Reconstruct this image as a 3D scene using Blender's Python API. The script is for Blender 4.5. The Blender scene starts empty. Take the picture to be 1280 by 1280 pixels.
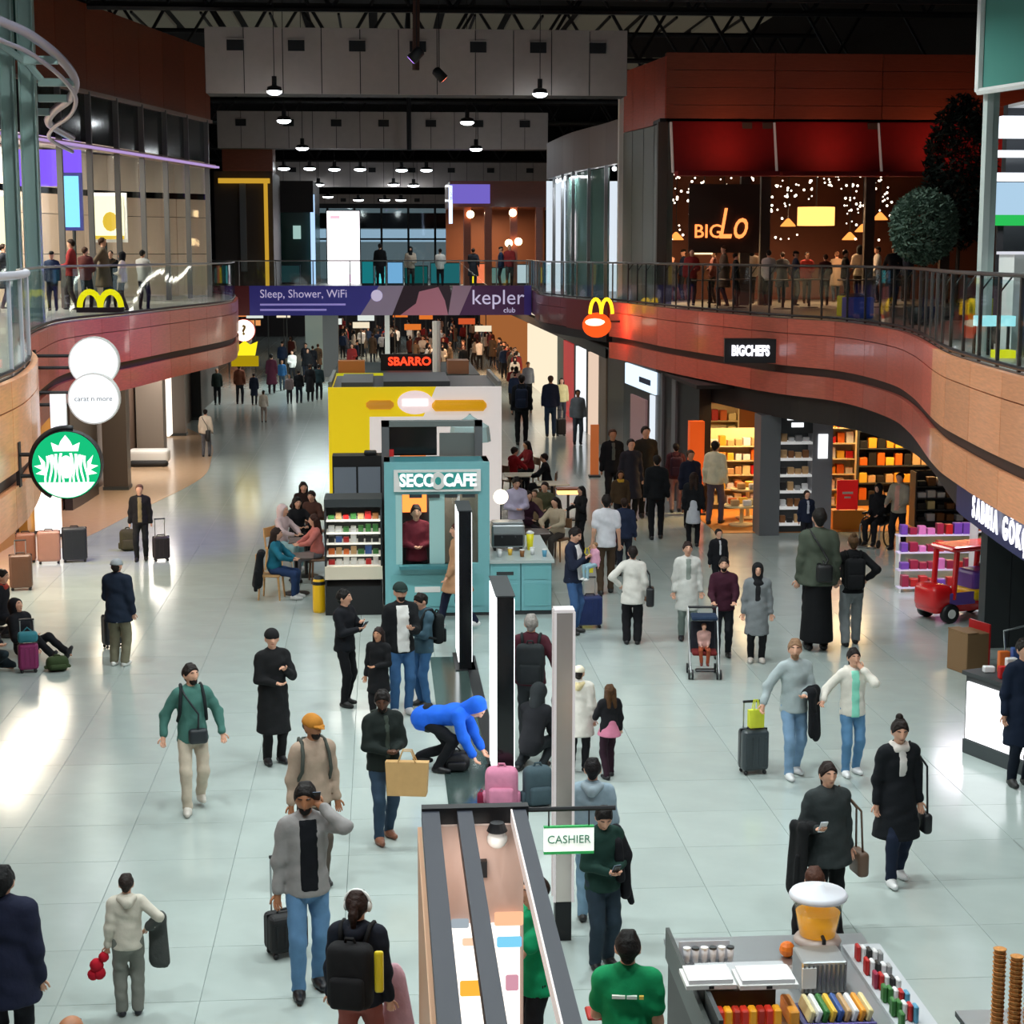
import bpy, bmesh, math, random
import numpy as np
from mathutils import Vector, Matrix

RND = random.Random(11)
SC = bpy.context.scene
COL = SC.collection
PI = math.pi

# ------------------------------------------------------------------ camera
FOC = 2200.0                      # focal length in pixels of the 1280 frame
CAM = Vector((0.0, 0.0, 6.3))
PITCH = math.atan(322 / FOC)
YAW = math.atan(165 / FOC * math.cos(PITCH))
cam_data = bpy.data.cameras.new('camera')
cam_data.sensor_width = 36.0
cam_data.lens = FOC / 1280 * 36.0
cam_data.clip_end = 400
cam = bpy.data.objects.new('camera', cam_data)
cam.location = CAM
cam.rotation_euler = (PI / 2 - PITCH, 0, -YAW)
COL.objects.link(cam)
SC.camera = cam
_fw = Vector((math.sin(YAW) * math.cos(PITCH), math.cos(YAW) * math.cos(PITCH), -math.sin(PITCH)))
_rt = Vector((math.cos(YAW), -math.sin(YAW), 0))
_up = _rt.cross(_fw)


def ray(px, py):
    return _fw * FOC + _rt * (px - 640) - _up * (py - 640)


def gp(px, py, z=0.0):            # where the sight line of a photo pixel meets the height z
    r = ray(px, py)
    return CAM + r * ((z - CAM.z) / r.z)


def atY(px, py, Y):               # where it meets the cross plane at depth Y
    r = ray(px, py)
    return CAM + r * ((Y - CAM.y) / r.y)


# ------------------------------------------------------------------ world, exposure
world = bpy.data.worlds.new('world')
SC.world = world
world.use_nodes = True
world.node_tree.nodes['Background'].inputs[0].default_value = (0.55, 0.62, 0.75, 1)
world.node_tree.nodes['Background'].inputs[1].default_value = 0.08
SC.view_settings.view_transform = 'Standard'
SC.view_settings.look = 'None'
SC.view_settings.gamma = 1.0
SC.view_settings.use_curve_mapping = False
SC.view_settings.exposure = 0.0
SC.cycles.max_bounces = 7
SC.cycles.diffuse_bounces = 3
SC.cycles.glossy_bounces = 3
SC.cycles.transparent_max_bounces = 14
SC.cycles.sample_clamp_indirect = 4.0
SC.cycles.sample_clamp_direct = 12.0


def area_light(name, loc, power, size, color=(1, 1, 1), rot=(0, 0, 0), size_y=None, spread=PI, parent=None):
    d = bpy.data.lights.new(name, 'AREA')
    d.energy = power
    d.color = color
    d.spread = spread
    if size_y:
        d.shape = 'RECTANGLE'
        d.size = size
        d.size_y = size_y
    else:
        d.shape = 'DISK'
        d.size = size
    o = bpy.data.objects.new(name, d)
    o.location = loc
    o.rotation_euler = rot
    COL.objects.link(o)
    if parent:
        o.parent = parent
    return o


# the hall's own ceiling downlights: (X, Y, power); lamps themselves are built further down
DOWN_Z = 10.4
COOL = (0.90, 0.98, 0.97)
HALL_LAMPS = [(x, y, 228) for y in (10, 17, 24) for x in (-5.5, -1.8, 1.9, 5.6)]
HALL_LAMPS += [(x, y, 150) for y in (32,) for x in (-4.6, 0.2, 5.2)]
VIEW_LAMPS = [(343, 117, 45), (675, 120, 45.5), (355, 153, 55), (584, 155, 55), (378, 187, 69), (595, 188, 69),
              (355, 212, 86), (387, 212, 86), (418, 213, 86), (450, 213, 86), (502, 214, 86), (533, 214, 86),
              (398, 232, 104), (492, 232, 104), (517, 233, 104), (410, 247, 126), (448, 251, 130), (481, 251, 130), (501, 251, 130)]

# ------------------------------------------------------------------ materials
MATS = {}


def lin(c):
    if isinstance(c, str):
        c = c.lstrip('#')
        c = [int(c[i:i + 2], 16) / 255 for i in (0, 2, 4)]
    return tuple(x / 12.92 if x <= 0.04045 else ((x + 0.055) / 1.055) ** 2.4 for x in c)


def mat(name, color=(0.5, 0.5, 0.5), rough=0.6, metal=0.0, emit=0.0, spec=0.5, noise=0.0, nscale=6.0, bump=0.0, stretch=None,
        rand=0.0, coat=0.0):
    if name in MATS:
        return MATS[name]
    m = bpy.data.materials.new(name)
    m.use_nodes = True
    nt = m.node_tree
    b = nt.nodes['Principled BSDF']
    c = lin(color)
    b.inputs['Base Color'].default_value = (*c, 1)
    b.inputs['Roughness'].default_value = rough
    b.inputs['Metallic'].default_value = metal
    b.inputs['Specular IOR Level'].default_value = spec
    if coat:
        b.inputs['Coat Weight'].default_value = coat
        b.inputs['Coat Roughness'].default_value = 0.08
    if emit:
        b.inputs['Emission Color'].default_value = (*c, 1)
        b.inputs['Emission Strength'].default_value = emit
    src = None
    if noise or bump:
        tc = nt.nodes.new('ShaderNodeTexCoord')
        mp = nt.nodes.new('ShaderNodeMapping')
        if stretch:
            mp.inputs['Scale'].default_value = stretch
        nt.links.new(tc.outputs['Object'], mp.inputs['Vector'])
        n = nt.nodes.new('ShaderNodeTexNoise')
        n.inputs['Scale'].default_value = nscale
        n.inputs['Detail'].default_value = 4
        nt.links.new(mp.outputs['Vector'], n.inputs['Vector'])
        if noise:
            r = nt.nodes.new('ShaderNodeMapRange')
            r.inputs[1].default_value = 0.25
            r.inputs[2].default_value = 0.75
            r.inputs[3].default_value = 1 - noise
            r.inputs[4].default_value = 1 + noise
            nt.links.new(n.outputs['Fac'], r.inputs[0])
            src = r.outputs[0]
        if bump:
            bp = nt.nodes.new('ShaderNodeBump')
            bp.inputs['Strength'].default_value = bump
            bp.inputs['Distance'].default_value = 0.02
            nt.links.new(n.outputs['Fac'], bp.inputs['Height'])
            nt.links.new(bp.outputs['Normal'], b.inputs['Normal'])
    if rand:
        oi = nt.nodes.new('ShaderNodeObjectInfo')
        r2 = nt.nodes.new('ShaderNodeMapRange')
        r2.inputs[3].default_value = 1 - rand
        r2.inputs[4].default_value = 1 + rand
        nt.links.new(oi.outputs['Random'], r2.inputs[0])
        if src is None:
            src = r2.outputs[0]
        else:
            mu = nt.nodes.new('ShaderNodeMath')
            mu.operation = 'MULTIPLY'
            nt.links.new(src, mu.inputs[0])
            nt.links.new(r2.outputs[0], mu.inputs[1])
            src = mu.outputs[0]
    if src is not None:
        mx = nt.nodes.new('ShaderNodeVectorMath')
        mx.operation = 'SCALE'
        mx.inputs[0].default_value = c
        nt.links.new(src, mx.inputs['Scale'])
        nt.links.new(mx.outputs[0], b.inputs['Base Color'])
    MATS[name] = m
    return m


def glow(name, color, strength):
    if name in MATS:
        return MATS[name]
    m = bpy.data.materials.new(name)
    m.use_nodes = True
    nt = m.node_tree
    nt.nodes.remove(nt.nodes['Principled BSDF'])
    e = nt.nodes.new('ShaderNodeEmission')
    e.inputs[0].default_value = (*lin(color), 1)
    e.inputs[1].default_value = strength
    nt.links.new(e.outputs[0], nt.nodes['Material Output'].inputs[0])
    MATS[name] = m
    return m


def glass(name, tint=(0.8, 0.9, 0.88), refl=0.10):
    if name in MATS:
        return MATS[name]
    m = bpy.data.materials.new(name)
    m.use_nodes = True
    nt = m.node_tree
    nt.nodes.remove(nt.nodes['Principled BSDF'])
    t = nt.nodes.new('ShaderNodeBsdfTransparent')
    t.inputs[0].default_value = (*tint, 1)
    g = nt.nodes.new('ShaderNodeBsdfGlossy')
    g.inputs['Roughness'].default_value = 0.03
    fr = nt.nodes.new('ShaderNodeLayerWeight')
    fr.inputs[0].default_value = 0.5
    pw = nt.nodes.new('ShaderNodeMath')
    pw.operation = 'POWER'
    pw.inputs[1].default_value = 4.0
    nt.links.new(fr.outputs['Facing'], pw.inputs[0])
    ad = nt.nodes.new('ShaderNodeMath')
    ad.operation = 'MULTIPLY_ADD'
    ad.inputs[1].default_value = 0.28 - refl
    ad.inputs[2].default_value = refl * 0.6
    nt.links.new(pw.outputs[0], ad.inputs[0])
    mx = nt.nodes.new('ShaderNodeMixShader')
    nt.links.new(ad.outputs[0], mx.inputs[0])
    nt.links.new(t.outputs[0], mx.inputs[1])
    nt.links.new(g.outputs[0], mx.inputs[2])
    nt.links.new(mx.outputs[0], nt.nodes['Material Output'].inputs[0])
    MATS[name] = m
    return m


def wood(name, color, rand=0.12, rough=0.35):
    return mat(name, color, rough=rough, noise=0.16, nscale=3.0, stretch=(1.2, 1.2, 14), rand=rand, coat=0.25)


def cloth(color, bump=0.5):
    return mat('cloth_' + color.lstrip('#') , color, rough=0.85, noise=0.10, nscale=9, bump=bump, spec=0.25)


# ------------------------------------------------------------------ mesh helpers
class MB:
    def __init__(self):
        self.v = []
        self.f = []

    def add(self, vs, fs, M=None):
        o = len(self.v)
        if M is not None:
            vs = [tuple(M @ Vector(p)) for p in vs]
        self.v += [tuple(p) for p in vs]
        self.f += [tuple(i + o for i in q) for q in fs]
        return self

    def box(self, x0, x1, y0, y1, z0, z1, M=None):
        vs = [(x, y, z) for z in (z0, z1) for y in (y0, y1) for x in (x0, x1)]
        fs = [(0, 2, 3, 1), (4, 5, 7, 6), (0, 1, 5, 4), (2, 6, 7, 3), (0, 4, 6, 2), (1, 3, 7, 5)]
        return self.add(vs, fs, M)

    def rbox(self, x0, x1, y0, y1, z0, z1, r=0.02, seg=2, M=None):
        bm = bmesh.new()
        bmesh.ops.create_cube(bm, size=1.0)
        for v in bm.verts:
            v.co = Vector(((x0 + x1) / 2 + v.co.x * (x1 - x0), (y0 + y1) / 2 + v.co.y * (y1 - y0), (z0 + z1) / 2 + v.co.z * (z1 - z0)))
        bmesh.ops.bevel(bm, geom=bm.edges[:], offset=min(r, 0.49 * min(x1 - x0, y1 - y0, z1 - z0)), segments=seg, affect='EDGES', profile=0.5)
        bm.verts.index_update()
        self.add([v.co[:] for v in bm.verts], [[v.index for v in f.verts] for f in bm.faces], M)
        bm.free()
        return self

    def tube(self, pts, r, n=8, cap=True, M=None):
        pts = [Vector(p) for p in pts]
        rs = r if isinstance(r, (list, tuple)) else [r] * len(pts)
        vs, fs = [], []
        up = None
        for i, p in enumerate(pts):
            t = (pts[min(i + 1, len(pts) - 1)] - pts[max(i - 1, 0)])
            if t.length < 1e-9:
                t = Vector((0, 0, 1))
            t.normalize()
            if up is None:
                up = Vector((1, 0, 0)) if abs(t.x) < 0.9 else Vector((0, 1, 0))
            a = (up - t * up.dot(t))
            if a.length < 1e-6:
                a = t.orthogonal()
            a.normalize()
            up = a
            b = t.cross(a)
            for k in range(n):
                an = 2 * PI * k / n
                vs.append(p + (a * math.cos(an) + b * math.sin(an)) * rs[i])
        for i in range(len(pts) - 1):
            for k in range(n):
                k2 = (k + 1) % n
                fs.append((i * n + k, i * n + k2, (i + 1) * n + k2, (i + 1) * n + k))
        if cap:
            fs.append(tuple(range(n - 1, -1, -1)))
            fs.append(tuple((len(pts) - 1) * n + k for k in range(n)))
        return self.add(vs, fs, M)

    def lathe(self, prof, n=20, M=None):
        vs, fs = [], []
        for r, z in prof:
            for k in range(n):
                vs.append((r * math.cos(2 * PI * k / n), r * math.sin(2 * PI * k / n), z))
        for i in range(len(prof) - 1):
            for k in range(n):
                k2 = (k + 1) % n
                fs.append((i * n + k, i * n + k2, (i + 1) * n + k2, (i + 1) * n + k))
        fs.append(tuple(range(n - 1, -1, -1)))
        fs.append(tuple((len(prof) - 1) * n + k for k in range(n)))
        return self.add(vs, fs, M)

    def sphere(self, c, r, n=10, M=None):
        rr = r if isinstance(r, (list, tuple)) else (r, r, r)
        prof = [(max(math.sin(PI * i / (n // 2 + 1)), 1e-4), -math.cos(PI * i / (n // 2 + 1))) for i in range(n // 2 + 2)]
        X = Matrix.Translation(c) @ Matrix.Diagonal((rr[0], rr[1], rr[2], 1))
        return self.lathe(prof, n, X if M is None else M @ X)

    def poly(self, pts, y0, y1, M=None):       # a flat outline in the xz plane given a thickness along y
        n = len(pts)
        vs = [(x, y0, z) for x, z in pts] + [(x, y1, z) for x, z in pts]
        fs = [tuple(range(n)), tuple(range(2 * n - 1, n - 1, -1))]
        fs += [(i, i + n, (i + 1) % n + n, (i + 1) % n) for i in range(n)]
        return self.add(vs, fs, M)

    def mesh(self, name, m=None, smooth=False):
        me = bpy.data.meshes.new(name)
        me.from_pydata([tuple(p) for p in self.v], [], self.f)
        if m is not None:
            me.materials.append(m)
        if smooth:
            me.polygons.foreach_set('use_smooth', [True] * len(me.polygons))
        me.update()
        return me

    def build(self, name, m, parent=None, smooth=False, **tags):
        return link(name, self.mesh(name, m, smooth), parent, **tags)


def link(name, data, parent=None, label=None, cat=None, group=None, kind=None, loc=None, rz=0.0):
    o = bpy.data.objects.new(name, data)
    COL.objects.link(o)
    if parent is not None:
        o.parent = parent
    if loc is not None:
        o.location = loc
    if rz:
        o.rotation_euler = (0, 0, rz)
    if label:
        o['label'] = label
    if cat:
        o['category'] = cat
    if group:
        o['group'] = group
    if kind:
        o['kind'] = kind
    return o


def thing(name, label, cat, loc=(0, 0, 0), rz=0.0, group=None, kind=None):
    return link(name, None, None, label, cat, group, kind, loc, rz)


def mbox(*a, M=None):
    return MB().box(*a, M=M)


_TXT = {}


def text_mesh(s, size, depth=0.01, bold=0.0, spacing=1.0, align='CENTER', shear=0.0):
    key = (s, size, depth, bold, spacing, align, shear)
    if key not in _TXT:
        cu = bpy.data.curves.new('lettering', 'FONT')
        cu.body = s
        cu.size = size
        cu.extrude = depth
        cu.offset = bold
        cu.space_character = spacing
        cu.align_x = align
        cu.align_y = 'CENTER'
        cu.shear = shear
        cu.resolution_u = 3
        o = bpy.data.objects.new('lettering', cu)
        COL.objects.link(o)
        dg = bpy.context.evaluated_depsgraph_get()
        me = bpy.data.meshes.new_from_object(o.evaluated_get(dg))
        bpy.data.objects.remove(o)
        _TXT[key] = me
    return _TXT[key].copy()


def lettering(s, size, m, parent, loc, rot=(PI / 2, 0, 0), depth=0.008, bold=0.0, spacing=1.0, align='CENTER', shear=0.0, sx=1.0):
    me = text_mesh(s, size, depth, bold, spacing, align, shear)
    me.materials.clear()
    me.materials.append(m)
    o = link('lettering', me, parent)
    o.location = loc
    o.rotation_euler = rot
    o.scale = (sx, 1, 1)
    return o


def disc(r, n=32):
    return [(r * math.cos(2 * PI * k / n), r * math.sin(2 * PI * k / n)) for k in range(n)]


def spline(pts, step=0.35):
    """points along a Catmull-Rom curve through pts, evenly spaced by step"""
    P = [Vector((*p, 0)) for p in pts]
    out = []
    for i in range(len(P) - 1):
        p0, p1, p2, p3 = P[max(i - 1, 0)], P[i], P[i + 1], P[min(i + 2, len(P) - 1)]
        for k in range(24):
            t = k / 24
            out.append(0.5 * ((2 * p1) + (p2 - p0) * t + (2 * p0 - 5 * p1 + 4 * p2 - p3) * t * t + (3 * p1 - p0 - 3 * p2 + p3) * t ** 3))
    out.append(P[-1])
    L = [0.0]
    for a, b in zip(out, out[1:]):
        L.append(L[-1] + (b - a).length)
    n = max(2, int(round(L[-1] / step)))
    res, j = [], 0
    for k in range(n + 1):
        s = L[-1] * k / n
        while j < len(L) - 2 and L[j + 1] < s:
            j += 1
        t = (s - L[j]) / max(L[j + 1] - L[j], 1e-9)
        res.append(out[j].lerp(out[j + 1], min(max(t, 0), 1)))
    return res


def offset(c, d):
    """the curve moved d to its own left-hand side"""
    out = []
    for i, p in enumerate(c):
        t = (c[min(i + 1, len(c) - 1)] - c[max(i - 1, 0)]).normalized()
        out.append(p + Vector((-t.y, t.x, 0)) * d)
    return out


def strip(mb, inner, outer, z0, z1, gap=0.0):
    """a wall following a curve: inner and outer outlines, heights z0..z1"""
    a, b = [Vector(p) for p in inner], [Vector(p) for p in outer]
    if gap:
        t = (a[1] - a[0]).normalized() * gap
        a[0] += t
        b[0] += t
        t = (a[-1] - a[-2]).normalized() * gap
        a[-1] -= t
        b[-1] -= t
    n = len(a)
    vs = []
    for p, q in zip(a, b):
        vs += [(p.x, p.y, z0), (p.x, p.y, z1), (q.x, q.y, z1), (q.x, q.y, z0)]
    fs = []
    for i in range(n - 1):
        for k in range(4):
            k2 = (k + 1) % 4
            fs.append((i * 4 + k, i * 4 + k2, (i + 1) * 4 + k2, (i + 1) * 4 + k))
    fs.append((3, 2, 1, 0))
    fs.append(tuple((n - 1) * 4 + k for k in range(4)))
    return mb.add(vs, fs)
# ------------------------------------------------------------------ figures
_EDG = [((0, 0, 0), (1, 0, 0)), ((0, 1, 0), (1, 1, 0)), ((0, 0, 1), (1, 0, 1)), ((0, 1, 1), (1, 1, 1)),
        ((0, 0, 0), (0, 1, 0)), ((1, 0, 0), (1, 1, 0)), ((0, 0, 1), (0, 1, 1)), ((1, 0, 1), (1, 1, 1)),
        ((0, 0, 0), (0, 0, 1)), ((1, 0, 0), (1, 0, 1)), ((0, 1, 0), (0, 1, 1)), ((1, 1, 0), (1, 1, 1))]


def surface_net(F, ax):
    nx, ny, nz = F.shape
    ins = F < 0
    cx, cy, cz = nx - 1, ny - 1, nz - 1
    cnt = np.zeros((cx, cy, cz), np.int8)
    for i in (0, 1):
        for j in (0, 1):
            for k in (0, 1):
                cnt += ins[i:i + cx, j:j + cy, k:k + cz]
    I, J, K = np.nonzero((cnt > 0) & (cnt < 8))
    n = len(I)
    if n == 0:
        return np.zeros((0, 3)), []
    acc = np.zeros((n, 3))
    num = np.zeros(n)
    X, Y, Z = ax
    for a, b in _EDG:
        fa = F[I + a[0], J + a[1], K + a[2]]
        fb = F[I + b[0], J + b[1], K + b[2]]
        m = (fa < 0) != (fb < 0)
        t = np.where(m, fa / np.where(m, fa - fb, 1), 0)
        pa = np.stack([X[I + a[0]], Y[J + a[1]], Z[K + a[2]]], 1)
        pb = np.stack([X[I + b[0]], Y[J + b[1]], Z[K + b[2]]], 1)
        acc += np.where(m[:, None], pa + (pb - pa) * t[:, None], 0)
        num += m
    V = acc / num[:, None]
    idx = -np.ones((cx, cy, cz), np.int64)
    idx[I, J, K] = np.arange(n)
    Q = []
    for d in range(3):
        if d == 0:
            a, b = ins[:-1, 1:-1, 1:-1], ins[1:, 1:-1, 1:-1]
            i, j, k = np.nonzero(a != b)
            s = a[i, j, k]
            j, k = j + 1, k + 1
            q = [idx[i, j - 1, k - 1], idx[i, j, k - 1], idx[i, j, k], idx[i, j - 1, k]]
        elif d == 1:
            a, b = ins[1:-1, :-1, 1:-1], ins[1:-1, 1:, 1:-1]
            i, j, k = np.nonzero(a != b)
            s = a[i, j, k]
            i, k = i + 1, k + 1
            q = [idx[i - 1, j, k - 1], idx[i - 1, j, k], idx[i, j, k], idx[i, j, k - 1]]
        else:
            a, b = ins[1:-1, 1:-1, :-1], ins[1:-1, 1:-1, 1:]
            i, j, k = np.nonzero(a != b)
            s = a[i, j, k]
            i, j = i + 1, j + 1
            q = [idx[i - 1, j - 1, k], idx[i, j - 1, k], idx[i, j, k], idx[i - 1, j, k]]
        q = np.stack(q, 1)
        q = np.where(s[:, None], q, q[:, ::-1])
        Q.append(q)
    return V, np.concatenate(Q)


def _axis(lo, hi, st, fine=None):
    a = list(np.arange(lo, hi + st, st))
    if fine:
        f0, f1, fs = fine
        a = [x for x in a if x < f0 - fs * 0.6 or x > f1 + fs * 0.6] + list(np.arange(f0, f1 + fs * 0.5, fs))
        a.sort()
    return np.array(a, np.float32)


def blend(prims, st, k=0.03, fine=None, cuts=(), fold=0.0, bite=()):
    """one smooth continuous skin around round cones (a, ra, b, rb[, flat dir, flat]); cuts: (point, normal) half-spaces removed"""
    lo = np.array([min(min(p[0][i] - p[1], p[2][i] - p[3]) for p in prims) for i in range(3)]) - st * 2 - 0.01
    hi = np.array([max(max(p[0][i] + p[1], p[2][i] + p[3]) for p in prims) for i in range(3)]) + st * 2 + 0.01
    ax = [_axis(lo[i], hi[i], st, fine[i] if fine else None) for i in range(3)]
    F = np.full([len(a) for a in ax], 9.0, np.float32)
    for p in prims:
        a, ra, b, rb = p[:4]
        a = np.array(a, np.float32)
        b = np.array(b, np.float32)
        r = max(ra, rb) + 0.07 + st
        sl = []
        for i in range(3):
            s0 = int(np.searchsorted(ax[i], min(a[i], b[i]) - r))
            s1 = int(np.searchsorted(ax[i], max(a[i], b[i]) + r))
            sl.append(slice(s0, max(s1, s0 + 1)))
        X, Y, Z = ax[0][sl[0]][:, None, None], ax[1][sl[1]][None, :, None], ax[2][sl[2]][None, None, :]
        ab = b - a
        L = float(ab @ ab)
        if L > 1e-10:
            t = np.clip(((X - a[0]) * ab[0] + (Y - a[1]) * ab[1] + (Z - a[2]) * ab[2]) / L, 0, 1)
        else:
            t = np.zeros((1, 1, 1), np.float32)
        qx, qy, qz = X - a[0] - t * ab[0], Y - a[1] - t * ab[1], Z - a[2] - t * ab[2]
        d2 = qx * qx + qy * qy + qz * qz
        if len(p) > 4:
            n, fl = p[4], p[5]
            c = qx * n[0] + qy * n[1] + qz * n[2]
            d2 = d2 + c * c * (1 / fl ** 2 - 1)
        d = np.sqrt(d2) - (ra + (rb - ra) * t)
        G = F[sl[0], sl[1], sl[2]]
        h = np.clip(0.5 + 0.5 * (d - G) / k, 0, 1)
        F[sl[0], sl[1], sl[2]] = d * (1 - h) + G * h - k * h * (1 - h)
    X, Y, Z = ax[0][:, None, None], ax[1][None, :, None], ax[2][None, None, :]
    if fold:       # soft cloth folds
        F = F + fold * (np.sin(X * 21 + Z * 33 + 5 * Y) * .6 + np.sin(Y * 31 - Z * 22 + X * 13 + 1.3) * .6 + np.sin(Z * 52 + X * 17 - Y * 9) * .4)
    for c, r in bite:
        F = np.maximum(F, r - np.sqrt((X - c[0]) ** 2 + (Y - c[1]) ** 2 + (Z - c[2]) ** 2))
    for c, n in cuts:
        F = np.maximum(F, (X - c[0]) * n[0] + (Y - c[1]) * n[1] + (Z - c[2]) * n[2])
    return surface_net(F.astype(np.float64), ax)


def np_mesh(name, V, Q, mats, scale=1.0, extra=None):
    """V, Q from surface_net; extra: list of (verts, faces, material index) islands"""
    me = bpy.data.meshes.new(name)
    V = [tuple(v) for v in (np.asarray(V) * scale)]
    fs = [tuple(int(i) for i in q) for q in Q]
    mi = [0] * len(fs)
    for vs, f2, k in (extra or []):
        o = len(V)
        V += [(v[0] * scale, v[1] * scale, v[2] * scale) for v in vs]
        fs += [tuple(i + o for i in q) for q in f2]
        mi += [k] * len(f2)
    me.from_pydata(V, [], fs)
    for m in mats:
        me.materials.append(m)
    me.polygons.foreach_set('use_smooth', [True] * len(fs))
    me.polygons.foreach_set('material_index', mi)
    me.update()
    return me


def ik(a, b, l1, l2, pole):
    """middle joint of a two-bone limb from a to b"""
    a, b = Vector(a), Vector(b)
    d = b - a
    L = d.length
    mx = (l1 + l2) * 0.995
    if L > mx:
        b = a + d * (mx / L)
        d = b - a
        L = mx
    u = d / max(L, 1e-6)
    x = (l1 * l1 - l2 * l2 + L * L) / (2 * max(L, 1e-6))
    h = math.sqrt(max(l1 * l1 - x * x, 0))
    p = Vector(pole)
    p = p - u * p.dot(u)
    if p.length < 1e-6:
        p = u.orthogonal()
    p.normalize()
    return a + u * x + p * h, b


SKIN = {'light': '#d9a58a', 'mid': '#c08a6a', 'tan': '#a8714f', 'dark': '#5a3a2a'}
ARM = {   # hand target relative to the shoulder: x outward, y forward, z up; and elbow pole
    'down': (0.07, 0.03, -0.53, 0.2, -1, 0), 'fwd': (-0.02, 0.20, -0.49, 0.3, -1, -0.2), 'back': (0.06, -0.20, -0.48, 0.3, -1, 0),
    'phone': (-0.11, 0.30, -0.20, 0.5, -0.5, -1), 'ear': (-0.055, 0.10, 0.17, 0.8, 0.5, -1), 'belly': (-0.13, 0.24, -0.30, 0.8, -0.6, -0.6),
    'chest': (-0.10, 0.25, -0.13, 0.7, -0.3, -1), 'hip': (0.05, 0.02, -0.36, 1, -0.6, 0), 'out': (0.27, 0.08, -0.43, 0.3, -1, 0),
    'reach': (0.02, 0.48, -0.18, 0.4, -0.3, -1), 'table': (-0.06, 0.38, -0.215, 0.9, -0.2, -0.3), 'lap': (-0.06, 0.28, -0.36, 0.1, -1, -0.3), 'carry': (0.03, 0.25, -0.24, 0.3, -1, -0.4), 'low': (0.0, 0.22, -0.50, 0.3, -1, 0),
    'face': (-0.09, 0.14, 0.10, 0.8, 0.4, -1), 'pull': (0.20, -0.16, -0.47, 0.3, -1, 0), 'side': (0.30, 0.14, -0.33, 0.5, -0.6, -0.6),
    'swing': (0.17, 0.07, -0.47, 0.6, -1, 0), 'strap': (-0.02, 0.14, -0.07, 0.8, -0.2, -1), 'push': (0.0, 0.34, -0.36, 0.4, -0.8, -0.4)}


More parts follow.
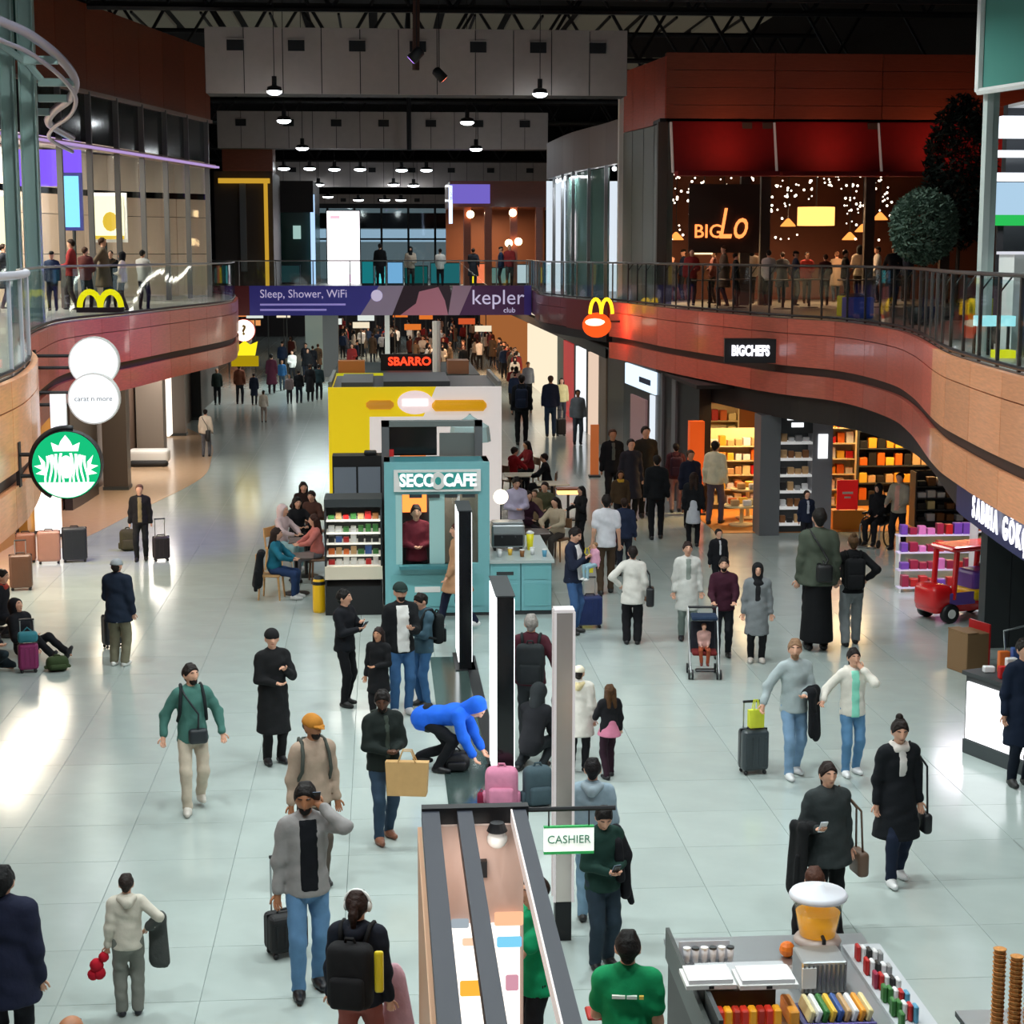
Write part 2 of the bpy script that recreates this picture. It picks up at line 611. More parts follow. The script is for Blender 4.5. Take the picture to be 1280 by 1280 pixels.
def person(pos, h, face, label, top='#222222', legs='#222222', shoes='#222222', hair='short', hair_color='#1c1512', skin='light',
           larm='down', rarm='down', stride=0.0, lean=0.0, head=(0, 0), coat=None, sleeve='long', sit=None, girth=1.0, st=0.024,
           inner=None, hood=None, loose=0.015, skirt=None, group=None, z0=0.0, hat_color=None, beard=False, name='person', collar=None,
           feet_gap=0.095, puffy=0.0, hip_drop=0.0, scarf=None, lean_side=0.0):
    S = h / 1.75
    fine = st < 0.03
    hipz = {None: 0.93, 'chair': 0.575, 'floor': 0.13, 'crouch': 0.34, 'bend': 0.84}[sit] - abs(stride) * 0.10 - hip_drop
    pel = Vector((0, 0, hipz + 0.03))
    RL = Matrix.Rotation(-math.radians(lean), 3, 'X') @ Matrix.Rotation(math.radians(lean_side), 3, 'Y')

    def T(x, y, z):     # torso space (standing heights) -> figure space
        return pel + RL @ Vector((x, y, z - 0.96))
    fwd = RL @ Vector((0, 1, 0))
    g = girth
    torso = [(T(0, 0, .95 if sit != 'chair' else 1.0), .150 * g, T(0, 0, 1.10), .135 * g, fwd, .74), (T(0, 0, 1.10), .135 * g, T(0, 0, 1.31), .158 * g, fwd, .70),
             (T(0, 0, 1.31), .150 * g, T(0, -.01, 1.42), .10, fwd, .75), (T(-.13, -.005, 1.425), .058, T(.13, -.005, 1.425), .058)]
    HR = RL @ Matrix.Rotation(math.radians(head[0]), 3, 'Z') @ Matrix.Rotation(-math.radians(head[1]), 3, 'X')
    nb = T(0, .0, 1.53)

    def H(x, y, z):
        return nb + HR @ Vector((x, y, z - 1.53))
    hx, hy = HR @ Vector((1, 0, 0)), HR @ Vector((0, 1, 0))
    headp = [(T(0, -.012, 1.42), .058, H(0, .0, 1.56), .050), (H(0, -.022, 1.655), .086, H(0, .022, 1.645), .082, hx, .93),
             (H(0, .02, 1.61), .066, H(0, .05, 1.568), .042, hx, .95)]
    if fine:
        headp += [(H(0, .098, 1.645), .010, H(0, .113, 1.615), .016), (H(-.076, -.005, 1.64), .016, H(-.076, -.012, 1.605), .013),
                  (H(.076, -.005, 1.64), .016, H(.076, -.012, 1.605), .013)]
    # legs
    LG = []
    for s in (-1, 1):
        hp = Vector((s * .088, 0, hipz))
        if sit == 'chair':
            an = Vector((s * .10, .42, .085))
        elif sit == 'floor':
            an = Vector((s * .16, .74, .10))
        elif sit == 'crouch':
            an = Vector((s * .13, .10 * s, .085))
        else:
            an = Vector((s * feet_gap, s * stride, .085 + (0.05 if s * stride < -0.12 else 0)))
        kn, an = ik(hp, an, .435, .425, (s * .12, 1, .5 if sit else 0))
        LG.append((s, hp, kn, an))
    # arms
    AR = []
    for s, nm in ((-1, larm), (1, rarm)):
        p = ARM[nm]
        sh = T(s * .168, -.005, 1.405)
        base = RL if nm not in ('low',) else Matrix.Identity(3)
        hd = sh + base @ Vector((s * p[0], p[1], p[2]))
        el, wr = ik(sh, hd, .285, .255, base @ Vector((s * p[3], p[4], p[5])))
        fd = (wr - el).normalized()
        AR.append((s, sh, el, wr, fd))
    body = list(headp)
    body += [(a, ra * .92, b, rb * .92, *r) for a, ra, b, rb, *r in torso]
    extra = []
    for s, sh, el, wr, fd in AR:
        body += [(sh, .046 * g, el, .037, ), (el, .036, wr, .026)]
        n = fd.cross(Vector((s, 0.2, 0.1)))
        n = n.normalized() if n.length > 1e-4 else Vector((0, 1, 0))
        side = fd.cross(n).normalized()
        body += [(wr, .026, wr + fd * .075, .036, n, .5)]
        if fine:
            mb = MB()
            for q, (off, ln) in enumerate(((-.027, .062), (-.009, .074), (.009, .070), (.027, .054))):
                a = wr + fd * .07 + side * off
                cr = n * (1 if n.dot(Vector((-s, 0, 0))) > 0 else -1)
                mb.tube([a, a + fd * ln * .5 + cr * .012, a + fd * ln * .85 + cr * .036], [.0095, .0085, .0065], 6)
            a = wr + fd * .025 + side * (-.03)
            mb.tube([a, a + fd * .03 - side * .022, a + fd * .062 - side * .028], [.012, .010, .008], 6)
            extra.append((mb.v, mb.f, 0))
    for s, hp, kn, an in LG:
        body += [(hp, .080 * g, kn, .048), (kn, .048, an, .030), (an, .028, an + Vector((0, .09, -.05)), .018)]
    mats = [mat('skin_' + skin, SKIN[skin], rough=0.5, noise=0.06, nscale=12, spec=0.4)]
    if fine:
        for sx in (-1, 1):
            mb = MB().sphere(H(sx * .032, .083, 1.652), .0115, 8)
            extra.append((mb.v, mb.f, 1))
            mb = MB().tube([H(sx * .016, .100, 1.674), H(sx * .033, .098, 1.680), H(sx * .05, .086, 1.675)], .005, 5)
            extra.append((mb.v, mb.f, 1))
        mb = MB().tube([H(-.022, .084, 1.578), H(0, .093, 1.578), H(.022, .084, 1.578)], [.004, .008, .004], 6)
        extra.append((mb.v, mb.f, 2))
        mats += [mat('eye_dark', '#1d1411', rough=0.3), mat('lips', '#9c5a4e', rough=0.5)]
    c = H(0, 0.01, 1.64)
    fineb = [(c[i] - .13, c[i] + .13, st * .55) for i in range(3)] if fine else None
    V, Q = blend(body, st, .03, fineb)
    root = link(name, np_mesh(name, V, Q, mats, S, extra), None, label, 'person', group, None, (pos[0], pos[1], z0), math.radians(face) + PI)

    def garment(nm, prims, color, k=.03, cuts=(), step=None, fine=None, m=None, fold=0.0, under=None, bite=()):
        V, Q = blend(prims, step or st, k, fine, cuts, fold if st < .04 else 0.0, bite)
        if len(V) == 0:
            return None
        return link(nm, np_mesh(nm, V, Q, [m or cloth(color)], S), under or root)
    # trousers
    pm = loose
    tr = [(pel + Vector((0, 0, .05)), .130 * g + pm * .5, pel - Vector((0, 0, .04 if sit != 'chair' else -.03)), .142 * g + pm * .5, Vector((0, 1, 0)), .74)]
    for s, hp, kn, an in LG:
        tr += [(hp, .074 * g + pm, kn, .056 + pm), (kn, .056 + pm, an + Vector((0, -.005, .0)), .042 + pm)]
    if legs:
        garment('trousers', tr, legs, .025, cuts=[((0, 0, .05), (0, 0, -1))], fold=.005)
    if skirt:
        color, hem = skirt
        sp = abs(stride)
        garment('skirt', [(pel + Vector((0, 0, .08)), .15 * g, Vector((0, 0, hem)), .21 * g + sp * .4, Vector((1, 0, 0)), .85)], color, cuts=[((0, 0, hem), (0, 0, -1))])
    # shoes
    for s, hp, kn, an in LG:
        t = Vector((s * .12, 1, 0)).normalized()
        if sit == 'floor':
            t = Vector((s * .2, .45, .87)).normalized()
        b = an + Vector((0, 0, -.045))
        pr = [(b - t * .045, .045, b + t * .05, .042), (b + t * .05, .042, b + t * .145, .034), (b + Vector((0, 0, .055)), .046, b + t * .03, .046)]
        garment('shoe', pr, shoes, .03, cuts=[((0, 0, b.z - .038), (0, 0, -1))] if sit != 'floor' else (), step=min(st, .018) if fine else st,
                m=mat('shoe_' + shoes.lstrip('#'), shoes, rough=0.45))
    # upper garment
    up_ = .020 + puffy
    tp = [(a, ra + up_, b, rb + up_, *r) for a, ra, b, rb, *r in torso]
    tp[0] = (T(0, 0, 1.03 if sit == 'chair' else .97 if sit and sit != 'bend' and coat is None else .93 if sit else .88), .162 * g + up_ + (.008 if sit == 'bend' else 0), T(0, 0, 1.10), .139 * g + up_, fwd, .82)
    for s, sh, el, wr, fd in AR:
        if sleeve == 'long':
            tp += [(sh, .052 * g + up_ * .9, el, .044 + up_ * .9), (el, .043 + up_ * .9, el.lerp(wr, .90), .032 + up_ * .7)]
        elif sleeve == 'short':
            tp += [(sh, .054 * g + up_, sh.lerp(el, .66), .050 + up_)]
    cuts = []
    nm = 'jumper'
    if coat is not None:
        nm = 'coat'
        sp = abs(stride)
        hem = coat
        tp += [(T(0, 0, 1.0), .158 * g + up_, Vector((0, 0, hem)), .195 * g + up_ + sp * .35, Vector((0, 1, 0)), .88)]
        cuts = [((0, 0, hem), (0, 0, -1))]
    elif not sit:
        cuts = [(T(0, 0, .845), RL @ Vector((0, 0, -1)) if lean > 25 else Vector((0, 0, -1)))]
    ob = garment(nm, tp, top, .028, cuts, fold=.006)
    if sleeve != 'long' and nm == 'jumper' and ob:
        ob.name = 'shirt'
    if collar:
        garment('collar', [(T(-.05, -.04, 1.475), .03, T(.05, -.04, 1.475), .03), (T(-.065, 0, 1.47), .026, T(-.05, .05, 1.45), .022),
                           (T(.065, 0, 1.47), .026, T(.05, .05, 1.45), .022)], collar)
    if scarf:
        garment('scarf', [(T(-.07, .0, 1.48), .045, T(.07, .0, 1.48), .045, ), (T(-.05, .06, 1.46), .045, T(.05, .06, 1.45), .045), (T(-.05, -.06, 1.48), .04, T(.05, -.06, 1.48), .04)], scarf)
    if inner:
        ic, w, zb = inner
        ip = [(a, ra + .006, b, rb + .006, *r) for a, ra, b, rb, *r in tp[:4]]
        sx = RL @ Vector((1, 0, 0))
        garment('shirt_front', ip, ic, .028, cuts=[(T(w, 0, 1), sx), (T(-w, 0, 1), -sx), (T(0, .02, 1), -fwd), (T(0, 0, zb), RL @ Vector((0, 0, -1))),
                                                  (T(0, 0, 1.475), RL @ Vector((0, 0, 1)))], step=min(st, .02), under=ob, fold=.006)
    if hood:
        garment('hood', [(T(-.08, -.06, 1.475), .042, T(0, -.12, 1.44), .062), (T(.08, -.06, 1.475), .042, T(0, -.12, 1.44), .062),
                         (T(-.08, -.05, 1.48), .035, T(-.06, .05, 1.45), .028), (T(.08, -.05, 1.48), .035, T(.06, .05, 1.45), .028)], hood)
    # hair and headwear
    def HN(x, y, z):
        return HR @ Vector((x, y, z))
    scalp = [(H(0, -.026, 1.662), .095, H(0, .020, 1.655), .090, hx, .96)]
    faceplane = (H(0, .045, 1.672), HN(0, .8, -.6))
    hs = min(st, .016) if fine else st
    if hair in ('short', 'long', 'bun', 'pony'):
        pr = list(scalp)
        if fine:
            pr += [(H(-.03, .02, 1.735), .028, H(.035, .03, 1.732), .026), (H(-.03, -.04, 1.74), .028, H(.03, -.03, 1.742), .028)]
        hob = garment('hair', pr + [(H(0, -.05, 1.63), .078, H(0, -.055, 1.59), .055, hx, .95)], hair_color, .02, cuts=[(H(0, .012, 1.602), HN(0, .75, -.66))], step=hs, fold=.003, bite=[(H(0, .150, 1.600), .122)],
                m=mat('hair_' + hair_color.lstrip('#'), hair_color, rough=0.62, noise=0.25, nscale=30, bump=0.8, spec=0.25))
        hm = MATS['hair_' + hair_color.lstrip('#')]
        if hair == 'long':
            garment('hair_length', [(H(-.05, -.055, 1.65), .055, T(-.06, -.10, 1.36), .040), (H(.05, -.055, 1.65), .055, T(.06, -.10, 1.36), .040),
                                    (H(-.078, .0, 1.64), .028, T(-.09, .0, 1.44), .026), (H(.078, .0, 1.64), .028, T(.09, .0, 1.44), .026)], hair_color, .05, step=hs, m=hm, under=hob)
        if hair == 'bun':
            garment('hair_bun', [(H(0, -.06, 1.75), .042, H(0, -.065, 1.765), .04)], hair_color, step=hs, m=hm, under=hob)
        if hair == 'pony':
            garment('ponytail', [(H(0, -.10, 1.68), .035, H(0, -.14, 1.60), .035), (H(0, -.14, 1.60), .035, H(0, -.13, 1.48), .018)], hair_color, step=hs, m=hm, under=hob)
    elif hair in ('beanie', 'cap'):
        hc = hat_color or '#151515'
        pr = [(H(0, -.024, 1.668), .102, H(0, .016, 1.665), .098, hx, .96)]
        hob = garment('hat', pr, hc, .02, cuts=[(H(0, 0, 1.655), HN(0, -.12, -.99))], step=hs)
        garment('hair', [(H(0, -.05, 1.63), .078, H(0, -.04, 1.60), .06, hx, .95)], hair_color, .02, cuts=[(H(0, -.005, 1.6), HN(0, 1, 0))], step=hs,
                m=mat('hair_' + hair_color.lstrip('#'), hair_color, rough=0.62, noise=0.25, nscale=30, bump=0.8, spec=0.25))
        if hair == 'cap':
            garment('hat_brim', [(H(-.03, .09, 1.672), .05, H(.03, .09, 1.672), .05, HN(0, 0, 1), .22), (H(0, .10, 1.672), .05, H(0, .135, 1.660), .045, HN(0, 0, 1), .22)], hc, .02, step=hs, under=hob)
    elif hair == 'hijab':
        hc = hat_color or '#1a1a1c'
        garment('headscarf', [(H(0, -.028, 1.662), .104, H(0, .010, 1.655), .098, hx, .95), (H(0, -.02, 1.60), .095, T(0, -.01, 1.47), .085),
                              (T(0, 0, 1.47), .09, T(0, .02, 1.40), .125, fwd, .8)], hc, .04, cuts=[], step=hs)
        # the face opening: the scarf is rebuilt thinner in front by pushing the face out
        V, Q = blend([(H(0, .055, 1.645), .066, H(0, .062, 1.60), .054, hx, .9), (H(0, .112, 1.64), .010, H(0, .124, 1.615), .014)], hs, .02)
        fm = []
        if fine:
            for sx in (-1, 1):
                mb = MB().sphere(H(sx * .030, .107, 1.655), .011, 8)
                fm.append((mb.v, mb.f, 1))
            mb = MB().tube([H(-.02, .105, 1.583), H(0, .114, 1.583), H(.02, .105, 1.583)], [.004, .007, .004], 6)
            fm.append((mb.v, mb.f, 2))
        link('face', np_mesh('face', V, Q, mats, S, fm), root)
    elif hair == 'hoodup':
        hc = hat_color or top
        garment('hood', [(H(0, -.035, 1.665), .112, H(0, .0, 1.655), .106), (H(0, -.05, 1.60), .10, T(0, -.04, 1.47), .095)], hc, .04,
                cuts=[(H(0, .055, 1.64), HN(0, .95, -.2))], step=hs)
    elif hair == 'bald':
        pass
    if beard:
        garment('beard', [(H(0, .03, 1.60), .070, H(0, .055, 1.562), .048, hx, .96)], hair_color, .02, cuts=[(H(0, .06, 1.588), HN(0, -.25, .97)), (H(0, .02, 1.6), HN(0, -1, 0))],
                step=hs, m=mat('hair_' + hair_color.lstrip('#'), hair_color, rough=0.62, noise=0.25, nscale=30, bump=0.8, spec=0.25))
    root['_S'] = S
    root['_lean'] = lean
    INFO[root.name] = dict(S=S, T=T, AR=AR, root=root, LG=LG, H=H, RL=RL)
    del root['_S'], root['_lean']
    return root


INFO = {}


def wpos(o, p):
    """a point of figure space in the world"""
    i = INFO[o.name]
    return o.matrix_basis @ (Vector(p) * i['S'])


def hand(o, s):
    for a in INFO[o.name]['AR']:
        if a[0] == s:
            return wpos(o, a[3] + a[4] * .07)


def at_foot(px, py, head_y):
    """floor point under a pixel and the height of what stands there up to a photo row"""
    p = gp(px, py)
    q = atY(px, head_y, p.y)
    return (p.x, p.y), q.z


def at_head(px, py, h):
    p = gp(px, py, h)
    return (p.x, p.y), h
# ------------------------------------------------------------------ shared materials
M_TILE = mat('stone_tile', '#b0bcb8', rough=0.15, noise=0.05, nscale=2.2, rand=0.035, spec=0.6)
M_GROUT = mat('grout', '#8f938d', rough=0.8)
M_REFLECTION = mat('reflection_dark', '#3d4d4a', rough=0.14, noise=0.08, nscale=3, spec=0.6)
M_WOOD = wood('cladding_wood', '#cc6452')
M_WOOD_TAN = wood('cladding_wood_tan', '#e0986c')
M_WOOD_DARK = wood('cladding_wood_dark', '#8e4a30')
M_BLACK = mat('black_matt', '#131418', rough=0.5)
M_BLACKG = mat('black_gloss', '#0c0d10', rough=0.12)
M_GROOVE = mat('groove_dark', '#3a2824', rough=0.6)
M_WHITE = mat('white_paint', '#e9e9e6', rough=0.5)
M_STEEL = mat('brushed_steel', '#b4b8ba', rough=0.32, metal=0.9)
M_RAIL = mat('rail_metal', '#8a8d90', rough=0.3, metal=0.8)
M_TEALSTEEL = mat('teal_painted_steel', '#b4d0cb', rough=0.4)
M_GIRDER = mat('girder_panel', '#b5aba6', rough=0.55, noise=0.05, nscale=4, rand=0.05)
M_ROOF = mat('roof_dark', '#0d0e11', rough=0.8)
M_TRUSS = mat('truss_dark', '#1b1c20', rough=0.6)
M_GLASS = glass('clear_glass', (0.90, 0.95, 0.94), 0.06)
M_GLASSD = glass('smoked_glass', (0.55, 0.62, 0.60), 0.10)
M_GREY = mat('grey_panel', '#6c6f72', rough=0.5)
M_DGREY = mat('dark_grey_panel', '#33383a', rough=0.5)
M_BEIGE = mat('beige_panel', '#c9ab92', rough=0.6)
M_LAMP = glow('lamp_white', '#f4fbff', 40.0)
M_LAMPF = glow('lamp_white_soft', '#f4fbff', 9.0)
M_WARMLAMP = glow('lamp_warm', '#ffd9a0', 8.0)

F2 = 4.95
RIGHT_PTS = [(6.0, 74), (5.75, 66), (5.4, 60.5), (5.75, 56.5), (6.3, 52.8), (6.9, 50), (7.4, 44.7), (8.45, 38.4), (9.36, 35.6), (9.40, 32.2), (8.94, 29.2), (7.95, 24.8), (7.6, 22.8),
             (7.19, 19.3), (6.95, 15), (6.9, 9)]
LEFT_PTS = [(-4.3, 9), (-4.0, 14), (-4.0, 18.9), (-4.15, 21.2), (-4.6, 24.1), (-5.5, 28), (-6.1, 32.6), (-6.3, 36.5), (-5.65, 40.3), (-5.17, 43.6),
            (-4.25, 50), (-4.4, 55), (-4.75, 59), (-5.6, 63), (-6.6, 67), (-6.8, 74)]
RIGHT_CEIL = [(7.0, 74), (7.0, 56)] + RIGHT_PTS[5:]
CR = spline(RIGHT_PTS)            # runs towards the camera: its left-hand side is the shop side
CL = spline(LEFT_PTS)             # runs away from the camera: its left-hand side is the shop side
# both curves have the shops on their left-hand side

# ------------------------------------------------------------------ floor: single tiles near, the rest joined
TS = 1.2
floor = mbox(-16, 22, 6, 150, -0.12, -0.012).build('floor', M_GROUT, kind='structure', label='pale stone tile floor of the concourse')
tile_mesh = MB().add([(0.004, 0.004, 0), (TS - 0.004, 0.004, 0), (TS - 0.004, TS - 0.004, 0), (0.004, TS - 0.004, 0),
                      (0, 0, -0.012), (TS, 0, -0.012), (TS, TS, -0.012), (0, TS, -0.012)],
                     [(0, 1, 2, 3), (0, 4, 5, 1), (1, 5, 6, 2), (2, 6, 7, 3), (3, 7, 4, 0)]).mesh('tile', M_TILE)
far_tiles = MB()
ntile = 0
for j in range(int(141 / TS)):
    for i in range(int(38 / TS)):
        x, y = -16 + i * TS, 9.6 + j * TS
        seen = -0.24 * y - 1.6 < x < 0.375 * y + 0.4
        if not seen and y < 60:
            if not (-0.5 * y - 4 < x < 0.6 * y + 4):
                continue
        if seen and ntile < 300 and y > 11:
            o = link('tile', tile_mesh, floor)
            o.location = (x, y, 0)
            ntile += 1
        else:
            far_tiles.add([(x + .004, y + .004, 0), (x + TS - .004, y + .004, 0), (x + TS - .004, y + TS - .004, 0), (x + .004, y + TS - .004, 0)], [(0, 1, 2, 3)])
far_tiles.build('tile_field', M_TILE, floor, kind='stuff')
mbox(0.72, 1.42, 19.4, 27.2, 0.0005, 0.006).build('floor_reflection', M_REFLECTION, floor)  # dark slab stands for a glass partition's reflection in the floor
mbox(1.27, 1.43, 19.4, 27.2, 0.006, 0.02).build('kerb_strip', M_BLACK, floor)

# ------------------------------------------------------------------ balconies
def cut_panels(curve, n_per, rows, base, m, parent, d_out, d_in, gap=0.008, name='panel'):
    out = offset(curve, d_out)
    inn = offset(curve, d_in)
    i = 0
    while i < len(curve) - 1:
        j = min(i + n_per, len(curve) - 1)
        for z0, z1 in rows:
            strip(MB(), out[i:j + 1], inn[i:j + 1], z0, z1, gap).build(name, M_WOOD_TAN if curve[i].y < 25.5 else m, parent)
        i = j


def slab(curve, far_x, z0, z1, name, m, label):
    vs = []
    for z in (z0, z1):
        for p in curve:
            vs += [(p.x, p.y, z), (far_x, p.y, z)]
    n = len(curve)
    fs = []
    for i in range(n - 1):
        fs.append((2 * i, 2 * i + 1, 2 * i + 3, 2 * i + 2))
        fs.append((2 * n + 2 * i, 2 * n + 2 * i + 2, 2 * n + 2 * i + 3, 2 * n + 2 * i + 1))
        fs.append((2 * i, 2 * i + 2, 2 * n + 2 * i + 2, 2 * n + 2 * i))
    return MB().add(vs, fs).build(name, m, kind='structure', label=label)


M_UPFLOOR = mat('upper_floor_stone', '#8f8a84', rough=0.3, noise=0.05)
M_SOFFIT = mat('soffit_black', '#17191c', rough=0.4)
fl_r = slab(offset(CR, 0.12), 24, 4.70, F2, 'floor_upper_right', M_UPFLOOR, 'upper gallery floor slab beside the restaurant terrace')
fl_l = slab(offset(CL, 0.12), -20, 4.70, F2, 'floor_upper_left', M_UPFLOOR, 'upper gallery floor slab beside the glazed lounge')
ce_r = slab(offset(spline(RIGHT_CEIL), 0.30), 24, 3.26, 3.32, 'ceiling_lower_right', M_SOFFIT, 'dark soffit under the gallery above the shops with orange floor')
ce_l = slab(offset(CL, 0.30), -20, 3.26, 3.32, 'ceiling_lower_left', mat('soffit_left', '#5c4a46', rough=0.5), 'soffit under the gallery above the luggage shop')
ROWS = [(4.63, 4.93), (3.93, 4.615), (3.30, 3.76)]
CRn = [p for p in CR if p.y < 51.6]
CRf = [p for p in CR if p.y > 51.0]
M_WOOD_FAR = wood('cladding_dark_red', '#6e2a28')
fa_r = strip(MB(), offset(CRn, 0.10), offset(CRn, 0.16), 3.3, 4.93).build('wall_fascia_right', M_GROOVE, kind='structure', label='curved wood-clad gallery fascia carrying the white lit restaurant name')
cut_panels(CRn, 5, ROWS, 0, M_WOOD, fa_r, 0.0, 0.09)
strip(MB(), offset(CRf, 0.10), offset(CRf, 0.16), 4.0, 4.93).build('backing', M_GROOVE, fa_r)
cut_panels(CRf, 5, [(4.63, 4.93), (4.05, 4.615)], 0, M_WOOD_FAR, fa_r, 0.0, 0.09)
CRs = [p for p in CRn if p.y < 46.5]
strip(MB(), offset(CRs, 0.34), offset(CRs, 0.44), 2.72, 3.30).build('soffit_band', M_BLACK, fa_r)
fa_l = strip(MB(), offset(CL, 0.10), offset(CL, 0.16), 3.3, 4.93).build('wall_fascia_left', M_GROOVE, kind='structure', label='curved wood-clad gallery fascia with round projecting shop signs')
cut_panels(CL, 5, ROWS, 0, M_WOOD, fa_l, 0.0, 0.09)


def balustrade(curve, per, label, posts, rail_r, rail_m, brackets=False, zr=6.06):
    t = thing('balustrade', label, 'railing', (0, 0, 0))
    c = offset(curve, 0.10)
    a, b = offset(curve, 0.092), offset(curve, 0.108)
    i = 0
    while i < len(c) - 1:
        j = min(i + per, len(c) - 1)
        strip(MB(), a[i:j + 1], b[i:j + 1], F2 + 0.02, zr - 0.06, 0.012).build('glass_pane', M_GLASS, t)
        p = c[i]
        if posts:
            mbox(p.x - .02, p.x + .02, p.y - .02, p.y + .02, F2, zr).build('post', rail_m, t)
            if brackets:
                q = offset(curve, 0.26)[i]
                MB().tube([(p.x, p.y, zr - .22), (q.x, q.y, zr + .0)], .012, 6).build('bracket', rail_m, t)
        i = j
    MB().tube([(p.x, p.y, zr) for p in c], rail_r, 8).build('handrail', rail_m, t, smooth=True)
    MB().tube([(p.x, p.y, F2 + 0.05) for p in c], 0.03, 6).build('base_rail', mat('dark_rail', '#26282a', rough=0.4, metal=0.6), t)
    return t


i_r = min(range(len(CR)), key=lambda i: (CR[i] - Vector((6.9, 50, 0))).length)
i_l = min(range(len(CL)), key=lambda i: (CL[i] - Vector((-4.7, 24.6, 0))).length)
balustrade(CR[i_r:], 3, 'glass balustrade with dark posts and slanted brackets along the restaurant terrace', True, 0.028, mat('bronze_rail', '#55504e', rough=0.35, metal=0.7), True)
balustrade(CR[:i_r + 1], 5, 'glass balustrade on the gallery above the hamburger sign', True, 0.026, M_RAIL)
balustrade(CL[:i_l + 1], 4, 'glass balustrade with thick white handrail above the green round coffee sign', True, 0.05, mat('white_rail', '#cfcfda', rough=0.3, metal=0.3))
balustrade(CL[i_l:], 5, 'frameless glass balustrade in front of the glazed lounge', False, 0.025, M_RAIL)

# ------------------------------------------------------------------ ceiling: girders, roof, trusses
mbox(-22, 26, 4, 152, 17.0, 17.3).build('ceiling', M_ROOF, kind='structure', label='black roof above the steel trusses')


def girder(Y, x0, x1, zb, zt, label, slots):
    t = mbox(x0, x1, Y + 0.03, Y + 1.2, zb + 0.02, zt - 0.02).build('beam', M_TRUSS, kind='structure', label=label)
    n = int(round((x1 - x0) / 0.95))
    for k in range(n):
        a, b = x0 + (x1 - x0) * k / n, x0 + (x1 - x0) * (k + 1) / n
        # the panels lean outwards a little at the top
        MB().add([(a + .012, Y, zb), (b - .012, Y, zb), (b - .012, Y - .05, zt), (a + .012, Y - .05, zt), (a + .012, Y + .05, zb), (b - .012, Y + .05, zb), (b - .012, Y + .05, zt), (a + .012, Y + .05, zt)],
                 [(0, 1, 2, 3), (4, 7, 6, 5), (0, 4, 5, 1), (3, 2, 6, 7), (0, 3, 7, 4), (1, 5, 6, 2)]).build('panel', M_GIRDER, t)
    for k in range(slots):
        x = x0 + (x1 - x0) * (k + 0.5) / slots
        s = mbox(x - .21, x + .21, Y - .075, Y + .02, zt - .58, zt - .30).build('vent', M_BLACK, t)
        mbox(x - .23, x + .23, Y - .085, Y - .03, zt - .31, zt - .285).build('vent_lip', M_GIRDER, s)
    return t


def gz(py, Y):
    return atY(500, py, Y).z


girder(46.5, -4.4, 6.45, gz(118, 46.5), gz(36, 46.5), 'wide grey ceiling girder with black vents above the terrace corner', 7)
girder(72, -6.4, 6.8, gz(186, 72), gz(140, 72), 'grey ceiling girder beyond the widest one, two lamps under it', 7)
girder(105, -8.5, 10, gz(234, 105), gz(203, 105), 'grey ceiling girder above the bright advertising screen', 8)
girder(140, -10, 13, gz(263, 140), gz(243, 140), 'far thin grey ceiling girder above the window wall', 8)


def truss(Y, zb, zt, x0, x1, n, label):
    t = thing('roof_truss', label, 'truss', (0, Y, 0), kind='structure')
    MB().tube([(x0, 0, zb), (x1, 0, zb)], .09, 6).build('chord', M_TRUSS, t)
    MB().tube([(x0, 0, zt), (x1, 0, zt)], .10, 6).build('chord', M_TRUSS, t)
    for k in range(n):
        a, b = x0 + (x1 - x0) * k / n, x0 + (x1 - x0) * (k + 1) / n
        MB().tube([(a, 0, zb), ((a + b) / 2, 0, zt)], .055, 6).build('web', M_TRUSS, t)
        MB().tube([((a + b) / 2, 0, zt), (b, 0, zb)], .055, 6).build('web', M_TRUSS, t)
    return t


for k, Y in enumerate((44, 48, 58, 66, 73.5, 88, 107, 124)):
    truss(Y, 12.5 + 0.2 * (k % 2), 15.2, -14, 18, 10, 'dark steel roof truss, number %s along the hall' % ['one', 'two', 'three', 'four', 'five', 'six', 'seven', 'eight'][k])
# pale roof lights seen between the trusses
for nm, bb, lb in (('wall_upper_side_a', (-21, -20.5, 4, 152, 0, 17), 'dark outer wall behind the glazed lounge'), ('wall_upper_side_b', (24.5, 25, 4, 152, 0, 17), 'dark outer wall behind the restaurant'),
                   ('wall_end', (-21, 25, 151, 151.5, 0, 17), 'dark end wall high above the window wall')):
    mbox(*bb).build(nm, M_ROOF, kind='structure', label=lb)
roof_light = mat('roof_light_panel', '#a59f8c', rough=0.7, emit=0.06)
for Y in (60, 80, 98):
    t = thing('roof_light', 'row of pale framed roof panels above the trusses near depth %d metres' % Y, 'roof light', (0, Y, 0), kind='structure')
    for x in range(-12, 16, 3):
        mbox(x, x + 2.6, 0, 6, 16.8, 16.95).build('panel', roof_light, t)
        mbox(x + 1.25, x + 1.35, 0, 6, 16.7, 16.8).build('bar', M_TRUSS, t)
# long cable tray and pendant pole hanging in the middle
MB().tube([(1.05, 45.6, 16.9), (0.95, 45.6, 10.9)], .09, 8).build('pipe', mat('rust_pipe', '#4a3029', rough=0.6), label='dark rust-coloured vertical pipe in front of the widest girder', cat='pipe')
MB().tube([(1.2, 71.5, 16.9), (1.2, 71.5, 10.4)], .09, 8).build('pipe', M_TRUSS, label='black vertical pipe in front of the second girder', cat='pipe')

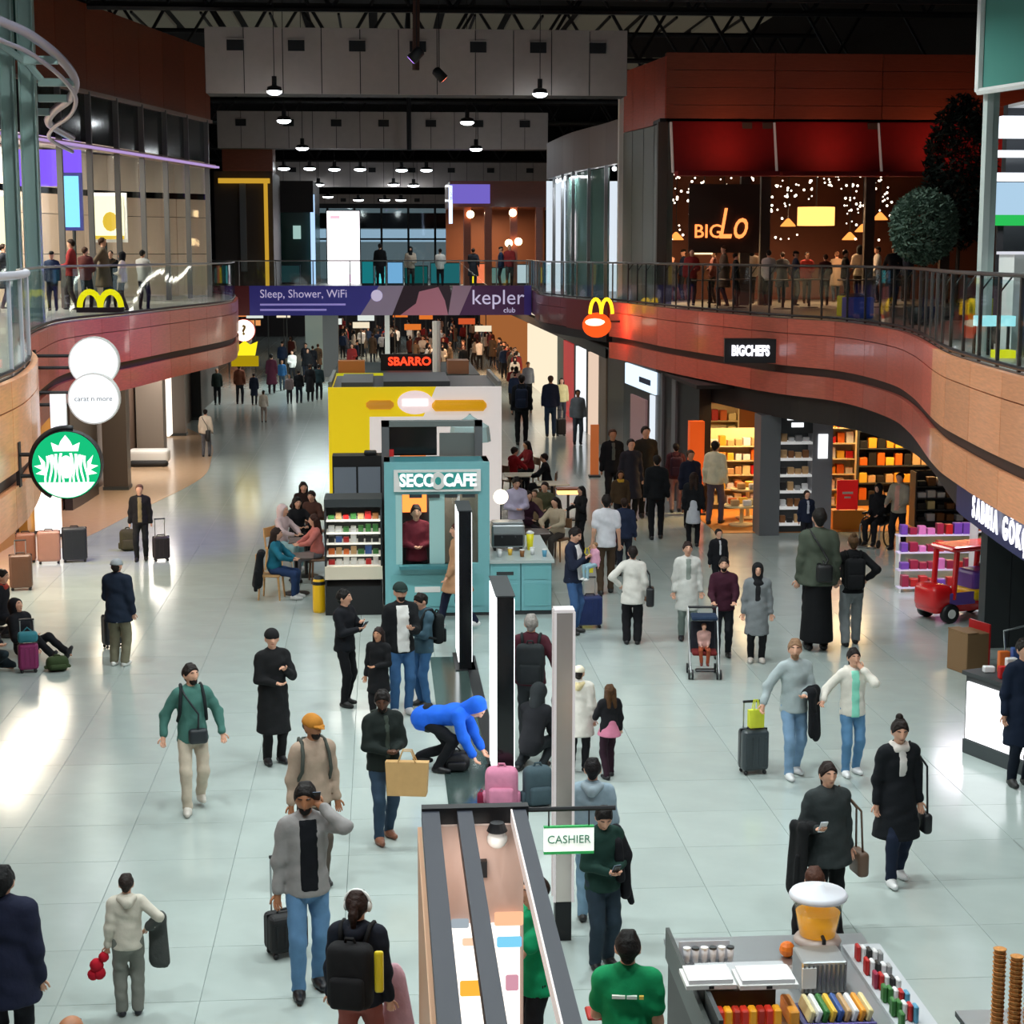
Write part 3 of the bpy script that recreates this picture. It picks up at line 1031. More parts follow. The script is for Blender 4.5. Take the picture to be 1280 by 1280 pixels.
# ------------------------------------------------------------------ ceiling downlights
lamp_body = MB().lathe([(0.17, 0.06), (0.19, 0.06), (0.17, 0.16), (0.06, 0.2), (0.06, 0.42)], 16).mesh('housing', M_TRUSS)
lamp_disc = MB().lathe([(0.001, -0.04), (0.10, -0.03), (0.17, 0.01), (0.19, 0.06), (0.001, 0.07)], 16).mesh('lens', M_LAMP, True)
lamp_rod = MB().tube([(0, 0, 0.4), (0, 0, 7.2)], .010, 5).mesh('rod', M_TRUSS)


def downlight(x, y, z, power, label, s=1.0):
    t = thing('downlight', label, 'ceiling lamp', (x, y, z), group='ceiling downlights')
    t.scale = (s, s, 1)
    link('housing', lamp_body, t)
    link('lens', lamp_disc, t)
    link('rod', lamp_rod, t)
    if power:
        area_light('downlight_beam', (x, y, z - 0.03), power, 0.45, COOL, spread=math.radians(146))


for x, y, p in HALL_LAMPS:
    downlight(x, y, DOWN_Z if y < 30 else 12.2, p, 'round white downlight hung high over the snack cart end of the hall')
def added_colour_spot(x, y, aim, power, color, label):  # coloured spots added to tint the gallery fascias
    t = thing('spotlight', label, 'spotlight', (x, y, DOWN_Z))
    d = (Vector(aim) - Vector((x, y, DOWN_Z))).normalized()
    q = d.to_track_quat('-Z', 'Y')
    M = q.to_matrix().to_4x4()
    MB().lathe([(.10, -.16), (.12, -.16), (.11, .12), (.05, .16)], 14, M).build('can', M_TRUSS, t, smooth=True)
    MB().lathe([(.001, -.165), (.10, -.165), (.10, -.15)], 14, M).build('lens', glow('lens' + label[:6], '#b080ff' if color[2] > .8 else '#ff8060', 6), t)
    MB().tube([(0, 0, .05), (0, 0, 6.6)], .012, 5).build('rod', M_TRUSS, t)
    ld = bpy.data.lights.new('added_spot_beam', 'SPOT')
    ld.energy = power
    ld.color = color
    ld.spot_size = math.radians(62)
    ld.spot_blend = .6
    ld.shadow_soft_size = .12
    lo = bpy.data.objects.new('added_spot_beam', ld)
    lo.location = Vector((x, y, DOWN_Z)) + d * .2
    lo.rotation_euler = q.to_euler()
    COL.objects.link(lo)


added_colour_spot(0.8, 37.5, (-5.9, 39, 4.0), 2600, (.34, .22, 1.0), 'violet spotlight under the roof aimed at the lounge gallery fascia')
added_colour_spot(1.4, 41.5, (7.6, 43, 4.0), 420, (1.0, .25, .18), 'reddish spotlight under the roof aimed at the terrace fascia')  # added spot imitates the burger sign's red glow on the fascia
for px, py, Y in VIEW_LAMPS:
    q = atY(px, py, Y)
    downlight(q.x, Y, q.z, 110 if Y < 60 else (150 if px % 2 else 0), 'round white downlight hung ' + {45: 'under the widest grey girder', 55: 'behind the widest grey girder', 69: 'just before the second grey girder', 86: 'in the row between second and third girder', 104: 'under the third grey girder', 126: 'beyond the third grey girder', 130: 'beyond the third grey girder'}[int(Y)], 1.0 + (Y - 45) * 0.012)

# ------------------------------------------------------------------ bridge with the banner
BY = 68.0
bridge = mbox(-6.75, 5.9, BY, BY + 4.5, 4.1, F2).build('floor_bridge', mat('bridge_white', '#8f8a8a', rough=0.5), kind='structure', label='footbridge across the hall carrying the purple advertising banner')
bal = thing('balustrade', 'glass balustrade on the footbridge over the purple banner', 'railing', (0, BY, 0))
for k in range(9):
    a = -6.75 + k * 1.4
    mbox(a + .01, a + 1.39, .05, .065, F2 + .03, 6.02).build('glass_pane', M_GLASS, bal)
    mbox(a - .02, a + .02, .03, .08, F2, 6.06).build('post', M_RAIL, bal)
MB().tube([(-6.75, .055, 6.06), (5.85, .055, 6.06)], .03, 6).build('handrail', M_RAIL, bal)
bn = thing('banner', 'long purple and blue lit banner with a sleeping face on the footbridge', 'banner', (0, BY, 0))
bx = lambda px: atY(px, 375, BY).x
bz0, bz1 = atY(500, 394, BY).z, atY(500, 357, BY).z
def bpatch(name, pts, col, e, y):
    MB().poly([(bx(a), bz0 + (bz1 - bz0) * b) for a, b in pts], -0.06 - y, -0.05).build(name, mat('banner_' + col.strip('#') + str(e), col, rough=0.5, emit=e), bn)
bpatch('red_field', [(262, 0), (312, 0), (312, 1), (262, 1)], '#5a2226', 0.1, 0.0)
bpatch('blue_field', [(312, 0), (480, 0), (480, 1), (312, 1)], '#3a3a92', 0.2, 0.0)
bpatch('sheet', [(450, 0), (520, 0), (520, 1), (474, 1)], '#9c8fa8', 0.15, 0.004)
bpatch('hair', [(490, 0), (570, 0), (562, 1), (505, 1)], '#2c1c28', 0.2, 0.008)
bpatch('cheek', [(500, 0), (560, 0), (556, .5), (548, .95), (524, .8), (520, .4)], '#b8788a', 0.18, 0.012)
bpatch('pillow', [(560, 0), (585, 0), (600, 1), (566, 1)], '#9c7f92', 0.15, 0.016)
bpatch('plum_field', [(574, 0), (656, 0), (656, 1), (590, 1)], '#4b2350', 0.15, 0.020)
bpatch('violet_field', [(655, 0), (664, 0), (664, 1), (655, 1)], '#3c2a78', 0.2, 0.022)
mbl = mat('banner_white', '#cfc6e6', emit=0.5)
lettering('Sleep, Shower, WiFi', 0.44, mbl, bn, (bx(325), -0.075, bz0 + (bz1 - bz0) * .72), align='LEFT', sx=.92)
for k, (w0, w1) in enumerate(((325, 432), (325, 408))):
    mbox(bx(w0), bx(w1), -.07, -.06, bz0 + .38 - k * .2, bz0 + .45 - k * .2).build('text_line', mat('banner_line', '#8f86c8', emit=.6), bn)
lettering('kepler', 0.80, mbl, bn, (bx(589), -0.085, bz0 + (bz1 - bz0) * .58), align='LEFT')
lettering('club', 0.28, mbl, bn, (bx(629), -0.085, bz0 + (bz1 - bz0) * .16), align='LEFT')
MB().poly([(bx(471) + .22 * math.cos(a * PI / 12), bz0 + .75 + .22 * math.sin(a * PI / 12)) for a in range(24)], -.085, -.06).build('badge', mbl, bn)

mbox(-4.55, 7.15, 76, 101, 4.72, F2).build('floor_upper_far', M_UPFLOOR, kind='structure', label='upper floor beyond the footbridge carrying the lit display cases')

# ------------------------------------------------------------------ upper level, side with the glazed lounge
UL = spline([(-9.6, 34), (-8.9, 42), (-8.2, 45), (-7.2, 49.5), (-5.35, 58)], 0.5)
wl = thing('wall_upper_left', 'curved wood-panelled header over the glazed lounge', 'wall', kind='structure')
i = 0
while i < len(UL) - 1:
    j = min(i + 4, len(UL) - 1)
    strip(MB(), UL[i:j + 1], offset(UL, 0.3)[i:j + 1], 10.55, 12.75, 0.006).build('panel', M_WOOD_DARK, wl)
    strip(MB(), offset(UL, .05)[i:j + 1], offset(UL, 0.09)[i:j + 1], 9.2, 10.5, 0.02).build('transom_pane', mat('transom', '#3c403f', rough=0.12), wl)
    strip(MB(), offset(UL, .10)[i:j + 1], offset(UL, 0.12)[i:j + 1], F2, 9.0, 0.03).build('glass_pane', M_GLASS, wl)
    p = UL[i]
    mbox(p.x - .07, p.x + .07, p.y - .09, p.y + .09, F2, 10.5).build('mullion', mat('mullion_grey', '#6d6b6a', rough=0.4, metal=0.3), wl)
    i = j
strip(MB(), offset(UL, -.06), offset(UL, 0.14), 10.44, 10.54).build('sill_rail', mat('cream_trim', '#a48d80', rough=0.4), wl)
strip(MB(), offset(UL, -.14), offset(UL, 0.14), 9.02, 9.14).build('door_rail', mat('cream_trim', '#a48d80', rough=0.4), wl)
lounge = mbox(-16, -15.8, 30, 64, F2, 9.5).build('wall_lounge', mat('lounge_wall', '#cdb39b', rough=0.7), kind='structure', label='warm beige wall at the back of the glazed lounge')
LB = spline([(-13.4, 36), (-11.9, 47), (-9.0, 56.5), (-5.65, 60.4)], 1.4)
for k in range(len(LB) - 1):
    for z0, z1 in ((F2, 6.3), (6.32, 7.5), (7.52, 8.1)):
        strip(MB(), LB[k:k + 2], offset(LB, .15)[k:k + 2], z0, z1, .012).build('panel', mat('lounge_panel', '#d3b8a2', rough=0.7, rand=.05), lounge)
    strip(MB(), offset(LB, .10)[k:k + 2], offset(LB, .2)[k:k + 2], 8.3, 9.4, .012).build('panel', mat('lounge_panel_top', '#efdcca', rough=0.7), lounge)
slab(offset(UL, 0.15), -20, 9.45, 9.55, 'ceiling_lounge', M_WHITE, 'white ceiling of the glazed lounge')
area_light('lounge_light', (-9.6, 51, 9.35), 1300, 3, (1, .88, .74), size_y=1.5)
area_light('lounge_light', (-10.6, 43, 9.35), 900, 3, (1, .90, .80), size_y=1.5)
for (px0, px1, py0, py1, Y, col, e, nm, lab) in ((78, 98, 220, 284, 49.5, '#7fc4f5', 2.2, 'screen', 'upright light blue lit screen in the glazed lounge'),
                                              (118, 154, 245, 299, 52.0, '#ffeec0', 2.0, 'light_box', 'cream light box with a yellow food picture in the lounge'),
                                              (0, 10, 245, 310, 46, '#ffeec0', 2.0, 'light_box', 'cream light box behind the teal steel columns')):
    a, b = atY(px0, py1, Y), atY(px1, py0, Y)
    t = thing(nm, lab, 'screen', (a.x, Y, a.z))
    mbox(-.09, b.x - a.x + .09, .0, .12, -.09, b.z - a.z + .09).build('frame', mat('screen_frame_blue', '#2a2f8c', rough=.4, emit=.3) if nm == 'screen' else M_WHITE, t)
    mbox(0, b.x - a.x, -.02, .0, 0, b.z - a.z).build('display', glow('disp_' + col + nm, col, e), t)
    MB().tube([(.3, .06, 0), (.3, .06, F2 - a.z)], .05, 6).build('stand', M_DGREY, t)
    if nm == 'light_box' and px0 > 50:
        MB().sphere(((b.x - a.x) * .55, -.02, .5), (.22, .03, .28), 10).build('picture', glow('pic_yellow', '#f0c040', 1.3), t)
        mbox(.0, b.x - a.x, -.03, -.005, 0, .1).build('caption', glow('pic_yellow', '#f0c040', 1.3), t)
glow('purple_wash', '#8a5cff', 1.4)
mbox(-10.2, -8.35, 51.0, 51.2, 8.2, 9.2).build('violet_light_box', MATS['purple_wash'], label='violet lit panel high in the glazed lounge', cat='light box')

# twin teal steel columns and the curved louvre frame close to the camera
for (px0, px1, k) in ((9, 27, 0), (31, 51, 1)):
    a, b = atY(px0, 320, 36), atY(px1, 320, 36)
    t = thing('steel_column', ['teal painted steel column, outer one of the pair beside the lounge', 'teal painted steel column, inner one of the pair beside the lounge'][k], 'column', ((a.x + b.x) / 2, 36 + k * .15, F2))
    w = (b.x - a.x) / 2
    mbox(-w, w, -.02, .02, 0, 8).build('web', M_TEALSTEEL, t)
    mbox(-w, -w + .025, -.12, .12, 0, 8).build('flange', M_TEALSTEEL, t)
    mbox(w - .025, w, -.12, .12, 0, 8).build('flange', M_TEALSTEEL, t)
    mbox(-w - .015, w + .015, -.16, .16, 0, .03).build('base_plate', M_TEALSTEEL, t)
cu0 = [atY(x, y, Y * 1.65) for x, y, Y in ((-30, 10, 19.5), (0, 26, 20), (35, 42, 20.5), (72, 70, 21.2), (93, 98, 22), (88, 122, 23), (66, 140, 24), (62, 155, 25), (90, 172, 27))]
cu = []
for i in range(len(cu0) - 1):
    p0, p1, p2, p3 = cu0[max(i - 1, 0)], cu0[i], cu0[i + 1], cu0[min(i + 2, len(cu0) - 1)]
    for k in range(6):
        u = k / 6
        cu.append(0.5 * ((2 * p1) + (p2 - p0) * u + (2 * p0 - 5 * p1 + 4 * p2 - p3) * u * u + (3 * p1 - p0 - 3 * p2 + p3) * u ** 3))
cu.append(cu0[-1])
t = thing('curved_louvre_frame', 'curved pale metal louvre frame above the teal columns', 'canopy', (0, 0, 0))
MB().tube(cu, .09, 8).build('rim', mat('lilac_lit_metal', '#b9b4c6', rough=.3, metal=.5), t, smooth=True)  # lilac light on the white frame is put into its colour
MB().tube([p + Vector((0, 0, -.34)) for p in cu], .045, 6).build('lower_rim', mat('lilac_lit_metal', '#b9b4c6', rough=.3, metal=.5), t, smooth=True)
for k, (x, y, Y, x2) in enumerate(((72, 73, 21.2, 30), (92, 101, 22, 48), (84, 121, 23, 48), (62, 138, 24, 45))):
    Y = Y * 1.65
    p, q = atY(x, y, Y), atY(x2, y, Y)
    mbox(q.x, p.x, Y - .07, Y + .07, p.z - .11, p.z + .04).build('rung', M_TEALSTEEL, t)
MB().tube([atY(-20, 40, 35.6), atY(10, 62, 35.7), atY(35, 80, 35.75), atY(52, 100, 35.8)], .07, 6).build('inner_rim', M_TEALSTEEL, t)
wg = thing('glass_screen', 'teal tinted glass screen behind the steel columns', 'glass', (0, 0, 0))
a, b = atY(-40, 75, 37.2), atY(20, 0, 37.2)
mbox(a.x, b.x, 37.2, 37.23, a.z, b.z + 1).build('pane', mat('teal_pane', '#2f5a52', rough=.15), wg)

# violet light strip under the lounge transom
sl = strip(MB(), offset(UL, -.25), offset(UL, -.143), 9.03, 9.09).build('light_strip', glow('violet_strip', '#c8a8e8', .8), label='thin lilac light strip along the lounge transom', cat='light strip')

# further wood volume and dark shop beyond the lounge
mbox(-6.4, -4.35, 74, 76, 9.7, 12.0).build('wall_header_left', M_WOOD_DARK, kind='structure', label='wood header block beyond the lounge')
t = thing('wall_shop_left', 'dark upper shopfront with a yellow lit post beyond the lounge', 'wall', kind='structure')
mbox(-6.8, -4.4, 74.5, 80, F2, 9.7).build('shopfront', mat('dark_brown_shop', '#3a322e', rough=.5), t)
mbox(-5.75, -5.5, 74.3, 74.5, 5.6, 9.2).build('pillar', M_GREY, t)
mbox(-4.75, -4.6, 74.2, 74.4, F2, 9.4).build('lit_post', glow('amber_post', '#c89a30', 1.0), t)
mbox(-6.6, -4.5, 74.2, 74.4, 9.2, 9.4).build('lit_lintel', glow('amber_post', '#c89a30', 1.0), t)
t = thing('wall_green_shop', 'green glazed upper shop with an orange sign box beside the window wall', 'wall', kind='structure')
mbox(-4.6, -3.0, 82, 90, F2, 8.2).build('shopfront', mat('green_glaze', '#274a44', rough=.2), t)
mbox(-4.1, -3.55, 81.85, 82, 8.3, 9.5).build('sign_box', glow('orange_sign', '#d0522a', 0.9), t)
mbox(-3.95, -3.6, 81.9, 82, 7.0, 7.6).build('lit_pane', glow('pale_mint', '#b8e0d8', 0.7), t)
mbox(-3.15, -2.95, 81.8, 82, F2, 9.0).build('lit_edge', glow('cool_edge', '#a8c8f0', 1.4), t)
mbox(-4.6, -3.0, 81.6, 90, 8.2, 9.6).build('header', mat('header_dark', '#2a2526', rough=.5), t)

# window wall at the far end and the advertising screen
t = thing('window_1', 'far glazed wall with dark mullions and bright hall behind', 'window', (0, 100, 0), kind='structure')
mbox(-4.4, 4.6, .6, .7, F2 - 1, 8.9).build('bright_hall', glow('bright_hall_wall', '#b9c6d8', 0.55), t)
mbox(-4.4, 4.6, .4, .55, 7.0, 7.7).build('light_cove', glow('cove_blue', '#c8dcff', 1.6), t)
mbox(-4.4, 4.6, .4, .5, 7.75, 8.6).build('ceiling_edge', mat('navy_dark', '#1c2238', rough=.5), t)
for k in range(7):
    x = -4.4 + k * 1.5
    mbox(x - .06, x + .06, 0, .15, F2, 8.9).build('mullion', M_BLACK, t)
    mbox(x + .06, x + 1.44, .05, .07, F2, 8.85).build('pane', M_GLASSD, t)
mbox(-4.4, 4.6, -.05, .2, 8.85, 9.1).build('head', M_BLACK, t)
mbox(-4.4, 4.6, 0, .15, 7.1, 7.2).build('bar', M_BLACK, t)
a, b = atY(410, 356, 84), atY(449, 264, 84)
t = thing('advertising_screen', 'tall glowing white advertising screen beyond the footbridge', 'screen', (a.x, 84, a.z))
mbox(-.05, b.x - a.x + .05, .02, .35, -.1, b.z - a.z + .05).build('housing', M_BLACK, t)
mbox(0, b.x - a.x, 0, .02, 0, b.z - a.z).build('display', glow('ad_white', '#fff6fa', 3.2), t)
mbox(.15, .6, -.02, 0, b.z - a.z - .35, b.z - a.z - .2).build('mark', glow('ad_red', '#f09aa8', 2.0), t)
mbox(.9, 1.3, -.02, 0, .1, .5).build('mark', glow('ad_pink', '#ffd0ea', 2.0), t)
mbox(.15, .5, .05, .3, F2 - a.z, -.1).build('stand', M_BLACK, t)
# teal lit shelves glimpsed through the bridge glass
for k, (px0, px1, col, e) in enumerate(((452, 467, '#1c8a92', .8), (469, 482, '#5ad8e0', 1.2), (484, 504, '#7fb8e8', 1.0), (506, 535, '#106868', .6), (538, 575, '#2f8f98', .5),
                                       (580, 593, '#e8d020', 1.5), (595, 610, '#f07850', 1.3), (612, 640, '#7aa098', .6), (645, 662, '#c8d8e0', .9), (664, 700, '#3c5a70', .5), (345, 375, '#26484c', .5))):
    DY = 78 if k < 10 else 81
    a, b = atY(px0, 354, DY), atY(px1, 326 + (k * 5) % 9, DY)
    t = thing('display_case', 'lit upper level display case glowing %s behind the footbridge glass' % ['dark teal', 'cyan', 'sky blue', 'deep green', 'blue green', 'yellow', 'coral', 'sage', 'white', 'slate', 'bottle green'][k], 'display case', (a.x, DY, F2))
    mbox(0, b.x - a.x, .05, .6, 0, b.z - F2).build('cabinet', M_DGREY, t)
    mbox(.03, b.x - a.x - .03, 0, .05, .1, b.z - F2 - .04).build('lit_front', glow('case%d' % k, col, e), t)

# upper level on the other side beyond the restaurant
t = thing('wall_kiosk_far', 'wood upper shop with violet sign box and warm lamps beyond the footbridge', 'wall', kind='structure')
mbox(3.0, 7.5, 76.2, 82, 8.3, 9.4).build('header', M_WOOD_DARK, t)
mbox(3.0, 4.7, 76.0, 76.2, 8.45, 9.25).build('sign_box', glow('violet_box', '#7a6ad0', .9), t)
mbox(2.95, 3.1, 76.0, 76.2, 7.6, 9.2).build('lit_edge', glow('cool_edge2', '#c8d8ff', 2.0), t)
mbox(3.0, 7.5, 81, 81.2, F2, 8.3).build('back_wall', mat('orange_brown', '#9a5a38', rough=.6), t)
for x in (3.6, 4.5, 5.6, 6.7):
    mbox(x, x + .3, 76.4, 76.8, F2, 8.3).build('pillar', M_WOOD_DARK, t)
for px, py in ((588, 268), (641, 266), (648, 302), (636, 304)):
    q = atY(px, py, 76.3)
    MB().sphere(q, .17, 8).build('lamp', M_WARMLAMP, t)
area_light('far_shop_light', (4.8, 78.5, 8.1), 160, 2, (1, .75, .5))
HB = spline([(7.0, 51.5), (6.75, 54), (6.2, 58), (5.95, 63.5)], .5)
t = thing('wall_upper_shop', 'grey curved header over the white-lit upper shop with teal glass', 'wall', kind='structure')
for i in range(0, len(HB) - 1, 4):
    j = min(i + 4, len(HB) - 1)
    strip(MB(), HB[i:j + 1], offset(HB, -.25)[i:j + 1], 8.95, 10.2, .008).build('panel', mat('grey_rose_panel', '#8d817f', rough=.5, rand=.08), t)
    strip(MB(), offset(HB, -.1)[i:j + 1], offset(HB, -.12)[i:j + 1], F2, 8.9, .02).build('glass_pane', mat('teal_glass_pane', '#55766f', rough=.12), t) if i > 2 and i < len(HB) - 9 else None
    p = HB[i]
    mbox(p.x - .05, p.x + .05, p.y - .05, p.y + .05, F2, 8.95).build('mullion', M_RAIL, t)
    for q in HB[i:j:2]:
        MB().sphere((q.x + .25, q.y, 8.85), .07, 6).build('spotlight', M_LAMPF, t)
mbox(6.1, 9.5, 65, 65.2, F2, 8.95).build('bright_wall', glow('shop_white', '#dfeaf5', 1.0), t)
area_light('upper_shop_light', (6.4, 58, 8.8), 200, 1.5, (.95, .98, 1))

# ------------------------------------------------------------------ restaurant on the upper level
RY = 47.0
rs = thing('wall_restaurant', 'wood-clad restaurant front with dark red awnings and string lights', 'wall', kind='structure')
zt, zm, za = 11.55, 9.75, 8.45
for k in range(5):
    a = 7.55 + k * 2.9
    for j in range(4):
        mbox(a + .01, a + 2.89, RY, RY + .3, zm + (zt - zm) * j / 4 + .006, zm + (zt - zm) * (j + 1) / 4 - .006).build('plank', M_WOOD_DARK, rs)
SD = spline([(7.53, 47.0), (7.3, 49), (6.95, 51.2)], 1.1)
for k in range(len(SD) - 1):
    strip(MB(), SD[k:k + 2], offset(SD, -.25)[k:k + 2], zm, zt - .1, .006).build('panel', M_WOOD, rs)
    strip(MB(), SD[k:k + 2], offset(SD, -.25)[k:k + 2], F2, zm - .02, .02).build('side_pane', mat('grey_pane', '#777f7a', rough=.3), rs)
mbox(6.86, 7.06, 51.0, 51.3, F2, 11.2).build('white_post', M_WHITE, rs)
m_awn = mat('awning_red', '#8e0f14', rough=.75, noise=.1)
xs = [atY(838, 185, RY).x, atY(967, 185, RY).x, atY(1097, 185, RY).x, atY(1225, 185, RY).x, atY(1290, 185, RY).x]
for k in range(4):
    a, b = xs[k] + .04, xs[k + 1] - .04
    MB().add([(a, RY - .05, zm), (b, RY - .05, zm), (b, RY - .45, za), (a, RY - .45, za), (a, RY - .03, zm + .03), (b, RY - .03, zm + .03), (b, RY - .43, za + .03), (a, RY - .43, za + .03)],
             [(0, 1, 2, 3), (4, 7, 6, 5), (0, 4, 5, 1), (2, 6, 7, 3), (0, 3, 7, 4), (1, 5, 6, 2)]).build('awning', m_awn, rs)
    mbox(a, b, RY - 1.0, RY - .43, za - .12, za).build('awning_valance', m_awn, rs)
    MB().tube([(xs[k], RY - .0, zm), (xs[k], RY - .45, za - .02)], .035, 6).build('awning_arm', mat('pale_pole', '#d8c8c0', rough=.4, emit=.15), rs)
    area_light('awning_spot', ((a + b) / 2, RY - 1.6, za + .5), 5, .2, (1, .35, .2), (math.radians(115), 0, 0), spread=2.2)
for px in (826, 930, 955, 1085, 1180):
    q = atY(px, 300, RY)
    mbox(q.x - .12, q.x + .14, RY - .1, RY + .1, F2, zm).build('pillar', mat('restaurant_pillar', '#4d4038', rough=.5), rs)
mbox(7.4, 22, RY + 6, RY + 6.2, F2, zm).build('back_wall', mat('restaurant_back', '#6e3c28', rough=.7), rs)
mbox(7.4, 22, RY, RY + 6, zm, zm + .1).build('ceiling_panel', M_BLACK, rs)
lt = MB()
for k in range(230):
    px = RND.uniform(840, 1115)
    py = RND.uniform(216, 268) if RND.random() < .85 else RND.uniform(268, 300)
    while (988 < px < 1052 and 250 < py < 292) or (860 < px < 900 and py > 290):
        px, py = RND.uniform(840, 1115), RND.uniform(216, 268)
    lt.sphere(atY(px, py, RY + .35 + RND.random() * .6), RND.choice((.02, .026, .034)), 6)
lt.build('string_lights', glow('fairy', '#fff0d8', 4.0), kind='stuff', label='warm white string lights hanging behind the restaurant front', cat='string lights')
sg = thing('neon_sign', 'glowing orange neon lettering sign in the restaurant window', 'sign', (atY(868, 285, RY - .25).x, RY - .25, atY(868, 290, RY).z))
m_neon = glow('neon', '#ff8a48', 2.0)
mbox(-.15, 1.75, .03, .07, -.55, 1.25).build('backboard', mat('sign_brown', '#3c2418', rough=.6), sg)
lettering('BIG', .50, m_neon, sg, (-.02, 0, .0), align='LEFT', bold=.004)
lettering('Lo', 1.15, m_neon, sg, (.62, -.02, .18), align='LEFT', shear=.25, bold=.004, sx=.66)
for (px0, px1, py0, py1, lab) in ((868, 891, 297, 318, 'square cream lamp shade under the neon lettering'), (997, 1043, 259, 282, 'wide amber lamp shade hanging in the restaurant')):
    a, b = atY(px0, py1, RY + .2), atY(px1, py0, RY + .2)
    t = thing('lamp', lab, 'lamp', ((a.x + b.x) / 2, RY + .2, a.z))
    w, hh = (b.x - a.x) / 2, b.z - a.z
    MB().lathe([(w, 0), (w, hh), (w * .9, hh), (w * .9, 0)], 20).build('shade', glow('shade%d' % px0, '#ffdca0' if px0 < 900 else '#ffb860', 2.2), t)
    MB().tube([(0, 0, hh), (0, 0, zm - a.z)], .015, 5).build('cord', M_BLACK, t)
    area_light('restaurant_light', ((a.x + b.x) / 2, RY + 1.6, a.z + .6), 120, .5, (1, .65, .35))
for k, (px, py) in enumerate(((985, 283), (1078, 290), (1062, 300), (905, 262), (1100, 275), (845, 300))):  # pendants added to give the dark restaurant a warm glow
    q = atY(px, py, RY + 2.2)
    t = thing('added_pendant_lamp', 'small amber pendant lamp added %s inside the restaurant' % ['near the wide shade', 'by the dark post', 'over the middle tables', 'above the neon lettering', 'beside the olive tree', 'in the corner window'][k], 'lamp', (q.x, RY + 2.2, q.z))
    MB().lathe([(.22, 0), (.2, .04), (.05, .2), (.02, .22)], 14).build('shade', glow('pendant_amber', '#ff9a48', 1.6), t)
    MB().tube([(0, 0, .2), (0, 0, zm - q.z)], .012, 5).build('cord', M_BLACK, t)
    if k in (0, 2, 5):
        area_light('added_pendant_light', (q.x, RY + 2.2, q.z - .05), 40, .3, (1, .55, .3))
# restaurant furniture and diners glimpsed over the rail are added with the people

# the white corner column, glass shop box and screen close by
P0 = gp(1232, 395, F2)
cy = 24.3
t = thing('corner_column', 'slim white corner column under the teal glass box', 'column', (atY(1233, 300, cy).x, cy, F2))
mbox(-.09, .0, -.09, .09, 0, 3.65).build('shaft', mat('column_white', '#b9c4c0', rough=.4), t)
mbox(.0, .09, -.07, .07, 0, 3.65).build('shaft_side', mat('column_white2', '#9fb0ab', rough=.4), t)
t = thing('wall_glass_box', 'teal glass box of the upper shop above the white corner column', 'wall', kind='structure')
a, b = atY(1226, 112, cy), atY(1300, 85, cy)
MB().add([(a.x, cy, a.z), (a.x + 1.2, cy - 4.5, a.z), (a.x + 1.2, cy - 4.5, a.z + 3), (a.x, cy, a.z + 3), (a.x + .15, cy + .1, a.z), (a.x + 1.35, cy - 4.4, a.z), (a.x + 1.35, cy - 4.4, a.z + 3), (a.x + .15, cy + .1, a.z + 3)],
         [(0, 1, 2, 3), (4, 7, 6, 5), (0, 4, 5, 1), (3, 2, 6, 7), (0, 3, 7, 4), (1, 5, 6, 2)]).build('teal_pane', mat('teal_box', '#4f8a80', rough=.2), t)
MB().tube([(a.x - .03, cy, a.z - .03), (a.x + 1.17, cy - 4.5, a.z - .03)], .05, 6).build('edge_trim', M_WHITE, t)
MB().tube([(a.x - .03, cy, a.z - .03), (a.x - .03, cy, a.z + 3)], .06, 6).build('edge_trim', M_WHITE, t)
mbox(9.75, 15, cy + 3, cy + 3.2, F2, 8.6).build('back_wall', mat('shop_back_dark', '#20262a', rough=.5), t)
mbox(9.75, 15, cy - 1, cy + 3, 8.55, 8.6).build('shop_ceiling', M_WHITE, t)
q0, q1 = atY(1240, 282, cy + 2), atY(1300, 228, cy + 2)
t = thing('menu_screen', 'blue and green menu screen in the shop behind the white corner column', 'screen', (q0.x, cy + 2, q0.z))
mbox(0, 1.2, .02, .1, 0, q1.z - q0.z).build('housing', M_BLACK, t)
mbox(0, 1.2, 0, .02, .16, q1.z - q0.z).build('display', glow('menu_blue', '#a8c8e0', 1.1), t)
mbox(0, 1.2, -.01, .02, 0, .16).build('display_band', glow('menu_green', '#28b050', 1.2), t)
mbox(.1, .2, .05, .1, F2 - q0.z, 0).build('stand', M_BLACK, t)
for (py0, py1, z, lab) in ((145, 172, 0, 'upper'), (188, 196, 1, 'middle'), (216, 226, 2, 'lower')):
    q0, q1 = atY(1252 - 6 * z, py1, cy + 2.4), atY(1300, py0, cy + 2.4)
    mbox(q0.x, q0.x + 1.4, cy + 2.4, cy + 2.6, q0.z, q1.z).build('ceiling_light_box', glow('panel_white', '#eef4ff', 1.8), label='%s white lit ceiling strip in the shop behind the corner column' % lab, cat='light box')
q0, q1 = atY(1252, 335, cy - .6), atY(1300, 318, cy - .6)
t = thing('counter', 'white counter box of the shop behind the corner column', 'counter', (q0.x + .12, cy - .75, F2))
mbox(0, 1.2, 0, .6, 0, q1.z - F2).build('front', M_WHITE, t)
mbox(-.03, 1.23, -.03, .63, q1.z - F2, q1.z - F2 + .04).build('top', glow('counter_white', '#f2f4ff', .8), t)
area_light('corner_shop_light', (a.x + 1.5, cy + .8, 8.5), 130, 1.2, (.95, .98, 1))
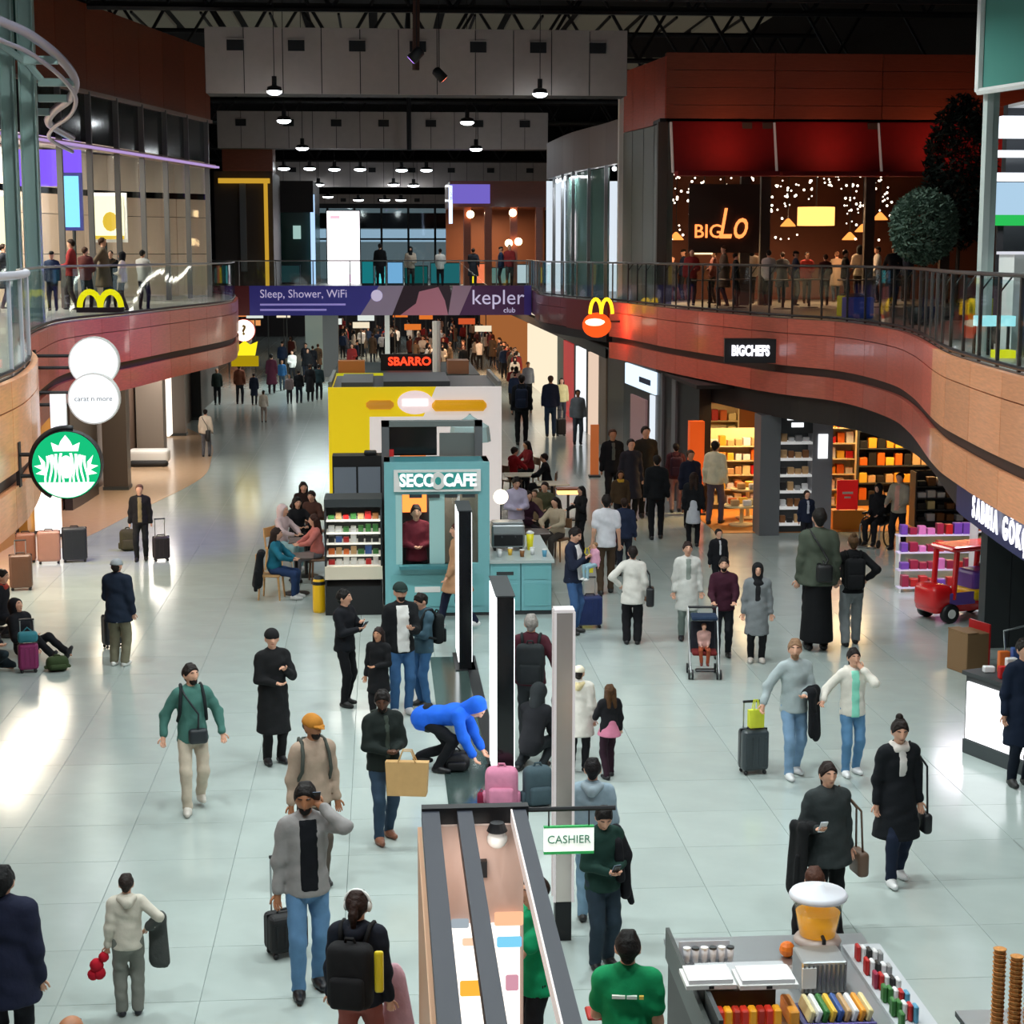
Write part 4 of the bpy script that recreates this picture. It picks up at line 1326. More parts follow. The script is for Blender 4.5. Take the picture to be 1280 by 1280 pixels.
for px0, px1, py0, py1, col, nm in ((1224, 1245, 395, 408, '#a8f0f8', 'pale cyan'), (1247, 1270, 395, 408, '#a8f0f8', 'bright aqua'), (1246, 1270, 438, 452, '#d8d820', 'lime yellow')):
    SY = 22.65 if nm == 'lime yellow' else 23.15
    q0, q1 = atY(px0, py1, SY), atY(px1, py0, SY)
    t = thing('lit_shelf', 'small %s lit shelf behind the glass near the corner column' % nm, 'shelf', (q0.x, SY, q0.z))
    mbox(0, q1.x - q0.x, 0, .25, 0, q1.z - q0.z).build('lit_front', glow('shelf' + nm.replace(' ', '_'), col, 1.2), t)
    mbox(0, .03, .2, .25, F2 - q0.z, 0).build('leg', M_BLACK, t)
    mbox(q1.x - q0.x - .03, q1.x - q0.x, .2, .25, F2 - q0.z, 0).build('leg', M_BLACK, t)
mbox(8.3, 12, 22.3, 22.5, F2, 5.9).build('wall_counter_blue', mat('navy_counter', '#16203c', rough=.4), kind='structure', label='navy counter front behind the glass near the corner column')
# ------------------------------------------------------------------ ground floor shops
def products(parent_xy, w, z, n, cols, label, group, depth=.18, h=.2, y=0.0, cat='box', name='product_box', var=.5):
    """boxes standing in a row on a shelf, each its own thing"""
    x0, Y = parent_xy
    for k in range(n):
        c = RND.choice(cols)
        bw = w / n * RND.uniform(.7, .92)
        key = (name, round(bw, 2), c)
        hh = h * RND.uniform(1 - var, 1)
        o = MB().rbox(-bw / 2, bw / 2, -depth / 2, depth / 2, 0, hh, .008, 1).build(name, mat('pack_' + c.strip('#'), c, rough=.4), label=label % colour_name(c), cat=cat, group=group)
        o.location = (x0 + w * (k + .5) / n, Y + y, z)


NAMES = {'#e8d9a0': 'cream', '#f0c040': 'yellow', '#d86a20': 'orange', '#c02020': 'red', '#e8e8e8': 'white', '#3a5a9a': 'blue', '#3a7a3a': 'green', '#7a4ab0': 'violet',
         '#222222': 'black', '#e080c0': 'pink', '#8a5a30': 'brown', '#f0a030': 'amber', '#c8a070': 'tan', '#5aa0c0': 'teal', '#a02848': 'crimson', '#9a9a9a': 'grey'}


def colour_name(c):
    return NAMES[c]


def gondola(name, label, x, y, w, h, levels, depth=.45, rz=0.0, m=None, back=None, cols=None, group=None, per=6, prod_label=None, cat='shelf'):
    t = thing(name, label, cat, (x, y, 0), rz)
    m = m or M_WHITE
    mbox(-w / 2, w / 2, depth / 2 - .03, depth / 2, 0, h).build('back_panel', back or m, t)
    for s in (-1, 1):
        mbox(s * w / 2 - .02, s * w / 2 + .02, -depth / 2, depth / 2, 0, h).build('side_panel', m, t)
    mbox(-w / 2, w / 2, -depth / 2, depth / 2, 0, .12).build('plinth', M_DGREY, t)
    for k in range(levels):
        z = .12 + (h - .2) * k / levels
        mbox(-w / 2 + .02, w / 2 - .02, -depth / 2, depth / 2 - .03, z, z + .03).build('shelf', m, t)
        if cols and not rz:
            products((x - w / 2 + .04, y - depth * .15), w - .08, z + .03, per, cols, '%s packet, ' + ['lowest board', 'board two', 'board three', 'board four', 'board five', 'board six'][k] + ', ' + label, group, depth * .5, (h - .2) / levels * .75)
    return t


WARMSHOP = ['#e8d9a0', '#f0c040', '#d86a20', '#c8a070', '#e8e8e8', '#c02020', '#f0a030']
# shop with the orange floor
sh = mbox(7.6, 20, 39.2, 54, 0.002, 0.012).build('floor_shop', mat('orange_carpet', '#c07a2c', rough=.5, noise=.12, nscale=2), kind='structure', label='orange floor inside the sweets shop')
mbox(7.4, 20, 54, 54.2, 0, 3.26).build('wall_shop_back', mat('shop_back_warm', '#a86a30', rough=.6), kind='structure', label='warm brown rear wall of the sweets shop')
mbox(7.4, 20, 41, 54, 3.16, 3.25).build('ceiling_shop', mat('shop_ceiling_dark', '#2a2320', rough=.7), kind='structure', label='dark ceiling inside the sweets shop')
for k, (x, y, p) in enumerate(((9.15, 42.3, 130), (9.2, 47, 110), (11.6, 42.5, 150), (14.2, 42, 150), (12.2, 48, 120))):
    t = thing('shop_lamp', 'flat warm ceiling lamp inside the sweets shop', 'ceiling lamp', (x, y, 3.08), group='sweets shop ceiling lamps')
    mbox(-.6, .6, -.3, .3, .0, .08).build('housing', M_BLACK, t)
    mbox(-.55, .55, -.25, .25, -.015, 0).build('diffuser', M_WARMLAMP, t)
    area_light('shop_lamp_light', (x, y, 3.05), p, 1.0, (1, .68, .32), size_y=.5)
unit = thing('shop_pillar_unit', 'grey pillar with white shelf niche and lit title in front of the sweets shop', 'pillar', (0, 38.8, 0))
xa, xb, xc, xd = [atY(px, 600, 38.8).x for px in (950, 975, 1015, 1040)]
mbox(xa, xb, 0, .7, 0, 2.73).build('pillar', M_GREY, unit)
mbox(xc, xd, 0, .7, 0, 2.73).build('pillar', mat('grey_lit_panel', '#85858a', rough=.4), unit)
mbox(xb, xc, .45, .7, 0, 2.73).build('back_panel', M_DGREY, unit)
mbox(xb, xc, .02, .45, 2.32, 2.73).build('header', M_DGREY, unit)
m_wl = glow('white_letters', '#f2f4f6', 1.6)
mbox(xb + .14, xc - .14, .0, .02, 2.62, 2.72).build('lit_title', m_wl, unit)
mbox(xb + .24, xc - .22, .0, .02, 2.46, 2.56).build('lit_title', m_wl, unit)
mbox(xc + .12, xd - .12, -.02, 0, 1.75, 2.3).build('lit_title', m_wl, unit)
for k in range(6):
    z = .22 + k * .37
    mbox(xb, xc, .02, .45, z, z + .05).build('shelf', mat('shelf_white_lit', '#f0f0ee', rough=.4, emit=.35), unit)
    products((xb + .03, 38.8 + .2), xc - xb - .06, z + .05, 4, ['#222222', '#8a5a30', '#e8e8e8', '#9a9a9a', '#c8a070'], '%s bottle on the white niche shelves of the grey pillar', 'bottles in the pillar niche', .10, .2, cat='bottle', name='bottle')
pl = '%s sweet packet on the shelves inside the shop with orange floor'
gondola('shop_shelf', 'tall cream sweets shelf beside the grey pillar', 8.75, 43.2, 1.3, 2.0, 5, cols=WARMSHOP, m=mat('cream_shelf', '#e0cfa0', rough=.5), group='packets on sweets shelves', prod_label=pl)
gondola('shop_shelf', 'cream sweets shelf under the toy display at the shop mouth', 8.75, 46.5, 1.5, 2.4, 5, cols=WARMSHOP, m=mat('cream_shelf', '#e0cfa0', rough=.5), group='packets on sweets shelves', prod_label=pl)
gondola('shop_shelf', 'orange-stocked shelf behind the red sale board', 11.0, 42.8, 1.4, 2.5, 6, cols=['#d86a20', '#f0c040', '#c02020', '#e8e8e8', '#f0a030'], m=mat('cream_shelf', '#e0cfa0', rough=.5), group='packets on sweets shelves', prod_label=pl)
gondola('shop_shelf', 'long amber snack shelf behind the wheelchair', 12.9, 43.5, 1.9, 2.4, 5, cols=['#d86a20', '#f0a030', '#222222', '#c8a070', '#f0c040'], m=M_DGREY, group='packets on sweets shelves', prod_label=pl, per=8)
gondola('shop_shelf', 'low dark shelf with white price strips past the wheelchair', 13.2, 39.9, 1.7, 1.3, 4, cols=['#222222', '#e8e8e8', '#8a5a30', '#e8d9a0'], m=M_DGREY, group='packets on sweets shelves', prod_label=pl, per=7)
gondola('shop_shelf', 'dark brown snack shelf at the end of the sweets shop', 15.2, 41.2, 1.8, 1.9, 5, cols=['#8a5a30', '#c8a070', '#e8d9a0', '#222222'], m=M_DGREY, group='packets on sweets shelves', prod_label=pl, per=8)
for k, (x, y, h) in enumerate(((8.75, 41.35, .75), (8.74, 40.3, .5))):
    t = thing('display_table', ['round tiered sweets table inside the shop mouth', 'low round sweets table at the shop mouth'][k], 'table', (x - k * .35, y, 0))
    MB().lathe([(.28, 0), (.3, .05), (.05, .08), (.05, h - .05), (.42, h - .04), (.42, h)], 18).build('stand', mat('cream_shelf', '#e0cfa0', rough=.5), t)
    for q in range(5):
        a = q * 1.256
        MB().rbox(-.1, .1, -.07, .07, 0, .14, .02, 1).build('product_box', mat('pack_' + WARMSHOP[q].strip('#'), WARMSHOP[q]), label='%s gift box on the %s sweets table' % (colour_name(WARMSHOP[q]), ['tiered', 'low'][k]), cat='box', group='boxes on the round tables').location = (x - k * .35 + .24 * math.cos(a), y + .24 * math.sin(a), h)
a, b = atY(1046, 637, 39.6), atY(1073, 600, 39.6)
t = thing('sale_board', 'red board with white script standing on the shop floor', 'sign', ((a.x + b.x) / 2, 39.6, 0))
w = (b.x - a.x) / 2
mbox(-w, w, 0, .05, a.z, b.z).build('board', mat('sale_red', '#d01818', rough=.4, emit=.35), t)
mbox(-w + .12, w - .12, -.01, 0, (a.z + b.z) / 2 + .02, (a.z + b.z) / 2 + .07).build('script_line', M_WHITE, t)
mbox(-w + .17, w - .17, -.01, 0, (a.z + b.z) / 2 - .08, (a.z + b.z) / 2 - .04).build('script_line', M_WHITE, t)
for s in (-1, 1):
    mbox(s * (w - .03) - .015, s * (w - .03) + .015, .01, .04, 0, a.z).build('leg', M_STEEL, t)
mbox(-w - .1, w + .2, -.05, .35, 0, .55 if a.z > .6 else a.z - .02).build('plinth', mat('orange_panel', '#d88a2a', rough=.5), t)
a, b = atY(862, 580, 42), atY(881, 527, 42)
t = thing('orange_stand', 'slim orange display stand at the mouth of the sweets shop', 'display stand', ((a.x + b.x) / 2, 42, 0))
w = (b.x - a.x) / 2
mbox(-w, w, 0, .3, .06, b.z).build('panel', mat('orange_lit', '#e85a18', rough=.4, emit=.5), t)
mbox(-w - .05, w + .05, -.05, .35, 0, .06).build('base', M_DGREY, t)
t = thing('toy_display', 'red toy display on top of the cream shelf in the shop mouth', 'display', (8.75, 46.5, 2.4))
MB().rbox(-.7, .7, -.2, .2, 0, .1, .02, 1).build('tray', mat('toy_red', '#d02028', rough=.4), t)
MB().sphere((.3, 0, .28), (.2, .15, .22), 10).build('toy', mat('toy_pink', '#e05a60', rough=.5), t)
MB().sphere((-.3, 0, .22), (.16, .12, .16), 10).build('toy', mat('toy_white', '#e0d8d0', rough=.5), t)

# dark wall with the blue-white lit sign, screen and white door frame
wr = thing('wall_right_dark', 'dark shop wall with a pale blue lit sign and white door frame', 'wall', kind='structure')
DW = [Vector((7.75, 42.5, 0)), Vector((7.45, 46, 0)), Vector((7.2, 52, 0)), Vector((7.35, 57, 0))]
for k in range(3):
    strip(MB(), DW[k:k + 2], offset(DW, -.3)[k:k + 2], 0, 3.26, .01).build('panel', mat('dark_wall', '#1b1716', rough=.35), wr)
def on_wall(y):
    for k in range(3):
        if DW[k].y <= y <= DW[k + 1].y:
            f = (y - DW[k].y) / (DW[k + 1].y - DW[k].y)
            return DW[k].x + (DW[k + 1].x - DW[k].x) * f
def wallplate(name, y0, y1, z0, z1, m, t, out=.06):
    x0, x1 = on_wall(y0), on_wall(y1)
    MB().add([(x0 - out, y0, z0), (x1 - out, y1, z0), (x1 - out, y1, z1), (x0 - out, y0, z1), (x0 + .02, y0, z0), (x1 + .02, y1, z0), (x1 + .02, y1, z1), (x0 + .02, y0, z1)],
             [(0, 1, 2, 3), (4, 7, 6, 5), (0, 4, 5, 1), (3, 2, 6, 7), (0, 3, 7, 4), (1, 5, 6, 2)]).build(name, m, t)
wallplate('lit_sign', 47.0, 51.5, 2.55, 3.15, glow('paleblue_sign', '#cfe4f6', 1.5), wr)
wallplate('sign_line', 47.6, 49.2, 2.75, 2.9, mat('sign_navy', '#203050'), wr, .08)
wallplate('door_frame', 47.2, 47.7, 0.0, 2.5, glow('door_white', '#dfe8f0', 1.1), wr)
wallplate('screen', 48.3, 50.6, .5, 2.3, mat('poster_dusk', '#8a6a6a', rough=.4, emit=.3), wr)
wallplate('screen_lower', 48.3, 50.6, .15, .5, mat('poster_blue', '#30508a', rough=.4, emit=.3), wr)
wallplate('pilaster', 44.6, 45.0, 0, 3.2, M_GREY, wr)
wallplate('pilaster', 46.0, 46.2, 0, 3.2, M_GREY, wr)
# bright shops further along
wf = thing('wall_right_far', 'row of bright shopfronts beyond the hamburger sign', 'wall', kind='structure')
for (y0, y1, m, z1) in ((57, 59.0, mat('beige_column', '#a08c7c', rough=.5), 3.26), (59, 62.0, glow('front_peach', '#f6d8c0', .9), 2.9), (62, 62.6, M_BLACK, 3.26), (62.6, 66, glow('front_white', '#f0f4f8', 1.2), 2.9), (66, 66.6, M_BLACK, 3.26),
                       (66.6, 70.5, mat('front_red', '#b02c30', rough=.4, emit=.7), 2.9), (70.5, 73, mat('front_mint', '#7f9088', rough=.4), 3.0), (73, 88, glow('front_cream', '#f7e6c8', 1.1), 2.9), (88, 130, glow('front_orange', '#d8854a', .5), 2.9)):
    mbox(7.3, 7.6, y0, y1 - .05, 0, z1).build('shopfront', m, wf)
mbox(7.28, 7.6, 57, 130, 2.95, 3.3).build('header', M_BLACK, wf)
area_light('shopfront_light', (6.9, 64, 2.9), 180, 10, (1, .93, .85), (0, math.radians(40), 0), size_y=.3)
area_light('shopfront_light', (6.9, 80, 2.9), 180, 12, (1, .88, .75), (0, math.radians(40), 0), size_y=.3)
# near dark wall beside the toys
t = thing('wall_right_near', 'dark grey panelled wall beside the red toy car', 'wall', kind='structure')
xw = atY(1231, 760, 27.2).x
for k in range(4):
    mbox(xw + k * .42, xw + k * .42 + .41, 27.2, 27.5, 0, 3.26).build('panel', M_DGREY, t)
sgb = thing('airport_sign', 'navy lit sign band with white airport lettering under the wood fascia', 'sign')
seg = [p for p in CR if 15.5 < p.y < 24.2]
strip(MB(), offset(seg, .26), offset(seg, .33), 2.74, 3.24).build('sign_board', mat('sign_navy_lit', '#1c2250', rough=.4, emit=.25), sgb)
start = min(range(len(seg)), key=lambda i: abs(seg[i].y - 22.6))
acc = 0
txt = 'SABIHA GÖKÇEN'
oseg = offset(seg, .24)
pos = start
dist = 0.0
for ch in txt:
    wd = {'I': .14, ' ': .2, 'G': .32, 'Ö': .34, 'H': .31, 'A': .31}.get(ch, .28)
    dist += wd / 2
    if ch != ' ':
        # walk along the curve
        d, i = dist, start
        while i < len(oseg) - 2 and d > (oseg[i + 1] - oseg[i]).length:
            d -= (oseg[i + 1] - oseg[i]).length
            i += 1
        tg = (oseg[i + 1] - oseg[i]).normalized()
        p = oseg[i] + tg * d
        lettering(ch, .40, glow('letter_white', '#f4f4ff', 1.8), sgb, (p.x - .02, p.y, 2.99), (PI / 2, 0, math.atan2(tg.y, tg.x)), bold=.008, sx=.85)
    dist += wd / 2
# restaurant name on the fascia
ii = min(range(len(CR)), key=lambda i: abs(CR[i].y - 38.6))
p = atY(949, 437, 38.55)
tg = (CR[ii + 2] - CR[ii - 2]).normalized()
t = thing('fascia_sign', 'white glowing BIGCHEFS letters on the wood fascia', 'sign', (p.x - .32, p.y - .6, p.z), -.16)
mbox(-.56, .56, .03, .5, -.26, .26).build('backing', M_BLACK, t)
lettering('BIGCHEFS', .30, glow('letter_white', '#f4f4ff', 1.8), t, (0, 0, 0), depth=.02, bold=.016, sx=.62)

# ------------------------------------------------------------------ left side ground floor
LW = spline([(-7.6, 12), (-7.4, 24), (-8.2, 34), (-8.0, 40), (-7.5, 47), (-7.3, 60), (-7.3, 80)], 1.0)
wl = thing('wall_left', 'lit shopfronts under the curved gallery beside the luggage display', 'wall', kind='structure')
def wl_range(y0, y1):
    return [p for p in LW if y0 - .01 <= p.y <= y1 + .01]
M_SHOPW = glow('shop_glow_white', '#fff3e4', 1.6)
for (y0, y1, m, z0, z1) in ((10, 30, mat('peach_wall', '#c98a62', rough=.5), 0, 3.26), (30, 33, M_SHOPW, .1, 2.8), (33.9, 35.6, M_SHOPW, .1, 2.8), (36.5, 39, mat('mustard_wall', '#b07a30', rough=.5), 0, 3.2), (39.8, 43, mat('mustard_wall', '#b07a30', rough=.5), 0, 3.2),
                           (43, 47, mat('dark_front', '#3a3330', rough=.4), 0, 3.2), (48, 52.5, M_SHOPW, .1, 2.8), (54.5, 59, mat('taupe_front', '#7a6a5e', rough=.4), 0, 3.2), (60, 62.5, M_SHOPW, .1, 2.7), (63, 80, mat('dark_front', '#3a3330', rough=.4), 0, 3.2)):
    s = wl_range(y0, y1)
    if len(s) > 1:
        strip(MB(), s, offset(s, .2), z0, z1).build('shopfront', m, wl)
strip(MB(), offset(LW, .25), offset(LW, .4), 0, 3.26).build('rear_wall', mat('rear_taupe', '#6b5548', rough=.6), wl)
slab(offset(CL, .9), -13, 0.001, 0.008, 'floor_shop_left', mat('beige_stone', '#c9a989', rough=.2, noise=.05), 'beige stone floor strip in front of the luggage shop')
for k, (px0, px1, pyb, m) in enumerate(((130, 160, 613, mat('column_bronze', '#443a33', rough=.4)), (172, 205, 576, mat('column_stone', '#8a7e74', rough=.5)), (213, 232, 545, mat('column_stone2', '#6e645c', rough=.5)), (240, 252, 525, M_BLACK))):
    q = gp((px0 + px1) / 2, pyb)
    w = (px1 - px0) / FOC * q.y / 2
    t = thing('column', ['dark bronze square column beside the tall luggage shop', 'grey stone column before the white-lit shoe shop', 'slim grey column beyond the stone one', 'thin black column at the end of the shop row'][k], 'column', (q.x, q.y, 0), kind='structure')
    mbox(-w, w, 0, 2 * w, 0, 3.3).build('shaft', m, t)
    mbox(-w - .02, w + .02, -.02, 2 * w + .02, 0, .1).build('base', M_DGREY, t)
area_light('left_shop_light', (-6.9, 34, 3.2), 260, 6, (1, .86, .68), size_y=.6, rot=(0, 0, PI / 2))
area_light('left_shop_light', (-6.6, 44, 3.2), 150, 6, (1, .84, .62), size_y=.6, rot=(0, 0, PI / 2))
area_light('left_shop_light', (-6.6, 52, 3.2), 150, 5, (1, .92, .82), size_y=.6, rot=(0, 0, PI / 2))
t = thing('wall_light_box', 'tall white lit panel on the wood fascia beside the round signs', 'light box', (*atY(72, 495, 26.5)[:2], 3.95))
mbox(-.12, .12, 0, .06, -.45, .3).build('frame', M_WHITE, t)
mbox(-.11, .11, -.01, 0, -.44, .29).build('diffuser', glow('lp_white', '#f6f2ff', 1.6), t)
t = thing('shoe_stand', 'white display stand with dark shoes near the stone column', 'display stand', (gp(182, 582).x + .12, gp(182, 582).y, 0))
MB().rbox(-.6, .6, -.35, .35, .1, .5, .1, 3).build('bench', M_WHITE, t)
MB().rbox(-.55, .6, -.45, -.2, 0, .2, .08, 2).build('footwell', M_BLACK, t)
for k, (px, c, lb) in enumerate(((48, '#ffffff', 'narrow bright white stand among the brown cases'), (62, '#ffffff', 'taller bright white stand among the brown cases'))):
    q = gp(px, 672 + 4 * k)
    t = thing('light_stand', lb, 'display stand', (q.x, q.y + .6, 0))
    mbox(-.16, .16, -.1, .1, .08, 1.0 + k * .35).build('panel', glow('stand_glow', '#fff6ec', 1.8), t)
    mbox(-.18, .18, -.12, .12, 0, .08).build('base', M_DGREY, t)

# far end of the ground floor
t = thing('wall_far', 'far end wall of the ground floor behind the crowd', 'wall', kind='structure')
mbox(-14, 16, 138, 138.4, 0, F2).build('end_wall', mat('end_wall_dark', '#2c2a2e', rough=.6), t)
SIGN_POSTS = []
for k in range(54):
    x = -12 + k * .43 + RND.uniform(-.2, .2)
    y = RND.choice((96, 108, 118, 128))
    z = RND.uniform(1.9, 3.4)
    c = RND.choice(['#f0f4f0', '#e8f0e8', '#f0a060', '#e87a30', '#fff0d0', '#f09050', '#b8d8d8'])
    if x > 1:
        c = RND.choice(['#e87a30', '#f0a060', '#fff0d0', '#d85a30'])
    o = mbox(-.45, .45, 0, .1, 0, .32).build('lit_sign', glow('far' + c, c, .9), t)
    o.location = (x, y, z)
    mbox(-.03, .03, .1, .16, -z, .3).build('sign_post', M_DGREY, o)
    SIGN_POSTS.append((x, y + .13, 0, .1))
mbox(-4.2, -3.2, 99, 100, 0, 4.7).build('pale_pillar', mat('pale_teal_pillar', '#a8c0bc', rough=.4, emit=.15), t)
mbox(-3.0, -2.2, 92, 92.6, 0, 3.3).build('grey_pillar', M_GREY, t)
mbox(.2, .45, 90, 90.3, 0, 3.8).build('white_pillar', M_WHITE, t)
for (x, y, p, c) in ((-3, 84, 500, (.85, 1, 1)), (4.5, 92, 700, (1, .6, .35)), (0, 110, 500, (1, .8, .6)), (-5, 76, 200, (.9, 1, 1)), (3, 78, 260, (1, .85, .7))):
    area_light('far_hall_light', (x, y, 4.6 if y > 73 else 4.0), p, 3, c)

# ------------------------------------------------------------------ round projecting signs
def round_sign(px, py, r, Y, face, label, bracket, rim=None, e=2.2):
    q = atY(px, py, Y)
    t = thing('round_sign', label, 'sign', (q.x, Y, q.z))
    MB().poly(disc(r * 1.06), -.09, .09).build('case', rim or M_WHITE, t)
    MB().poly(disc(r), -.10, -.088).build('face', face, t)
    MB().poly(disc(r), .088, .10).build('rear_face', face, t)
    for z in (-.25, .25):
        MB().tube([(-r * math.cos(math.asin(z)) if False else -r * .95, 0, z * r), (-bracket, 0, z * r)], .03, 6).build('bracket', M_BLACK, t)
    mbox(-bracket - .04, -bracket, -.06, .06, -r * .5, r * .5).build('wall_plate', M_BLACK, t)
    return t


m_face = glow('sign_face_white', '#f6fbff', 1.3)
round_sign(118, 452, .39, 29.6, m_face, 'blank glowing white round sign above the lettered one', .95)
t = round_sign(118, 498, .39, 28.8, m_face, 'glowing white round sign with small dark lettering', .95)
lettering('carat n more', .115, mat('sign_ink', '#3a3a40', rough=.6), t, (0, -.105, 0), depth=.003)
t = round_sign(305, 413, .40, 66.5, glow('sign_face_warm', '#fff4e0', 2.2), 'small glowing white round sign with a gold mark above the yellow sign', 1.55, mat('sign_red', '#c01818', rough=.4, emit=.4), 2)
lettering('?', .5, mat('gold', '#d8b060', rough=.4), t, (0, -.11, 0), depth=.005, bold=.02)
q = atY(306, 441, 66.3)
t = thing('yellow_sign', 'yellow lit sign box hanging under the small round sign', 'sign', (q.x, 66.3, q.z))
MB().poly([(-.38, -.1), (.38, -.1), (.48, .42), (.2, .3), (0, .45), (-.2, .3), (-.48, .42)], -.08, .08).build('crown', glow('yellow_lit', '#f0d820', 1.3), t)
mbox(-.5, .5, -.1, .1, -.5, -.12).build('box', glow('yellow_dim', '#b89c10', .8), t)
MB().tube([(0, .1, .0), (-1.5, .1, .0)], .03, 6).build('rod', M_BLACK, t)
# green coffee roundel: crown and flowing white strands only
q = atY(85, 580, 19.8)
t = thing('round_sign', 'green and white glowing round coffee sign in a black ring', 'sign', (q.x, 19.8, q.z))
R0 = .372
MB().poly(disc(R0 * 1.02, 40), -.10, .10).build('case', M_BLACK, t)
rg = [(R0 * 1.08 * math.cos(a), 0, R0 * 1.08 * math.sin(a)) for a in [math.radians(80 + k * 9) for k in range(19)]]
MB().tube(rg, .035, 8).build('ring', M_BLACK, t, smooth=True)
MB().poly(disc(R0, 40), -.112, -.10).build('face', glow('coffee_green', '#12a468', 1.5), t)
mw = glow('coffee_white', '#effcf6', 1.9)
def strand(pts, w):
    L = [(x - w / 2 * (1 - i / len(pts) * .5), z) for i, (x, z) in enumerate(pts)]
    Rr = [(x + w / 2 * (1 - i / len(pts) * .5), z) for i, (x, z) in enumerate(pts)]
    n = len(pts)
    vs = [(x, -.120, z) for x, z in L] + [(x, -.120, z) for x, z in Rr] + [(x, -.11, z) for x, z in L] + [(x, -.11, z) for x, z in Rr]
    fs = []
    for i in range(n - 1):
        fs.append((i, n + i, n + i + 1, i + 1))
        fs.append((2 * n + i, 2 * n + i + 1, 3 * n + i + 1, 3 * n + i))
        fs.append((i, i + 1, 2 * n + i + 1, 2 * n + i))
        fs.append((n + i, 3 * n + i, 3 * n + i + 1, n + i + 1))
    MB().add(vs, fs).build('strand', mw, t)
MB().poly([(R0 * x, R0 * z) for x, z in ((-.36, .42), (-.42, .68), (-.2, .58), (-.14, .72), (0, .9), (.14, .72), (.2, .58), (.42, .68), (.36, .42))], -.122, -.11).build('crown', mw, t)
for s in (-1, 1):
    for k in range(5):
        b0 = .14 + k * .11
        strand([(s * R0 * (b0 + .05 * math.sin(i * .9 + k)), R0 * (.36 - i * .17 - k * .02)) for i in range(8) if (b0 + .1) ** 2 + (.36 - i * .17) ** 2 < .95], R0 * .075)
    MB().poly([(s * R0 * x, R0 * z) for x, z in ((.62, .1), (.80, .30), (.72, .02), (.94, -.02), (.70, -.14), (.9, -.25), (.62, -.3))], -.120, -.11).build('fin', mw, t)
MB().poly([(R0 * .22 * math.cos(a * PI / 10), R0 * (-.05 + .34 * math.sin(a * PI / 10))) for a in range(20)], -.125, -.11).build('oval', mw, t)
MB().poly([(R0 * .97 * math.cos(math.radians(212 + a * 11.6)), R0 * .97 * math.sin(math.radians(212 + a * 11.6))) for a in range(11)], -.123, -.11).build('lower_field', mw, t)
for z in (.11, -.13):
    MB().tube([(-R0 * .98, 0, z), (-.53, 0, z)], .025, 6).build('bracket', M_BLACK, t)
mbox(-.56, -.52, -.06, .06, -.25, .25).build('wall_plate', M_BLACK, t)
# hamburger sign with yellow arches and its own glow
q = atY(746, 402, 50.3)
t = thing('hamburger_sign', 'glowing red and orange burger sign with yellow arches', 'sign', (q.x, 50.3, q.z))
MB().sphere((0, 0, -.10), (.42, .14, .36), 16).build('burger', glow('burger_red', '#f0501c', 1.5), t)
MB().sphere((-.05, -.06, -.02), (.30, .12, .13), 14).build('highlight_band', glow('burger_cream', '#ffe0c0', 2.0), t)
for s in (-1, 1):
    MB().tube([(.12 + s * .16 + .16 * math.cos(a), -.05, .22 + .42 * math.sin(a)) for a in [PI * k / 12 for k in range(13)]], .05, 8).build('arch', glow('arch_yellow', '#ffc820', 2.4), t, smooth=True)
MB().tube([(.0, .1, 0), (.75, .1, 0)], .03, 6).build('bracket', M_BLACK, t)
area_light('hamburger_glow', (q.x + .3, 49.6, q.z), 22, .5, (1, .18, .08), (math.radians(90), 0, math.radians(-70)))
CRp = [p for p in CR if 51.2 < p.y < 55.5]
strip(MB(), offset(CRp, -.05), offset(CRp, -.005), 4.02, F2 - .02).build('wall_red_panel', mat('dark_red_panel', '#6e2420', rough=.4), kind='structure', label='dark red panel behind the hamburger sign')
t = thing('ceiling_bulkhead', 'dark curved bulkhead below the red panel', 'bulkhead', kind='structure')
BK = [p for p in CR if 51.7 < p.y < 70]
strip(MB(), offset(BK, .2), offset(BK, .7), 3.72, 4.0).build('bulkhead_edge', mat('bulk_dark', '#1d1c20', rough=.4), t)
strip(MB(), offset(BK, .17), offset(BK, .24), 4.0, 4.3).build('bulkhead_top', mat('bulk_grey', '#4a4550', rough=.4), t)
q = atY(140, 379, 40)
t = thing('arch_reflection', 'yellow reflection of the burger arches, shaped as a glowing letter behind the gallery glass', 'sign', (q.x - .6, 42.2, F2))  # reflection of the burger arches, modelled as a glowing letter
for s in (-1, 1):
    MB().tube([(s * .24 + .24 * math.cos(a), 0, .12 + .36 * math.sin(a)) for a in [PI * k / 10 for k in range(11)]], .07, 6).build('arch', glow('arch_reflection_yellow', '#f0e010', 1.3), t, smooth=True)
mbox(-.55, .55, -.06, .06, 0, .12).build('base', M_BLACK, t)
# ------------------------------------------------------------------ yellow kiosk
KY = 41.5
x0, x1 = atY(411, 550, KY).x, atY(627, 550, KY).x
zt = atY(500, 484, KY).z
k1 = thing('yellow_kiosk', 'yellow and white snack kiosk with baguette pictures and dark roof', 'kiosk', (0, KY, 0))
m_yel = mat('kiosk_yellow', '#ecce18', rough=.4, emit=.5)  # glow put into the kiosk fronts so they look brighter
m_kw = mat('kiosk_white', '#efe6e2', rough=.4, emit=.45)
xm = atY(545, 500, KY).x
MB().poly([(x0, 0), (atY(462, 600, KY).x, 0), (atY(462, 521, KY).x, atY(462, 521, KY).z), (xm - .3, atY(462, 521, KY).z), (xm, zt), (x0, zt)], 0, .12).build('yellow_front', m_yel, k1)
MB().poly([(atY(462, 600, KY).x, 0), (x1, 0), (x1, zt), (xm, zt), (xm - .3, atY(462, 521, KY).z), (atY(462, 521, KY).x, atY(462, 521, KY).z)], 0, .12).build('white_front', m_kw, k1)
